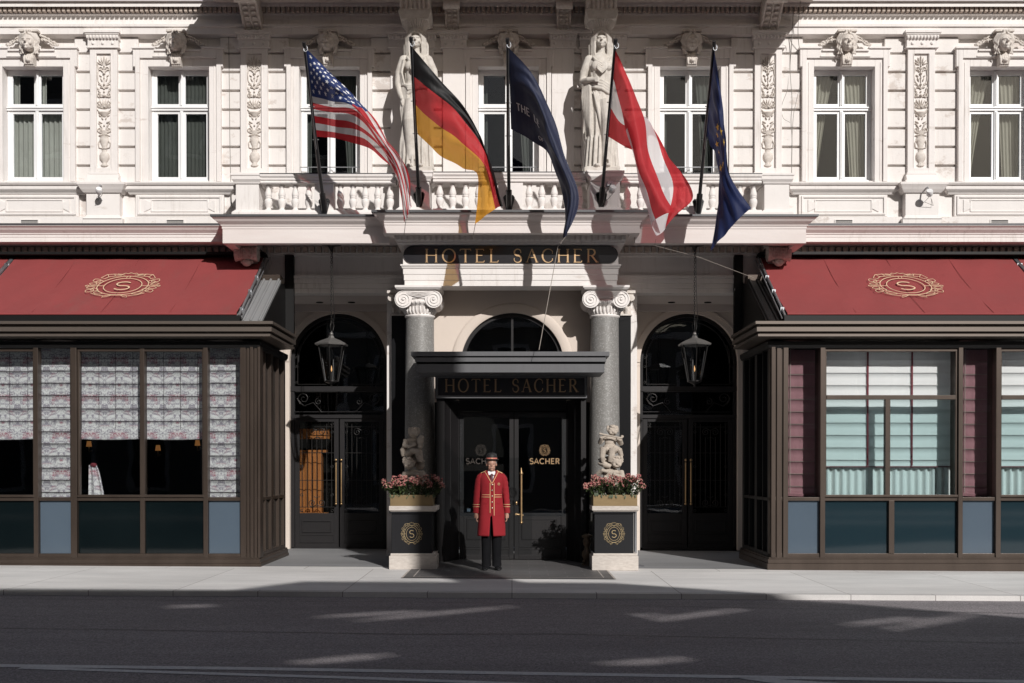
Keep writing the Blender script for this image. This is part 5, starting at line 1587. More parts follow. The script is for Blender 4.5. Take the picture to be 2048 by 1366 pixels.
for s_, x0, x1 in ((-1, xl, xm-.006), (1, xm+.006, xr)):
    zg = Z(1026, 1.85); zt = Z(824, 1.85); y = 1.84
    m = MB(); w_ = .075
    m.box(x0, x0+w_, y, y+.06, .02, zt); m.box(x1-w_, x1, y, y+.06, .02, zt); m.box(x0+w_, x1-w_, y, y+.06, zt-.09, zt)
    m.box(x0+w_, x1-w_, y+.006, y+.055, .02, zg)
    rect_frame(m, x0+w_, x1-w_, .06, .20, .016, y-.002, y+.01); rect_frame(m, x0+w_, x1-w_, .23, zg-.02, .014, y-.004, y+.01)
    rect_frame(m, x0+w_+.05, x1-w_-.07, .36, zg-.10, .02, y-.008, y+.01)
    m.box(x0+w_+.07, x1-w_-.09, y-.001, y+.01, .38, zg-.12)
    dl = cp(m, porch, 'door_leaf', M['door'], bev=.003)
    m = MB(); m.box(x0+w_-.005, x1-w_+.005, y+.03, y+.036, zg, zt-.085); o = cp(m, porch, 'pane', M['glass_door'] if 'glass_door' in M else M['glass']); 
    o.parent = dl
    hx = x0+.13 if s_ > 0 else x1-.13
    if s_ > 0:
        m = MB(); z0, z1 = Z(1035, 1.8), Z(948, 1.8)
        m.tube([(hx-.02, y-.09, z0), (hx-.02, y-.09, z1)], .019, 12); m.ball((hx-.02, y-.09, z1+.02), .030, 10); m.ball((hx-.02, y-.09, z0-.02), .026, 10)
        m.tube([(hx-.02, y-.09, z1+.04), (hx-.02, y-.09, z1+.11)], [.018, .004], 8)
        for zz in (z0+.08, z1-.06): m.tube([(hx-.02, y-.09, zz), (hx-.02, y+.01, zz)], .014, 8)
        m.tube([(x0+.03, y-.05, Z(1022, 1.8)), (x0+.14, y-.05, Z(1024, 1.8))], .015, 8); m.tube([(x0+.03, y-.05, Z(1022, 1.8)), (x0+.03, y, Z(1022, 1.8))], .02, 8)
        m.ball((x0+.03, y-.012, Z(1001, 1.8)), (.022, .015, .03), 8)
        o = cp(m, porch, 'door_handle', M['brass']); o.parent = dl
    # gilt lettering and wreath on the pane
    m = MB()
    a = P(1057, 929, 1.86).x if s_ > 0 else P(938, 929, 1.86).x; b_ = P(1113, 929, 1.86).x if s_ > 0 else P(994, 929, 1.86).x
    write(m, 'SACHER', a, b_, Z(928, 1.86), .088, y+.024, y+.028, .17, False)
    emblem(m, a+(b_-a)*.5 , Z(903, 1.86), .20, y+.024, y+.028, 0, 1.0, .018)
    o = cp(m, porch, 'door_lettering', M['gold'] if s_ > 0 else M['dimgold']); o.parent = dl  # left letters darkened in colour as if shaded
m = MB(); m.box(X(934, 1.85), X(941, 1.85), 1.835, 1.865, Z(1023, 1.85), Z(1017, 1.85)); o = cp(m, porch, 'door_sticker', M['panel_grey'])

# signs
def sign(name, label, x0, x1, z0, z1, y, yb, rounded, tx0, tx1, tz, th, lt=.12):
    t = thing(name, label, 'sign', ((x0+x1)/2, yb, z0))
    m = MB()
    if rounded:
        r = (z1-z0)/2; n = 14
        pl = [(x1-r*1.1+r*1.1*math.cos(R(-90+180*i/n)), (z0+z1)/2+r*math.sin(R(-90+180*i/n))) for i in range(n+1)]
        pl += [(x0+r*1.1+r*1.1*math.cos(R(90+180*i/n)), (z0+z1)/2+r*math.sin(R(90+180*i/n))) for i in range(n+1)]
        m.extrude_y(pl, y, yb)
    else: m.box(x0, x1, y, yb, z0, z1)
    cp(m, t, 'board', M['sign'])
    if not rounded:
        m = MB(); rect_frame(m, x0-.035, x1+.035, z0-.045, z1+.03, .036, y-.02, yb, 0, .046); cp(m, t, 'sign_frame', M['canopy'])
    f1, f2 = .435, .525
    for tt, a_, b_ in (('HOTEL', tx0, tx0+(tx1-tx0)*f1-.02), ('SACHER', tx0+(tx1-tx0)*f2-.04, tx1)):
        m = MB(); write(m, tt, a_, b_, tz, th, y-.014, y+.001, lt); cp(m, t, 'lettering', M['gold'])
a, b_ = P(807, 530, 1.60), P(1236, 493, 1.60)
sign('name_board', 'long rounded black name board with gilt letters on the portico frieze', a.x, b_.x, 5.15, 5.45, 1.585, 1.618, True, P(850, 523, 1.58).x, P(1195, 523, 1.58).x, Z(525, 1.58), Z(498, 1.58)-Z(525, 1.58))
a, b_ = P(876, 792, 1.28), P(1169, 757, 1.28)
sign('door_sign', 'framed black sign with gilt letters above the porch doors, under the canopy', a.x, b_.x, Z(791, 1.28), 3.15, 1.272, 1.30, False, P(890, 780, 1.26).x, P(1155, 780, 1.26).x, Z(784, 1.26), Z(758, 1.26)-Z(784, 1.26), .12)
# ================================================================== FLAGPOLES AND FLAGS
POLES = [((648,415),(608,88)), ((838,402),(822,78)), ((1018,408),(1015,80)), ((1203,402),(1231,82)), ((1397,416),(1428,86))]
YB, YT = 1.50, -.30
PL = ['leftmost black flagpole, carrying the striped flag with stars', 'black flagpole second from left, carrying the black red and gold flag', 'upright black flagpole in the middle, carrying the plain navy flag',
      'black flagpole fourth from left, carrying the red and white flag', 'rightmost black flagpole, carrying the blue flag with gold stars']
for (bp_, tp_), lb in zip(POLES, PL):
    b_, t_ = P(*bp_, YB), P(*tp_, YT)
    t = thing('flagpole', lb, 'flagpole', b_, group='flagpoles leaning out from the balcony')
    m = MB(); m.tube([b_-(t_-b_)*.0, t_], [.031, .023], 14); m.tube([t_-(t_-b_)*.012, t_+(t_-b_)*.01], .032, 12)
    cp(m, t, 'pole', M['pole'])
    m = MB(); m.tube([b_-(t_-b_)*.03, b_+(t_-b_)*.09], .052, 12)
    m.extrude_y([(b_.x-.10, b_.z+.12), (b_.x-.02, b_.z-.20), (b_.x+.02, b_.z-.20), (b_.x+.10, b_.z+.12), (b_.x+.07, b_.z+.16), (b_.x-.07, b_.z+.16)], YB+.02, YB+.045)
    m.tube([(b_.x, YB+.03, b_.z), b_+(t_-b_)*.02], .05, 10)
    for q_ in (-1, 1): m.ball((b_.x+q_*.07, YB+.01, b_.z+.11), .012, 6)
    cp(m, t, 'pole_socket', M['pole'])
    m = MB(); c = t_-(t_-b_)*.03
    m.tube([c+Vector((.03*math.cos(a)+.02, -.03, .045*math.sin(a))) for a in [2*PI*i/12 for i in range(13)]], .007, 5)
    for q_ in (.56, .36): m.tube([t_+(b_-t_)*q_+Vector((-.05, 0, 0)), t_+(b_-t_)*q_+Vector((.05, 0, 0))], .008, 6)
    m.tube([c+Vector((.02, -.035, 0)), t_+(b_-t_)*.6+Vector((.0, -.05, 0)), b_+Vector((0, -.07, .25))], .004, 4)
    cp(m, t, 'halyard', M['steel'])

def cr(p, t):
    """catmull-rom through list p (uniform), t in 0..1"""
    n = len(p)-1; x = min(max(t, 0), 1)*n; i = min(int(x), n-1); f = x-i
    a = p[i-1] if i > 0 else p[0]*2-p[1]; b_ = p[i]; c = p[i+1]; d_ = p[i+2] if i+2 <= n else p[n]*2-p[n-1]
    return b_ + (c-a)*(.5*f) + (a*2-b_*5+c*4-d_)*(.5*f*f) + (b_*3-a-c*3+d_)*(.5*f*f*f)
def interp(xs, p, t):
    """non uniform parameter stations xs"""
    n = len(xs)-1
    for i in range(n):
        if t <= xs[i+1] or i == n-1:
            f = (t-xs[i])/(xs[i+1]-xs[i]); return cr(p, (i+f)/n)
class Flag:
    def __init__(s, k, us, vs, grid, curve=0):
        bp_, tp_ = POLES[k]; s.us, s.vs = us, vs; s.g = []
        for iv, row in enumerate(grid):
            r = []
            for iu, (px, py, d_) in enumerate(row):
                f = (py-tp_[1])/(bp_[1]-tp_[1]); yh = YT+(YB-YT)*min(f, .9)
                v = vs[iv]; yhv = YT+(YB-YT)*(.03+.53*v)
                u = us[iu]; y = yhv*(1-u)+(-.12+.28*v)*u+d_*1.0
                r.append(P(px, py, y))
            s.g.append(r)
    def pt(s, u, v):
        c = [interp(s.us, r, u) for r in s.g]
        return interp(s.vs, c, v)
    def nrm(s, u, v):
        e = 1e-3; a = s.pt(min(1, u+e), v)-s.pt(max(0, u-e), v); b_ = s.pt(u, min(1, v+e))-s.pt(u, max(0, v-e))
        n = a.cross(b_); 
        return n.normalized() if n.length > 1e-12 else Vector((0, -1, 0))
    def build(s, name, label, mats, colf, nu=80, nv=52, deco=None, rip=.017):
        t = None
        m = MB(); vs = []
        for j in range(nv+1):
            for i in range(nu+1):
                u, v = i/nu, j/nv
                p = s.pt(u, v)
                w_ = rip*math.sin(u*9+v*26)*min(1, u*4)*(1-.4*u) + rip*.6*math.sin(u*23-v*14)*min(1, u*3)
                vs.append(p+s.nrm(u, v)*w_)
        m.v = [tuple(q_) for q_ in vs]
        for j in range(nv):
            for i in range(nu):
                k = j*(nu+1)+i; m.f.append([k, k+1, k+nu+2, k+nu+1]); m.m.append(colf((i+.5)/nu, (j+.5)/nv)); m.s.append(True)
        if deco:
            for poly, mi in deco:
                def q3(a, b_, sg):
                    w_ = rip*math.sin(a*9+b_*26)*min(1, a*4)*(1-.4*a) + rip*.6*math.sin(a*23-b_*14)*min(1, a*3)
                    return s.pt(a, b_)+s.nrm(a, b_)*(w_+sg*.0045)
                for sg in (1, -1):
                    o = len(m.v); m.v += [tuple(q3(a, b_, sg)) for a, b_ in poly]
                    m.f.append([o+i for i in range(len(poly))]); m.m.append(mi); m.s.append(False)
        me = bpy.data.meshes.new(name); me.from_pydata(m.v, [], m.f)
        for q_ in mats: me.materials.append(q_)
        me.polygons.foreach_set('material_index', m.m); me.polygons.foreach_set('use_smooth', m.s); me.update()
        o = bpy.data.objects.new(name, me); COL.objects.link(o)
        org = s.g[0][0].copy()
        me.transform(Matrix.Translation(-org)); o.location = org
        tag(o, label, 'flag', 'flags hanging over the hotel entrance')
        return o
def star(cu, cv, ru, rv, a0=90):
    tris = []
    pts = []
    for i in range(10):
        a = R(a0+36*i); r = 1 if i % 2 == 0 else .42
        pts.append((cu+ru*r*math.cos(a), cv-rv*r*math.sin(a)))
    for i in range(10):
        tris.append([(cu, cv), pts[i], pts[(i+1) % 10]])
    return tris
red = cloth('flag_red', (.55,.025,.035), .45, .20); wht = cloth('flag_white', (.78,.76,.78), .4, .26); blu = cloth('flag_blue', (.022,.045,.18), .3, .10)
blk = cloth('flag_black', (.006,.0055,.006), .1); gld = cloth('flag_gold', (.80,.36,.03), .45, .28); dred = cloth('flag_crimson', (.48,.012,.02), .4, .24)
nvy = cloth('flag_navy', (.022,.028,.065), .25); eub = cloth('flag_royal_blue', (.008,.018,.085), .3); star_w = mat('star_white', (.8,.8,.82), .7); star_y = mat('star_yellow', (.75,.48,.06), .7)
# striped flag with stars
F = Flag(0, [0,.2,.4,.6,.8,1], [0,.28,.55,1],
 [[(612,97,0),(668,152,.22),(738,224,.34),(777,286,.22),(812,334,.08),(821,402,.05)],
  [(617,146,0),(655,158,-.16),(724,219,.08),(770,281,.08),(807,340,.04),(820,418,.02)],
  [(623,195,0),(660,204,-.06),(705,213,-.26),(757,274,-.20),(798,345,-.1),(815,432,-.02)],
  [(631,273,0),(680,279,.02),(738,296,.06),(772,324,.05),(795,360,0),(808,444,0)]])
deco = []
for r_ in range(9):
    for c_ in range(11):
        if (r_+c_) % 2 == 0:
            for tr in star(.4*(c_+1)/12, (7/13)*(r_+1)/10, .0155, .030): deco.append((tr, 2))
F.build('striped_flag', 'red and white striped flag with a blue starred canton on the leftmost pole', [red, wht, star_w, blu],
        lambda u, v: 3 if (u < .4 and v < 7/13) else (0 if int(v*13) % 2 == 0 else 1), 80, 52, deco)
F = Flag(1, [0,.25,.5,.75,1], [0,.33,.67,1],
 [[(823,93,0),(872,150,.16),(932,220,.2),(970,297,.2),(1004,413,.0)],
  [(827,152,0),(870,186,-.10),(919,229,-.0),(969,303,.1),(1002,413,.02)],
  [(831,210,0),(868,246,-.10),(916,280,-.20),(968,330,-.16),(990,418,-.0)],
  [(835,268,0),(877,308,.06),(925,334,.02),(955,356,.0),(950,448,.0)]])
F.build('tricolour_flag', 'black, red and gold flag hanging from the second pole', [blk, dred, gld], lambda u, v: int(min(2, v*3)), 70, 51)
F = Flag(2, [0,.2,.4,.6,.8,1], [0,.4,1],
 [[(1017,95,0),(1066,150,.16),(1102,225,.22),(1127,305,.2),(1158,398,.1),(1132,472,0)],
  [(1019,160,0),(1055,178,-.10),(1084,232,-.16),(1108,300,-.14),(1140,378,-.1),(1130,473,0)],
  [(1022,258,0),(1062,281,0),(1095,304,.02),(1117,360,.0),(1130,425,0),(1127,476,0)]])
tx = MB(); write(tx, 'THE LE', .07, .34, 0, .085, 0, .001, .13, False)
tx2 = MB(); write(tx2, 'OF', .29, .35, 0, .05, 0, .001, .13, False)
deco = []
for T_, v0 in ((tx, .74), (tx2, .93)):
    for i in range(0, len(T_.f)):
        f = T_.f[i]; q_ = [T_.v[k] for k in f]
        if all(abs(c[1]-min(w_[1] for w_ in T_.v)) < .004 for c in q_) : deco.append(([(c[0], v0-c[2]) for c in q_], 1))
F.build('navy_flag', 'plain navy blue flag with small white lettering on the middle pole', [nvy, star_w], lambda u, v: 0, 70, 50, deco, .014)
F = Flag(3, [0,.2,.4,.6,.8,1], [0,.16,.33,.5,.67,1],
 [[(1231,100,0),(1259,160,.06),(1284,225,.12),(1296,300,.02),(1322,372,-.05),(1350,425,-.1)],
  [(1229,128,0),(1248,165,-.18),(1270,235,-.24),(1284,310,-.26),(1306,380,-.22),(1330,428,-.2)],
  [(1226,155,0),(1238,195,-.04),(1254,262,-.14),(1270,330,-.2),(1290,392,-.12),(1306,445,-.02)],
  [(1223,185,0),(1240,222,.02),(1268,268,.06),(1284,340,.04),(1296,405,.05),(1312,470,.05)],
  [(1220,215,0),(1250,252,.10),(1292,236,.20),(1322,312,.32),(1338,378,.30),(1326,462,.2)],
  [(1214,272,0),(1268,300,.14),(1304,270,.32),(1346,325,.36),(1386,391,.36),(1352,428,.3)]])
F.build('red_white_flag', 'red, white and red flag hanging from the fourth pole', [red, wht], lambda u, v: 1 if (1/3 < v < 2/3 if u < .4 else .27 < v < .72) else 0, 72, 54)
F = Flag(4, [0,.25,.5,.75,1], [0,.35,1],
 [[(1428,98,0),(1442,190,-.1),(1452,280,-.1),(1460,350,0),(1502,416,0)],
  [(1422,150,0),(1432,215,-.28),(1446,290,-.25),(1448,362,-.1),(1474,442,-.05)],
  [(1407,262,0),(1420,288,.12),(1434,316,.12),(1438,390,.1),(1421,502,0)]])
deco = []
for i in range(12):
    a = 2*PI*i/12
    for tr in star(.5+.15*math.cos(a), .5+.26*math.sin(a), .030, .05): deco.append((tr, 1))
F.build('star_ring_flag', 'royal blue flag with yellow stars on the rightmost pole', [eub, star_y], lambda u, v: 0, 70, 50, deco)

# cords that tie the flag tips back
def wire(label, pts, r=.006):
    m = MB(); m.tube(pts, r, 5); o = m.build('cord', M['wire'], origin=pts[0]); tag(o, label, 'cord', 'thin cords tying the flags down'); return o
wire('thin cord from the balcony edge down to the left awning corner', [P(527,440,1.4), P(543,527,2.2), P(538,540,2.1)], .006)
wire('thin cord running from the navy flag tip down to the porch canopy', [P(1131,474,.3), P(1116,492,.35), P(1100,580,.33), P(1078,700,.30)], .006)
wire('thin cord under the red and white flag stretching right to the awning', [P(1312,478,.33), P(1309,491,.5), P(1400,515,1.2), P(1508,556,2.0)], .0035)
wire('thin dark cord below the striped flag tip', [P(812,438,.3), P(808,470,.6)], .005)
wire('thin dark cord below the gold corner of the tricolour', [P(951,447,.3), P(945,478,.6)], .005)

# ================================================================== LANTERNS
def lantern(pc, label):
    c = P(pc, 765, 1.9); Y = 1.9
    zt = 5.60; zl0, zl1 = Z(763, Y), Z(690, Y); zr = Z(676, Y)
    t = thing('hanging_lantern', label, 'lantern', (c.x, Y, zl0), group='glass lanterns hanging on chains under the balcony')
    m = MB(); m.lathe([(.02, -.12), (.05, -.05), (.17, -.02), (.19, 0)], (c.x, Y, zt-.06), 24); cp(m, t, 'ceiling_plate', M['iron'])
    m = MB(); z = zt-.10; k = 0
    while z > zr+.30:
        a = (k % 2)*PI/2
        m.tube([(c.x+.013*math.cos(q_)*math.cos(a), Y+.013*math.cos(q_)*math.sin(a), z-.025+.028*math.sin(q_)) for q_ in [2*PI*i/10 for i in range(11)]], .0042, 4); z -= .042; k += 1
    m.tube([(c.x+.02, Y, zt-.1), (c.x+.03, Y, (zt+zr)/2), (c.x+.05, Y, zr+.4), (c.x+.02, Y, zr+.1)], .005, 4)
    for i in range(3):
        a = 2*PI*i/3+.4; m.tube([(c.x, Y, zr+.30), (c.x+.05*math.cos(a), Y+.05*math.sin(a), zr+.22), (c.x+.02*math.cos(a), Y+.02*math.sin(a), zr+.1)], .006, 5)
    cp(m, t, 'chain', M['iron'])
    n = 6; ph = PI/6
    def ring(r, z): return [(c.x+r*math.cos(2*PI*i/n+ph), Y+r*math.sin(2*PI*i/n+ph), z) for i in range(n)]
    m = MB(); m.loft([ring(.30, zl1-.01), ring(.31, zl1+.015), ring(.20, zl1+.07), ring(.06, zr), ring(.04, zr+.04)], smooth=False)
    m.ball((c.x, Y, zr+.07), .035, 12); m.tube([(c.x, Y, zr), (c.x, Y, zr+.12)], .012, 8)
    cp(m, t, 'lantern_roof', M['lead'])
    m = MB(); a_, b_ = ring(.245, zl1), ring(.125, zl0)
    for i in range(n): m.tube([a_[i], b_[i]], .011, 6)
    for r, z in ((.245, zl1-.0), (.125, zl0), (.22, zl1-.12)):
        q_ = ring(r, z)
        if r != .22:
            for i in range(n): m.tube([q_[i], q_[(i+1) % n]], .010, 6)
    m.lathe([(.0, -.10), (.02, -.085), (.012, -.06), (.09, -.02), (.135, 0), (.11, .012)], (c.x, Y, zl0), 12)
    m.tube([(c.x, Y, zl0), (c.x, Y, zl0+.16)], .012, 8)
    cp(m, t, 'lantern_frame', M['iron'])
    m = MB()
    for i in range(n): 
        j = (i+1) % n; m.add([a_[i], a_[j], b_[j], b_[i]], [(0,1,2,3)])
    cp(m, t, 'lantern_glass', M['glass_clear'])
    m = MB(); m.lathe([(.003, 0), (.014, .03), (.012, .06), (.002, .11)], (c.x, Y, zl0+.17), 10); cp(m, t, 'bulb', M['glow'])
lantern(663, 'hexagonal glass lantern hanging before the left arched door')
lantern(1389, 'hexagonal glass lantern hanging before the right arched door')

# ================================================================== PLANTERS WITH FLOWERS AND PUTTI
M['leafd'] = mat('dark_green_leaf', (.026,.045,.014), .5, n1=(16,.8,(.065,.085,.028)))
M['bloom'] = mat('pink_blossom', (.42,.15,.145), .7, n1=(30,.9,(.55,.36,.27)))
M['bloom2'] = mat('deep_pink_bud', (.30,.05,.07), .7, n1=(30,.7,(.50,.18,.16)))
def flowers(cx, zb, label, seed):
    rnd = random.Random(seed)
    t = thing('pink_skimmia', label, 'plant', (cx, .26, zb), group='flowering shrubs in the planters')
    lf = MB(); bl = MB(); st = MB()
    for i in range(34):
        x = cx+(i+.5-17)/17*.43+rnd.uniform(-.03, .03); y = rnd.uniform(.0, .42) if i % 3 else rnd.uniform(-.04, .08); h = rnd.uniform(.16, .31)*(1 if abs(x-cx) < .36 else .8)
        tx = x+(x-cx)*.12
        top = Vector((tx, y, zb+h)); base = Vector((cx+(x-cx)*.8, y*.8+.05, zb-.02))
        st.tube([base, (base+top)/2+Vector((rnd.uniform(-.02,.02), 0, 0)), top], .006, 5)
        for k in range(34):
            q_ = rnd.random()**.75; p = base.lerp(top, q_); a = rnd.uniform(0, 2*PI); e_ = rnd.uniform(-.5, .7)
            d_ = Vector((math.cos(a)*math.cos(e_), math.sin(a)*math.cos(e_)-.15, math.sin(e_))); L_ = rnd.uniform(.05, .085); wv = L_*.24
            s_ = d_.cross(Vector((0, 0, 1))).normalized()*wv; mid = p+d_*L_*.5+Vector((0, 0, -.002)); tip = p+d_*L_+Vector((0, 0, -.012))
            up = s_.cross(d_).normalized()*.006
            lf.add([p, mid+s_+up, tip, mid-s_+up, mid-up*.5], [(0, 1, 4), (1, 2, 4), (2, 3, 4), (3, 0, 4)])
        nb = rnd.randint(22, 46)
        for k in range(nb):
            a = rnd.uniform(0, 2*PI); rr = rnd.random()**.5*.042; p = top+Vector((math.cos(a)*rr, math.sin(a)*rr, rnd.uniform(-.035, .045)-rr*.5))
            bl.ball(p, rnd.uniform(.006, .0125), 5, 0 if rnd.random() < .6 else 1)
    for k in range(22):    # trailing leaves over the rim
        x = cx+rnd.uniform(-.36, .36); p = Vector((x, .0, zb+rnd.uniform(-.01, .05))); d_ = Vector((rnd.uniform(-.4, .4), -.35, -.8)).normalized(); L_ = rnd.uniform(.04, .08)
        s_ = Vector((1, 0, 0))*L_*.2
        lf.add([p, p+d_*L_*.5+s_, p+d_*L_, p+d_*L_*.5-s_], [(0,1,2,3)])
    cp(lf, t, 'foliage', M['leafd']); cp(st, t, 'stems', M['leafd']); cp(bl, t, 'blossom', [M['bloom'], M['bloom2']])
def putto(kind):
    m = MB()
    if kind == 'flute':
        # lower child: head and crossed arms rising from a rock
        m.ball((0, .03, .12), (.17, .13, .16), 12); m.ball((.02, -.02, .30), (.15, .12, .15), 12)
        m.ball((.0, -.05, .42), (.14, .10, .10), 12)
        head_c = (.09, -.13, .60); m.ball(head_c, (.092, .095, .105), 14)
        m.ball((.09, -.228, .59), (.02, .022, .022), 8); m.ball((.05, -.20, .56), .034, 8); m.ball((.13, -.20, .56), .034, 8); m.ball((.09, -.215, .53), (.03, .015, .012), 8)
        for i in range(26):
            a = i*2.4; rr = .092; z = .665+.05*math.sin(i*.9)
            m.ball((.09+math.cos(a)*rr, -.11+math.sin(a)*rr*.85, z), .026, 7)
        m.tube([(.17, -.02, .44), (.19, -.10, .33), (.10, -.17, .36), (.03, -.18, .40)], [.05, .045, .035, .028], 10)
        m.tube([(-.14, -.02, .44), (-.19, -.08, .40), (-.13, -.14, .46), (-.05, -.17, .43)], [.05, .05, .04, .028], 10)
        for k in range(5): m.tube([(-.1+k*.05, -.13, .36), (-.06+k*.055, -.16, .22), (-.02+k*.04, -.15, .05)], .026, 7)
        m.tube([(-.17, -.05, .60), (-.10, -.12, .57), (0, -.13, .53)], [.05, .06, .04], 9)   # fold / shell the upper child sits on
        m.ball((-.11, -.04, .66), (.10, .08, .035), 10); m.ball((.0, .06, .60), (.15, .09, .14), 10)
        # upper child seated, knees forward
        m.ball((-.01, -.0, .86), (.12, .10, .12), 12); m.ball((-.0, -.0, .98), (.095, .075, .09), 12); m.ball((0, .0, 1.06), (.11, .07, .06), 12)
        m.tube([(-.06, -.04, .82), (-.13, -.15, .86), (-.14, -.15, .70), (-.13, -.13, .62)], [.065, .06, .045, .035], 10)
        m.tube([(.05, -.04, .82), (.02, -.18, .84), (.0, -.17, .70), (-.02, -.15, .62)], [.068, .062, .048, .035], 10)
        m.tube([(.06, -.06, .90), (.14, -.10, .84), (.17, -.06, .74), (.12, -.05, .68)], [.045, .05, .04, .03], 8)
        m.tube([(-.11, .0, 1.07), (-.17, -.05, .98), (-.15, -.14, 1.07), (-.08, -.15, 1.10)], [.045, .042, .034, .026], 9)
        m.tube([(.11, .0, 1.06), (.17, -.04, .96), (.15, -.13, 1.03), (.09, -.15, 1.06)], [.045, .045, .036, .028], 9)
        m.tube([(-.19, -.16, 1.145), (-.05, -.17, 1.11), (.18, -.16, 1.06)], [.022, .016, .016], 8); m.ball((.18, -.13, 1.09), (.03, .03, .03), 8)
        m.ball((.035, -.03, 1.20), (.082, .088, .095), 14); m.ball((.035, -.115, 1.185), (.018, .018, .018), 8); m.ball((0, -.09, 1.16), .03, 8); m.ball((.075, -.09, 1.16), .03, 8)
        for i in range(26):
            a = i*2.4; z = 1.235+.045*math.sin(i*.9); m.ball((.035+math.cos(a)*.078, -.02+math.sin(a)*.075, z), .027, 7)
        m.ball((.035, -.02, 1.29), (.06, .06, .03), 8)
    else:
        m.ball((0, .03, .12), (.16, .13, .16), 12); m.ball((-.0, -.0, .30), (.15, .12, .14), 12); m.ball((-.02, -.04, .40), (.13, .10, .08), 12)
        m.ball((-.08, -.13, .58), (.09, .095, .105), 14); m.ball((-.08, -.228, .57), (.02, .022, .022), 8); m.ball((-.12, -.20, .54), .034, 8); m.ball((-.04, -.20, .54), .034, 8)
        for i in range(26):
            a = i*2.4; z = .61+.045*math.sin(i*.9); m.ball((-.08+math.cos(a)*.09, -.11+math.sin(a)*.08, z+.035), .027, 7)
        m.tube([(-.15, -.02, .42), (-.18, -.08, .30), (-.08, -.16, .30), (.03, -.17, .33)], [.05, .05, .04, .03], 10)
        m.tube([(.12, -.02, .42), (.16, -.10, .36), (.15, -.12, .25)], [.05, .045, .04], 10); m.ball((.10, -.12, .38), (.07, .05, .08), 8); m.ball((.04, -.15, .38), (.05, .04, .04), 8)
        m.ball((.08, .04, .56), (.08, .08, .10), 10); m.ball((.12, -.03, .63), (.05, .08, .03), 10); m.ball((-.03, .05, .62), (.11, .08, .10), 10)
        m.ball((-.03, -.0, .80), (.14, .11, .10), 12); m.ball((-.04, -.0, .93), (.10, .08, .10), 12); m.ball((-.04, .0, 1.02), (.11, .07, .06), 12)
        m.tube([(-.1, -.04, .76), (-.02, -.17, .82), (.06, -.18, .80), (.09, -.15, .64), (.15, -.18, .62)], [.07, .06, .055, .04, .028], 10)
        m.tube([(.02, -.04, .77), (.08, -.13, .84), (.10, -.13, .72), (.12, -.13, .63)], [.06, .055, .045, .035], 10)
        m.tube([(-.14, .0, 1.03), (-.16, -.06, .92), (-.08, -.15, .90), (.03, -.16, .95)], [.045, .043, .034, .027], 9)
        m.tube([(.06, .0, 1.02), (.11, -.08, .93), (.07, -.16, .98)], [.045, .04, .028], 9)
        m.ball((.10, -.14, 1.00), (.06, .05, .09), 9); m.ball((.12, -.13, 1.07), (.05, .05, .045), 9); m.ball((.10, -.15, .90), (.045, .05, .05), 9)
        m.ball((-.01, -.03, 1.16), (.08, .088, .095), 14); m.ball((.0, -.115, 1.145), .018, 8); m.ball((-.05, -.09, 1.12), .03, 8); m.ball((.035, -.09, 1.12), .03, 8)
        for i in range(26):
            a = i*2.4; z = 1.20+.045*math.sin(i*.9); m.ball((-.01+math.cos(a)*.08, -.02+math.sin(a)*.075, z), .027, 7)
        m.ball((-.01, -.02, 1.25), (.06, .06, .03), 8)
        m.tube([(-.14, 0, .95), (-.19, -.02, .84), (-.18, -.05, .72)], [.03, .05, .03], 8)
    m.box(-.17, .17, -.12, .16, -.12, .04)
    return remesh(m, .0066, 0)
def planter(pa, pb, pbox, side, label):
    x0, x1 = X(pa, 0, 1130), X(pb, 0, 1130); cx = (x0+x1)/2; gz0 = SL*cx
    t = thing('planter', label, 'planter', (cx, 0, gz0), group='square planters flanking the entrance')
    zz = lambda py: Z(py, 0)
    m = MB(); m.box(x0, x1, 0, .58, gz0, zz(1112)); m.box(x0+.02, x1-.02, .02, .56, zz(1112), zz(1107)); cp(m, t, 'stone_plinth', M['plinth'], bev=.006)
    bx0, bx1 = X(pbox[0], .04, 1050), X(pbox[1], .04, 1050)
    m = MB(); m.box(bx0, bx1, .04, .54, zz(1107), zz(1024)); m.box(bx0-.03, bx1+.03, .01, .57, zz(1027), zz(1022)); cp(m, t, 'pedestal_box', M['pebox'], bev=.004)
    m = MB(); m.box(x0-.0, x1+.01, -.02, .60, zz(1021), zz(1012)); m.box(x0+.02, x1-.01, .0, .58, zz(1023), zz(1021)); cp(m, t, 'stone_ledge', M['plinth'], bev=.005)
    m = MB(); f0, f1 = x0+.02, x1-.06 if side < 0 else x1-.02
    rect_frame(m, f0, f1, zz(1012), zz(990), .01, -.0, .50) if False else None
    z0, z1 = zz(1012), zz(990)
    m.box(f0, f1, .0, .012, z0, z1); m.box(f0, f1, .46, .472, z0, z1); m.box(f0, f0+.012, .012, .46, z0, z1); m.box(f1-.012, f1, .012, .46, z0, z1); m.box(f0+.012, f1-.012, .012, .46, z0, z1-.04, 1)
    cp(m, t, 'flower_box', [M['brassbox'], M['dark']], bev=.002)
    m = MB(); ec = (bx0+bx1)/2-.0; emblem(m, ec, zz(1068), .375, .033, .0395, 0, 1.0, .0125); cp(m, t, 'emblem', M['emb'])
    return cx, z1, z0
L1 = planter(778, 873, (783, 864), -1, 'black planter with gold emblem left of the door, in front of the left column')
L2 = planter(1184, 1277, (1189, 1267), 1, 'black planter with gold emblem right of the door, in front of the right column')
flowers(L1[0], L1[1], 'pink flowering shrub filling the left planter', 5); flowers(L2[0], L2[1], 'pink flowering shrub filling the right planter', 9)
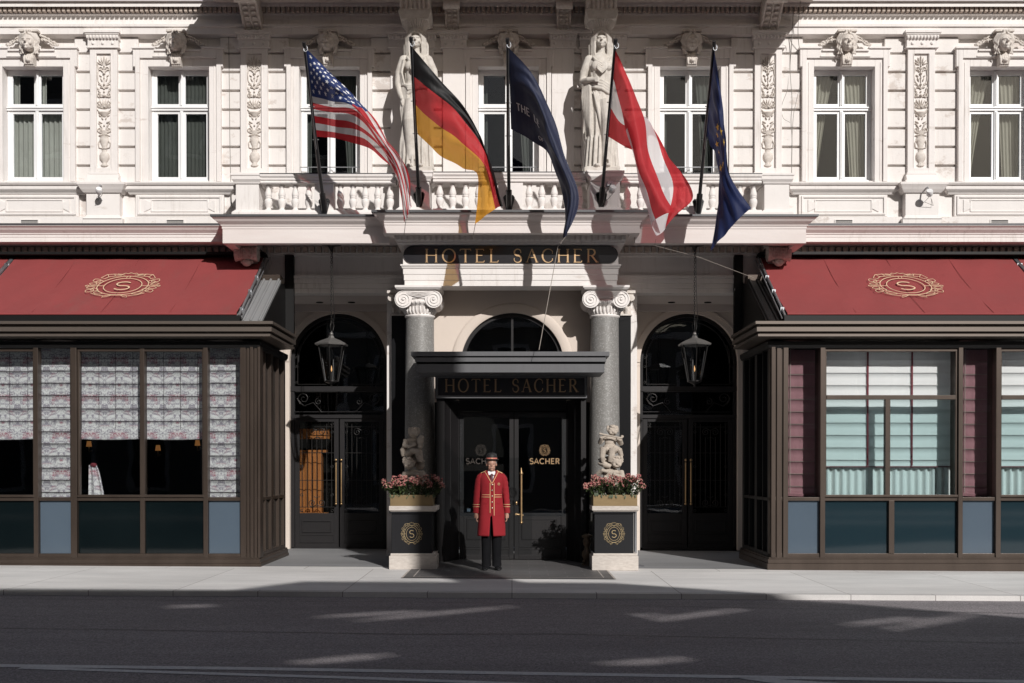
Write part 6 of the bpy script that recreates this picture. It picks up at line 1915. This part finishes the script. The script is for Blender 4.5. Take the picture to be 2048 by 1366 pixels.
for kind, px, zb, lb in (('sit', 829, L1[2], 'stone putto pair holding a bird, behind the flowers of the left planter'), ('flute', 1221, L2[2], 'stone putto pair with a flute, behind the flowers of the right planter')):
    o = putto(kind); sc = .884
    for i, v in enumerate(o.v): o.v[i] = (v[0]*1.04, v[1]*1.0, (v[2]+.12)*sc*1.0)
    ob = o.build('putto_statue', M['cherub'] if kind == 'sit' else M['cherub'])
    ob.location = (X(px, .70, 900), .74, 1.07)
    k = (Z(851, .70)-1.07)/((1.30+.12)*sc); ob.scale = (.98, .9, k)
    tag(ob, lb, 'statue', 'stone putti beside the door')
# block the statues stand on, behind each planter
for (cx, z1, z0), lb in ((L1, 'dark plinth block carrying the left putto statue'), (L2, 'dark plinth block carrying the right putto statue')):
    m = MB(); m.box(cx-.24, cx+.26, .61, .95, SL*cx, 1.068); m.box(cx-.27, cx+.29, .605, .98, SL*cx, .12)
    o = m.build('statue_plinth', M['pebox'], bev=.004, origin=(cx, .78, 0)); tag(o, lb, 'plinth')

# stanchion beside the right planter
c = P(1271, 1108, .75)
t = thing('rope_post', 'slim grey post on a round base beside the right planter', 'post', (c.x, .8, SL*c.x))
m = MB(); m.lathe([(.15, 0), (.15, .012), (.05, .03), (.03, .05)], (c.x, .8, SL*c.x+.002), 24); cp(m, t, 'base', M['canopy'])
m = MB(); m.lathe([(.026, .04), (.026, .95), (.035, .96), (.035, 1.0), (.01, 1.03)], (c.x, .8, SL*c.x), 14); cp(m, t, 'post', M['steel'])
# small ornamental lion door stop behind the right planter
M['patina'] = mat('old_gilt_metal', (.22,.16,.10), .5, .5, n1=(12,.8,(.08,.06,.05)))
c = P(1174, 1125, .9)
t = thing('foot_bollard', 'small gilded ornamental foot post behind the right planter', 'bollard', (c.x, .9, SL*c.x))
m = MB(); m.lathe([(.09, 0), (.09, .03), (.05, .05), (.06, .10), (.09, .16), (.085, .22), (.05, .26), (.04, .31), (.06, .34), (.075, .40), (.05, .45), (.09, .47), (.09, .50), (.04, .52)], (c.x, .9, SL*c.x+.004), 18); cp(m, t, 'body', M['patina'])
for k, x in enumerate((-.05, .05)):
    m = MB(); m.ball((c.x+x, .82, .07), (.035, .05, .03), 8); cp(m, t, 'foot', M['patina'])

# wall spotlights and loose cables on the front
def spot(px, py, Y, label, s_=1):
    c = P(px, py, Y); t = thing('wall_spotlight', label, 'spotlight', c, group='small white spotlights on the front')
    m = MB(); m.box(c.x-.06, c.x+.06, Y+.02, Y+.10, c.z+.12, c.z+.20); m.tube([(c.x, Y+.03, c.z+.14), (c.x-.01, Y-.1, c.z+.13), (c.x+.0, Y-.16, c.z+.06)], .015, 6); cp(m, t, 'bracket', M['steel'])
    m = MB(); m.lathe([(.035, -.05), (.055, -.02), (.06, .05), (.05, .07)], (0, 0, 0), 16); m.xf(Matrix.Translation((c.x, Y-.17, c.z+.0)) @ Euler((R(50), 0, R(20*s_))).to_matrix().to_4x4()); cp(m, t, 'lamp_head', M['white'])
    m = MB(); m.tube([(c.x, Y-.13, c.z+.05), (c.x+.04, Y-.1, c.z-.02), (c.x-.05, Y-.06, c.z-.12), (c.x-.13*s_, Y+.0, c.z-.17), (c.x-.12*s_, Y+.05, c.z-.05), (c.x, Y+.07, c.z+.13)], .005, 5); cp(m, t, 'lead', M['cable'])
spot(205, 388, 2.38, 'white spotlight with looped cable under the carved pilaster far left')
spot(1852, 392, 2.38, 'white spotlight with looped cable under the carved pilaster far right', -1)
spot(1222, 385, 1.42, 'white spotlight on the balustrade pedestal beside the fourth flagpole')
def cable(label, pts, Y=2.53, r=.008):
    m = MB(); pp = [P(a, b_, Y-(c if len(q_) > 2 else 0)) for q_ in pts for a, b_, c in [(q_[0], q_[1], q_[2] if len(q_) > 2 else 0)]]
    pp = [cr(pp, i/(6*len(pp))) for i in range(6*len(pp)+1)]
    m.tube(pp, r, 5); o = m.build('cable', M['cable'], origin=pp[0]); tag(o, label, 'cable', 'old cables running down the front')
cable('vertical cable with clips left of the second carved pilaster', [(457,60),(458,110),(459,200),(460,290),(462,380),(464,415)])
cable('long drooping cable right of the third carved pilaster', [(1601,2,.3),(1596,60,.2),(1600,110),(1604,150),(1592,205),(1586,240),(1583,320),(1585,370)], r=.006)
cable('knotted vertical cable beside the third carved pilaster', [(1587,20,.2),(1583,90,.05),(1580,140),(1584,200),(1582,240),(1584,280),(1583,345)], r=.008)
cable('thin branching cable by the right pilaster edge', [(1566,90,.1),(1573,100),(1576,170),(1564,210),(1566,235),(1580,245)], r=.005)
# ================================================================== CARYATIDS
def hull_ring(cx, cy, rx, ry, z, n=72, fold=0, fr=11, ph=0, tw=0):
    o = []
    for i in range(n):
        a = 2*PI*i/n
        f = 1+fold*(math.sin(fr*a+ph)+.5*math.sin((fr*2-3)*a-ph*1.7+tw*z))
        o.append((cx+rx*f*math.cos(a), cy+ry*f*math.sin(a), z))
    return o
def caryatid(pose):
    m = MB(); s = 1 if pose == 'R' else -1
    # skirt and torso : one draped column, weight on one leg
    prof = [(0.02,.00,.29,.22,.10),(.02,.00,.28,.22,.10),(.10,.00,.27,.21,.09),(.30,.00,.245,.20,.08),(.55,.00,.235,.19,.065),(.80,.0,.23,.185,.05),(1.0,.0,.235,.185,.04),(1.15,.0,.235,.18,.03),(1.28,.0,.215,.165,.025),
            (1.38,.0,.19,.15,.02),(1.46,.0,.18,.145,.02),(1.56,-.01,.19,.15,.02),(1.68,-.02,.205,.155,.012),(1.78,-.01,.21,.14,.01),(1.86,.0,.20,.12,.0),(1.92,.01,.13,.10,.0),(1.95,.01,.085,.08,.0)]
    rings = []
    for k, (z, cy, rx, ry, f) in enumerate(prof):
        if k == 0: z = 0.0
        rings.append(hull_ring(.015*math.sin(z*2)*s, cy, rx, ry, z, 90, f*1.5, 12, z*1.5*s, 3))
    m.loft(rings)
    # forward knee and thigh, breasts
    m.tube([(.06*s, -.10, 1.12), (.09*s, -.20, .78), (.08*s, -.17, .45), (.07*s, -.15, .15)], [.13, .105, .085, .08], 16)
    for q in (-1, 1): m.ball((q*.095, -.125, 1.70), (.085, .075, .085), 14)
    # drapery : collar swags, belt roll, diagonal mantle, hanging end
    for k in range(5):
        d = .03+.035*k
        m.tube([(-.15+.01*k, -.12, 1.86-.02*k), (-.07, -.17-.01*k, 1.80-d), (0, -.185-.008*k, 1.765-d*1.2), (.07, -.17-.01*k, 1.80-d), (.15-.01*k, -.12, 1.86-.02*k)], .016, 6)
    for k in range(4):
        z = 1.45-.045*k
        m.tube([(-.20*s, -.07, z+.06), (-.11*s, -.16, z+.03), (0, -.185, z-.0), (.12*s, -.165, z-.07), (.21*s, -.08, z-.12)], .028, 8)
    for k in range(8):      # long curved folds from the hip to the far hem
        x0 = -.14+.035*k; zz = 1.28-.02*k
        m.tube([(s*x0, -.165, zz), (s*(x0+.07), -.20+.006*k, .98-.02*k), (s*(x0+.14), -.19+.012*k, .66-.03*k), (s*(x0+.16), -.17+.012*k, .34-.02*k)], [.016, .028, .026, .014], 6)
    for k in range(10):     # folds at the hem
        a = -PI+PI*(k+.5)/10; r_ = .27
        m.tube([(math.cos(a)*.25, math.sin(a)*.20, .55), (math.cos(a)*.27, math.sin(a)*.215, .25), (math.cos(a)*r_*1.06, math.sin(a)*.235, .02)], [.012, .024, .030], 7)
    for q in (-1, 1): m.ball((q*.09, -.26, .035), (.05, .09, .035), 10)
    # arms
    if pose == 'R':
        m.tube([(-.20, .0, 1.84), (-.29, .01, 1.62), (-.31, .0, 1.48), (-.22, -.15, 1.47), (-.13, -.20, 1.46)], [.085, .075, .065, .045, .038], 14)
        m.ball((-.10, -.215, 1.46), (.055, .035, .05), 10)
        for k in range(4): m.tube([(-.12+.0*k, -.235, 1.49-.024*k), (-.07, -.25, 1.485-.024*k), (-.05, -.235, 1.48-.026*k)], .012, 6)
        m.tube([(.20, .0, 1.84), (.28, .02, 1.60), (.29, .0, 1.42), (.24, -.08, 1.32)], [.085, .07, .055, .04], 14)
        for k in range(5): m.tube([(-.29+.02*k, -.02-.02*k, 1.50), (-.31+.03*k, -.03-.02*k, 1.2), (-.27+.02*k, -.02-.03*k, .9-.06*k), (-.30+.04*k, -.02, .62-.1*k)], [.03, .035, .03, .012], 8)
        m.ball((-.28, 0, 1.45), (.07, .08, .12), 10)
        m.tube([(-.24, .03, .9), (-.25, .04, .5), (-.22, .03, .1)], [.05, .05, .04], 8)
    else:
        m.tube([(-.20, .0, 1.84), (-.28, -.01, 1.62), (-.30, -.03, 1.42), (-.26, -.09, 1.26), (-.22, -.12, 1.16)], [.085, .075, .06, .045, .034], 14)
        m.ball((-.205, -.13, 1.11), (.04, .035, .06), 10)
        for k in range(4): m.tube([(-.235+.02*k, -.15, 1.12), (-.22+.018*k, -.155, 1.06), (-.205+.012*k, -.14, 1.02)], .011, 6)
        m.tube([(.20, .0, 1.84), (.30, .0, 1.65), (.33, -.03, 1.50), (.24, -.14, 1.42), (.14, -.19, 1.42)], [.085, .07, .055, .045, .036], 14)
        for k in range(4): m.tube([(-.25+.02*k, -.02-.03*k, 1.82), (-.29+.02*k, -.03-.03*k, 1.6), (-.27+.03*k, -.05-.03*k, 1.38)], .02, 7)
        for k in range(5): m.tube([(-.22+.02*k, -.10-.01*k, 1.36), (-.24+.03*k, -.10-.02*k, 1.0), (-.22+.03*k, -.09-.02*k, .70)], [.02, .03, .012], 7)
        for k in range(3): m.tube([(-.22+.03*k, -.11-.02*k, 1.40), (-.12, -.19, 1.36-.03*k), (.03, -.20, 1.37-.03*k), (.16, -.17, 1.42)], .022, 7)
    # neck, head, veil and crown
    m.tube([(0, .01, 1.90), (0, -.01, 2.08)], [.075, .062], 14)
    head(m, (.0, -.03, 2.15), .27)
    for q in (-1, 1):
        for k in range(3):
            o = .024*k
            m.tube([(q*.01, -.155+.03*k, 2.275+.012*k), (q*(.06+o), -.145+.03*k, 2.262+.01*k), (q*(.105+o), -.10+.02*k, 2.20), (q*(.115+o), -.07+.02*k, 2.13), (q*(.108+o), -.06+.02*k, 2.05), (q*(.112+o), -.06+.02*k, 1.96), (q*(.10+o), -.07+.02*k, 1.87)], [.016, .026, .026, .022, .024, .020, .012], 8)
        m.tube([(q*.11, .04, 2.25), (q*.165, .04, 2.08), (q*.165, .05, 1.86)], [.05, .055, .05], 9)
        m.ball((q*.20, .0, 1.845), (.088, .085, .075), 12)
    m.ball((0, .03, 2.20), (.15, .13, .155), 14)
    for k in range(13):
        a = R(180+180*k/12); m.ball((.115*math.cos(a), -.02+.125*math.sin(a), 2.31), (.018, .018, .04), 6)
    m.lathe([(.11, 2.25), (.125, 2.30), (.12, 2.33)], (0, -.01, 0), 20)
    return remesh(m, .0074, 0)
for pose, px, lb in (('L', 829, 'draped stone woman with lowered arm, left statue on the balcony'), ('R', 1199, 'draped stone woman with hand at her waist, right statue on the balcony')):
    YS = 1.86; z0 = zr1+.10; ztop = Z(60, YS)
    o = caryatid(pose); k = (ztop-z0)/2.34
    t = thing('caryatid_statue', lb, 'statue', (X(px+3, YS, 200), YS, z0), group='stone women carrying the upper balcony')
    ob = o.build('figure', M['stone']); ob.parent = t; ob.scale = (1.03, 1, k)
    m = MB(); m.box(-.31, .31, -.29, .29, -.085, .01); m.box(-.28, .30, -.25, .25, .01, .03)
    ob = m.build('base', M['stone'], bev=.006); ob.parent = t
    m = MB(); zc0 = ztop-z0; h = Z(33, YS)-z0-zc0; n = 16
    m.lathe([(.13, zc0-.05), (.16, zc0+.0), (.21, zc0+h*.45), (.22, zc0+h*.55)], (0, 0, 0), 32)
    for i in range(n*2):
        a = PI*i/n; m.tube([(.15*math.cos(a), .15*math.sin(a), zc0-.02), (.195*math.cos(a), .195*math.sin(a), zc0+h*.25), (.23*math.cos(a), .23*math.sin(a), zc0+h*.48)], [.014, .022, .026], 6)
    m.add([(-.23,-.23,zc0+h*.45),(.23,-.23,zc0+h*.45),(.23,.23,zc0+h*.45),(-.23,.23,zc0+h*.45),(-.285,-.27,zc0+h),(.285,-.27,zc0+h),(.285,.27,zc0+h),(-.285,.27,zc0+h)], [(0,3,2,1),(4,5,6,7),(0,1,5,4),(1,2,6,5),(2,3,7,6),(3,0,4,7)])
    ob = m.build('capital_block', M['stone'], bev=.003); ob.parent = t
    # fluted bracket between block and upper balcony
    m = MB(); zz = z0+zc0+h; cx = X(px+3, YS, 30)
    prof = [(YS+.25, zz), (YS-.22, zz), (YS-.24, zz+.08), (YS-.30, zz+.22), (YS-.45, zz+.42), (YS-.5, zz+.6), (YW, zz+.6), (YW, zz)]
    m.extrude_x(prof, cx-.25, cx+.25)
    for k_ in range(-3, 4): m.tube([(cx+k_*.075, a, b_) for a, b_ in prof[1:6]], .032, 8)
    m.tube([(cx-.27, YS-.23, zz+.02), (cx+.27, YS-.23, zz+.02)], .03, 8)
    hp(m, 'fluted_bracket', M['relief'])

# ================================================================== DOORMAN
def hand(m, wx, wy, wz, s):
    """relaxed hand hanging from the wrist, back of the hand turned outward; s=+1 at +x side"""
    m.tube([(wx, wy, wz+.06), (wx, wy-.005, wz)], [.026, .024], 12)
    m.tube([(wx, wy-.005, wz), (wx-s*.002, wy-.010, wz-.04), (wx-s*.004, wy-.015, wz-.085)], [.024, .033, .034], 12, flat=1.0)
    for k in range(4):
        y = wy-.044+.022*k-.004; L_ = (.068, .078, .074, .058)[k]; r_ = (.0088, .0092, .0090, .0080)[k]
        z0 = wz-.085
        m.tube([(wx-s*.004, y, z0+.02), (wx-s*.004, y-.002, z0-L_*.35), (wx-s*.016, y-.004, z0-L_*.68), (wx-s*.032, y-.004, z0-L_*.80)], [r_*1.15, r_, r_*.95, r_*.8], 8)
    m.tube([(wx-s*.004, wy-.030, wz-.03), (wx-s*.014, wy-.052, wz-.06), (wx-s*.020, wy-.056, wz-.092)], [.014, .011, .0085], 8)
M['skin'] = mat('skin', (.42,.235,.17), .5, n1=(25,.4,(.36,.17,.12)), bump=(120,.08,.001))
M['redcoat'] = mat('red_wool', (.27,.008,.015), .9, n1=(4,.45,(.20,.006,.011)), bump=(160,.2,.001))
M['trim'] = mat('gold_braid', (.72,.46,.24), .55, .2, bump=(200,.3,.001))
M['trouser'] = mat('black_wool', (.006,.006,.007), .95, spec=.1, n1=(6,.3,(.018,.018,.02)))
M['shoe'] = mat('polished_shoe', (.012,.012,.013), .18, spec=.8)
M['hat'] = mat('black_felt', (.016,.015,.015), .65, spec=.4)
M['shirt'] = mat('white_shirt', (.72,.72,.74), .7)
M['tie'] = mat('maroon_tie', (.07,.012,.02), .6, n1=(60,.8,(.14,.04,.05)))
M['hair'] = mat('grey_hair', (.22,.20,.19), .8)
M['button'] = mat('silver_button', (.85,.78,.62), .2, .9)
px_, YM = 983, .0
c0 = P(px_, 1140, YM); XM = c0.x; ZG = SL*XM+.010
man = thing('person', 'man in long red coat with gold braid and black hat before the doors', 'person', (XM, YM, ZG))
def pm(mb, name, mats, bev=0, sub=0):
    o = mb.build(name, mats); o.parent = man
    if sub:
        q = o.modifiers.new('s', 'SUBSURF'); q.levels = sub; q.render_levels = sub
    return o
b = MB()
# legs, trunk, neck, arms
for s in (-1, 1):
    b.tube([(s*.085, .0, .90), (s*.088, -.01, .72), (s*.082, -.012, .50), (s*.078, .012, .32), (s*.074, .02, .12), (s*.076, .03, .05)], [.080, .074, .052, .050, .034, .028], 14)
    b.tube([(s*.078, .04, .045), (s*.085, -.03, .035), (s*.095, -.11, .028)], [.026, .024, .018], 10)
    b.tube([(s*.10, .0, 1.44), (s*.160, .0, 1.445), (s*.190, .004, 1.40), (s*.212, .010, 1.30), (s*.228, .014, 1.20), (s*.239, .006, 1.08), (s*.245, -.006, .98), (s*.246, -.015, .90)], [.040, .042, .042, .040, .036, .033, .029, .026], 12)
    hand(b, s*.245, -.015, .90, s)
b.loft([hull_ring(0, 0, rx, ry, z, 32) for z, rx, ry in ((.84,.13,.09),(.92,.165,.11),(1.05,.145,.10),(1.15,.135,.095),(1.30,.140,.10),(1.42,.140,.095),(1.47,.12,.075),(1.50,.06,.055))])
b.tube([(0, .015, 1.47), (0, .005, 1.60)], [.060, .054], 14)
hz = 1.662
b.ball((0, -.005, hz+.03), (.073, .094, .092), 20)
b.ball((0, -.030, hz-.045), (.058, .066, .062), 16); b.ball((0, -.083, hz-.086), (.022, .016, .016), 10)
b.tube([(0, -.092, hz+.022), (0, -.106, hz-.010), (0, -.102, hz-.024)], [.008, .012, .010], 8)
for s in (-1, 1): b.ball((s*.012, -.098, hz-.022), (.008, .008, .007), 6)
for s in (-1, 1):
    b.tube([(s*.012, -.093, hz+.030), (s*.045, -.080, hz+.030)], .008, 6); b.ball((s*.036, -.068, hz-.018), (.018, .016, .016), 8)
    b.ball((s*.076, .004, hz+.0), (.012, .020, .030), 8); b.tube([(s*.045, -.055, hz-.05), (s*.028, -.080, hz-.065)], .012, 6)
    b.ball((s*.030, -.086, hz+.012), (.013, .007, .009), 8)
b.tube([(-.024, -.092, hz-.052), (0, -.100, hz-.050), (.024, -.092, hz-.052)], .0065, 6); b.tube([(-.02, -.090, hz-.062), (0, -.098, hz-.064), (.02, -.090, hz-.062)], .0065, 6)
bo = remesh(b, .0052, 2)
body = pm(bo, 'body', M['skin'])
e_ = MB()
for s in (-1, 1): e_.ball((s*.031, -.091, hz+.011), (.008, .005, .004), 8)
e_.tube([(-.022, -.0985, hz-.057), (0, -.105, hz-.057), (.022, -.0985, hz-.057)], .0022, 5)
o = pm(e_, 'eyes', M['hair'])
h_ = MB()
for s in (-1, 1): h_.ball((s*.070, .02, hz+.035), (.014, .05, .045), 10)
h_.ball((0, .055, hz+.01), (.066, .05, .075), 14); pm(h_, 'hair', M['hair'])
# hat
h_ = MB(); zb = 1.735
h_.lathe([(.085, -.002), (.104, -.004), (.114, .006), (.117, .013), (.112, .013), (.102, .004), (.089, .008)], (0, -.005, zb), 36, 0, 1, 1.12)
h_.lathe([(.086, 0), (.087, .035), (.082, .070), (.072, .092), (.050, .108), (.02, .116), (.001, .117)], (0, -.005, zb), 32, 0, 1, 1.12)
pm(h_, 'hat', M['hat'])
h_ = MB(); h_.lathe([(.0875, .006), (.0895, .008), (.0900, .032), (.0885, .034)], (0, -.005, zb), 32, 0, 1, 1.12, caps=False); h_.ball((.0, -.112, zb+.022), (.012, .006, .012), 10, 1)
pm(h_, 'hat_band', [mat('pink_hat_band', (.55,.17,.13), .6), M['trim']])
# shirt front, collar, tie
h_ = MB(); h_.loft([hull_ring(0, 0, rx, ry, z, 32) for z, rx, ry in ((1.30,.160,.114),(1.42,.165,.112),(1.475,.10,.085),(1.50,.068,.066),(1.545,.064,.062),(1.55,.060,.058))])
for s in (-1, 1): h_.add([(0, -.070, 1.545), (s*.055, -.050, 1.560), (s*.062, -.098, 1.495), (s*.018, -.104, 1.497), (0, -.072, 1.52)], [(0, 1, 2, 3, 4)])
pm(h_, 'shirt', M['shirt'])
h_ = MB(); h_.extrude_y([(0, 1.30), (.022, 1.36), (.016, 1.47), (.022, 1.505), (-.022, 1.505), (-.016, 1.47), (-.022, 1.36)][::1], -.133, -.108); h_.ball((0, -.110, 1.498), (.022, .016, .02), 10)
pm(h_, 'tie', M['tie'])
# coat
CP = [(.535,.220,.150),(.56,.219,.150),(.70,.208,.146),(.84,.198,.140),(.92,.192,.138),(1.02,.180,.132),(1.12,.168,.126),(1.19,.162,.122),(1.28,.170,.126),(1.37,.180,.130),(1.44,.186,.124),(1.49,.172,.108),(1.525,.125,.092),(1.55,.085,.080),(1.575,.074,.072)]
def crr(z):
    for (a, ra, sa), (b_, rb, sb) in zip(CP, CP[1:]):
        if a <= z <= b_: f = (z-a)/(b_-a); return ra+(rb-ra)*f, sa+(sb-sa)*f
    return CP[-1][1:]
def gap(z):
    if z > 1.37: return min(.066, (z-1.37)*.36)
    if z < .86: return .012+(.86-z)*.06
    return 0.0
def surf(x, z, o=.010):
    rx, ry = crr(z); u = max(-.999, min(.999, x/rx)); return (x, -ry*math.sqrt(1-u*u)-o-.0, z)
h_ = MB(); rings = []; N = 60
zs_l = [.535+i*(1.565-.535)/44 for i in range(45)]
for z in zs_l:
    rx, ry = crr(z); g = gap(z); f0 = math.asin(min(.95, g/rx)); r_ = []
    off = -.010 if z < .86 else 0
    for i in range(N+1):
        a = f0+(2*PI-2*f0)*i/N            # angle from the front, clockwise
        fl = 1+.022*math.sin(a*6+z*7)*(1 if z < 1.1 else .5)+.016*math.sin(a*9-z*26)*(1 if 1.05 < z < 1.32 else .35)+.10*math.sin(a*6+1)*(z < 1.0)*(1.0-z)
        r_.append((math.sin(a)*rx*fl+off*math.cos(a)*(1 if g > 0 else 0), -math.cos(a)*ry*fl, z))
    rings.append(r_)
h_.loft(rings, closed=False, caps=False)
ct = pm(h_, 'coat', M['redcoat']); q = ct.modifiers.new('t', 'SOLIDIFY'); q.thickness = .009; q.offset = 1
sl = []
for s in (-1, 1):
    h_ = MB(); pts = [(s*.135, .0, 1.485), (s*.165, .0, 1.470), (s*.192, .004, 1.42), (s*.212, .010, 1.32), (s*.228, .014, 1.20), (s*.239, .006, 1.08), (s*.245, -.006, .98), (s*.248, -.012, .895)]
    rr = [.046, .056, .060, .056, .052, .049, .046, .046]; fine = []; fr = []
    for i in range(43):
        t_ = i/42; p = cr([Vector(q_) for q_ in pts], t_); k = t_*7; j = min(6, int(k)); r0 = rr[j]+(rr[j+1]-rr[j])*(k-j)
        fine.append(p+Vector((.002*math.sin(i*1.3), 0, 0))); fr.append(r0*(1+.022*math.sin(i*1.7)+.015*math.sin(i*.9)))
    h_.tube(fine, fr, 20, caps=True); pm(h_, 'sleeve', M['redcoat'])
    h_ = MB()
    for z in (1.03, .995):
        n = 24; cxx = .243
        h_.tube([(s*cxx+.0505*math.cos(2*PI*i/n), -.004+.0505*math.sin(2*PI*i/n), z) for i in range(n+1)], .0055, 6)
    pm(h_, 'cuff_braid', M['trim'])
    h_ = MB()     # shoulder cord and lapel facing, pocket flap
    h_.tube([(s*.085, -.005, 1.565), (s*.12, -.005, 1.548), (s*.16, .0, 1.532), (s*.19, .0, 1.508)], .007 if s > 0 else .004, 6); pm(h_, 'shoulder_cord', M['trim'])
    h_ = MB(); x0, x1 = s*.085, s*.150
    a = [surf(x0+(x1-x0)*k/5, 1.075, .012) for k in range(6)]; c = [surf(x0+(x1-x0)*k/5, 1.045, .015) for k in range(6)]
    h_.add(a+c, [(k, k+1, k+7, k+6) for k in range(5)]); o = pm(h_, 'pocket_flap', M['redcoat']); q = o.modifiers.new('t', 'SOLIDIFY'); q.thickness = .006
h_ = MB(); w = .0052
for x, zb_ in ((-.028, .90), (.036, .86)):
    h_.tube([surf(x, 1.375-(1.375-zb_)*k/16, .012) for k in range(17)], w, 6)
for z in (1.185, 1.150):
    for a, b_ in ((-.165, -.030), (.038, .165)):
        h_.tube([surf(a+(b_-a)*k/10, z, .012) for k in range(11)], w, 6)
for s in (-1, 1):
    h_.tube([surf(s*(.004+.105*k/9), 1.365+.19*(k/9)**1.0 if k < 8 else 1.365+.19*k/9-.004, .013) if True else 0 for k in range(10)], w*1.05, 6)
pm(h_, 'gold_braid', M['trim'])
for z in (1.345, 1.255, 1.165, 1.07, .98):
    h_ = MB(); h_.ball(surf(.004, z, .014), (.0135, .008, .0135), 10); pm(h_, 'button', M['button'])
h_ = MB(); cc = surf(.110, 1.355, .020)
h_.tube([(cc[0]+.016*math.cos(a), cc[1], cc[2]+.018*math.sin(a)) for a in [2*PI*i/14 for i in range(15)]], .003, 5); h_.ball(cc, (.006, .003, .009), 8); pm(h_, 'breast_badge', M['trim'])
# trousers, shoes
h_ = MB()
for s in (-1, 1):
    rg = []
    for z, rx, ry, y in ((.95,.10,.11,0),(.80,.098,.105,0),(.62,.086,.09,-.005),(.50,.079,.082,-.008),(.34,.074,.078,.0),(.18,.070,.078,.008),(.11,.073,.085,.0),(.085,.076,.092,-.012),(.065,.074,.095,-.018)):
        rg.append([(s*.082+rx*math.cos(a)*(1+.02*math.sin(5*a+z*20)), y+ry*math.sin(a), z+(.02*math.sin(a) if z < .1 else 0)) for a in [2*PI*i/28 for i in range(28)]])
    h_.loft(rg[::-1])
pm(h_, 'trousers', M['trouser'])
for s in (-1, 1):
    h_ = MB(); sx = s*.088
    rg = []
    for y, w_, hh in ((.10,.032,.05),(.085,.040,.075),(.03,.044,.09),(-.04,.048,.085),(-.10,.053,.068),(-.15,.052,.055),(-.19,.040,.042),(-.212,.015,.026)):
        ox = s*.12*(.1-y)*.6
        rg.append([(sx+ox+w_*math.cos(a), y, max(.004, hh*.5+hh*.5*math.sin(a))) for a in [2*PI*i/20 for i in range(20)]])
    h_.loft(rg); pm(h_, 'shoe', M['shoe'])

man.rotation_euler = (0, 0, R(3.5))
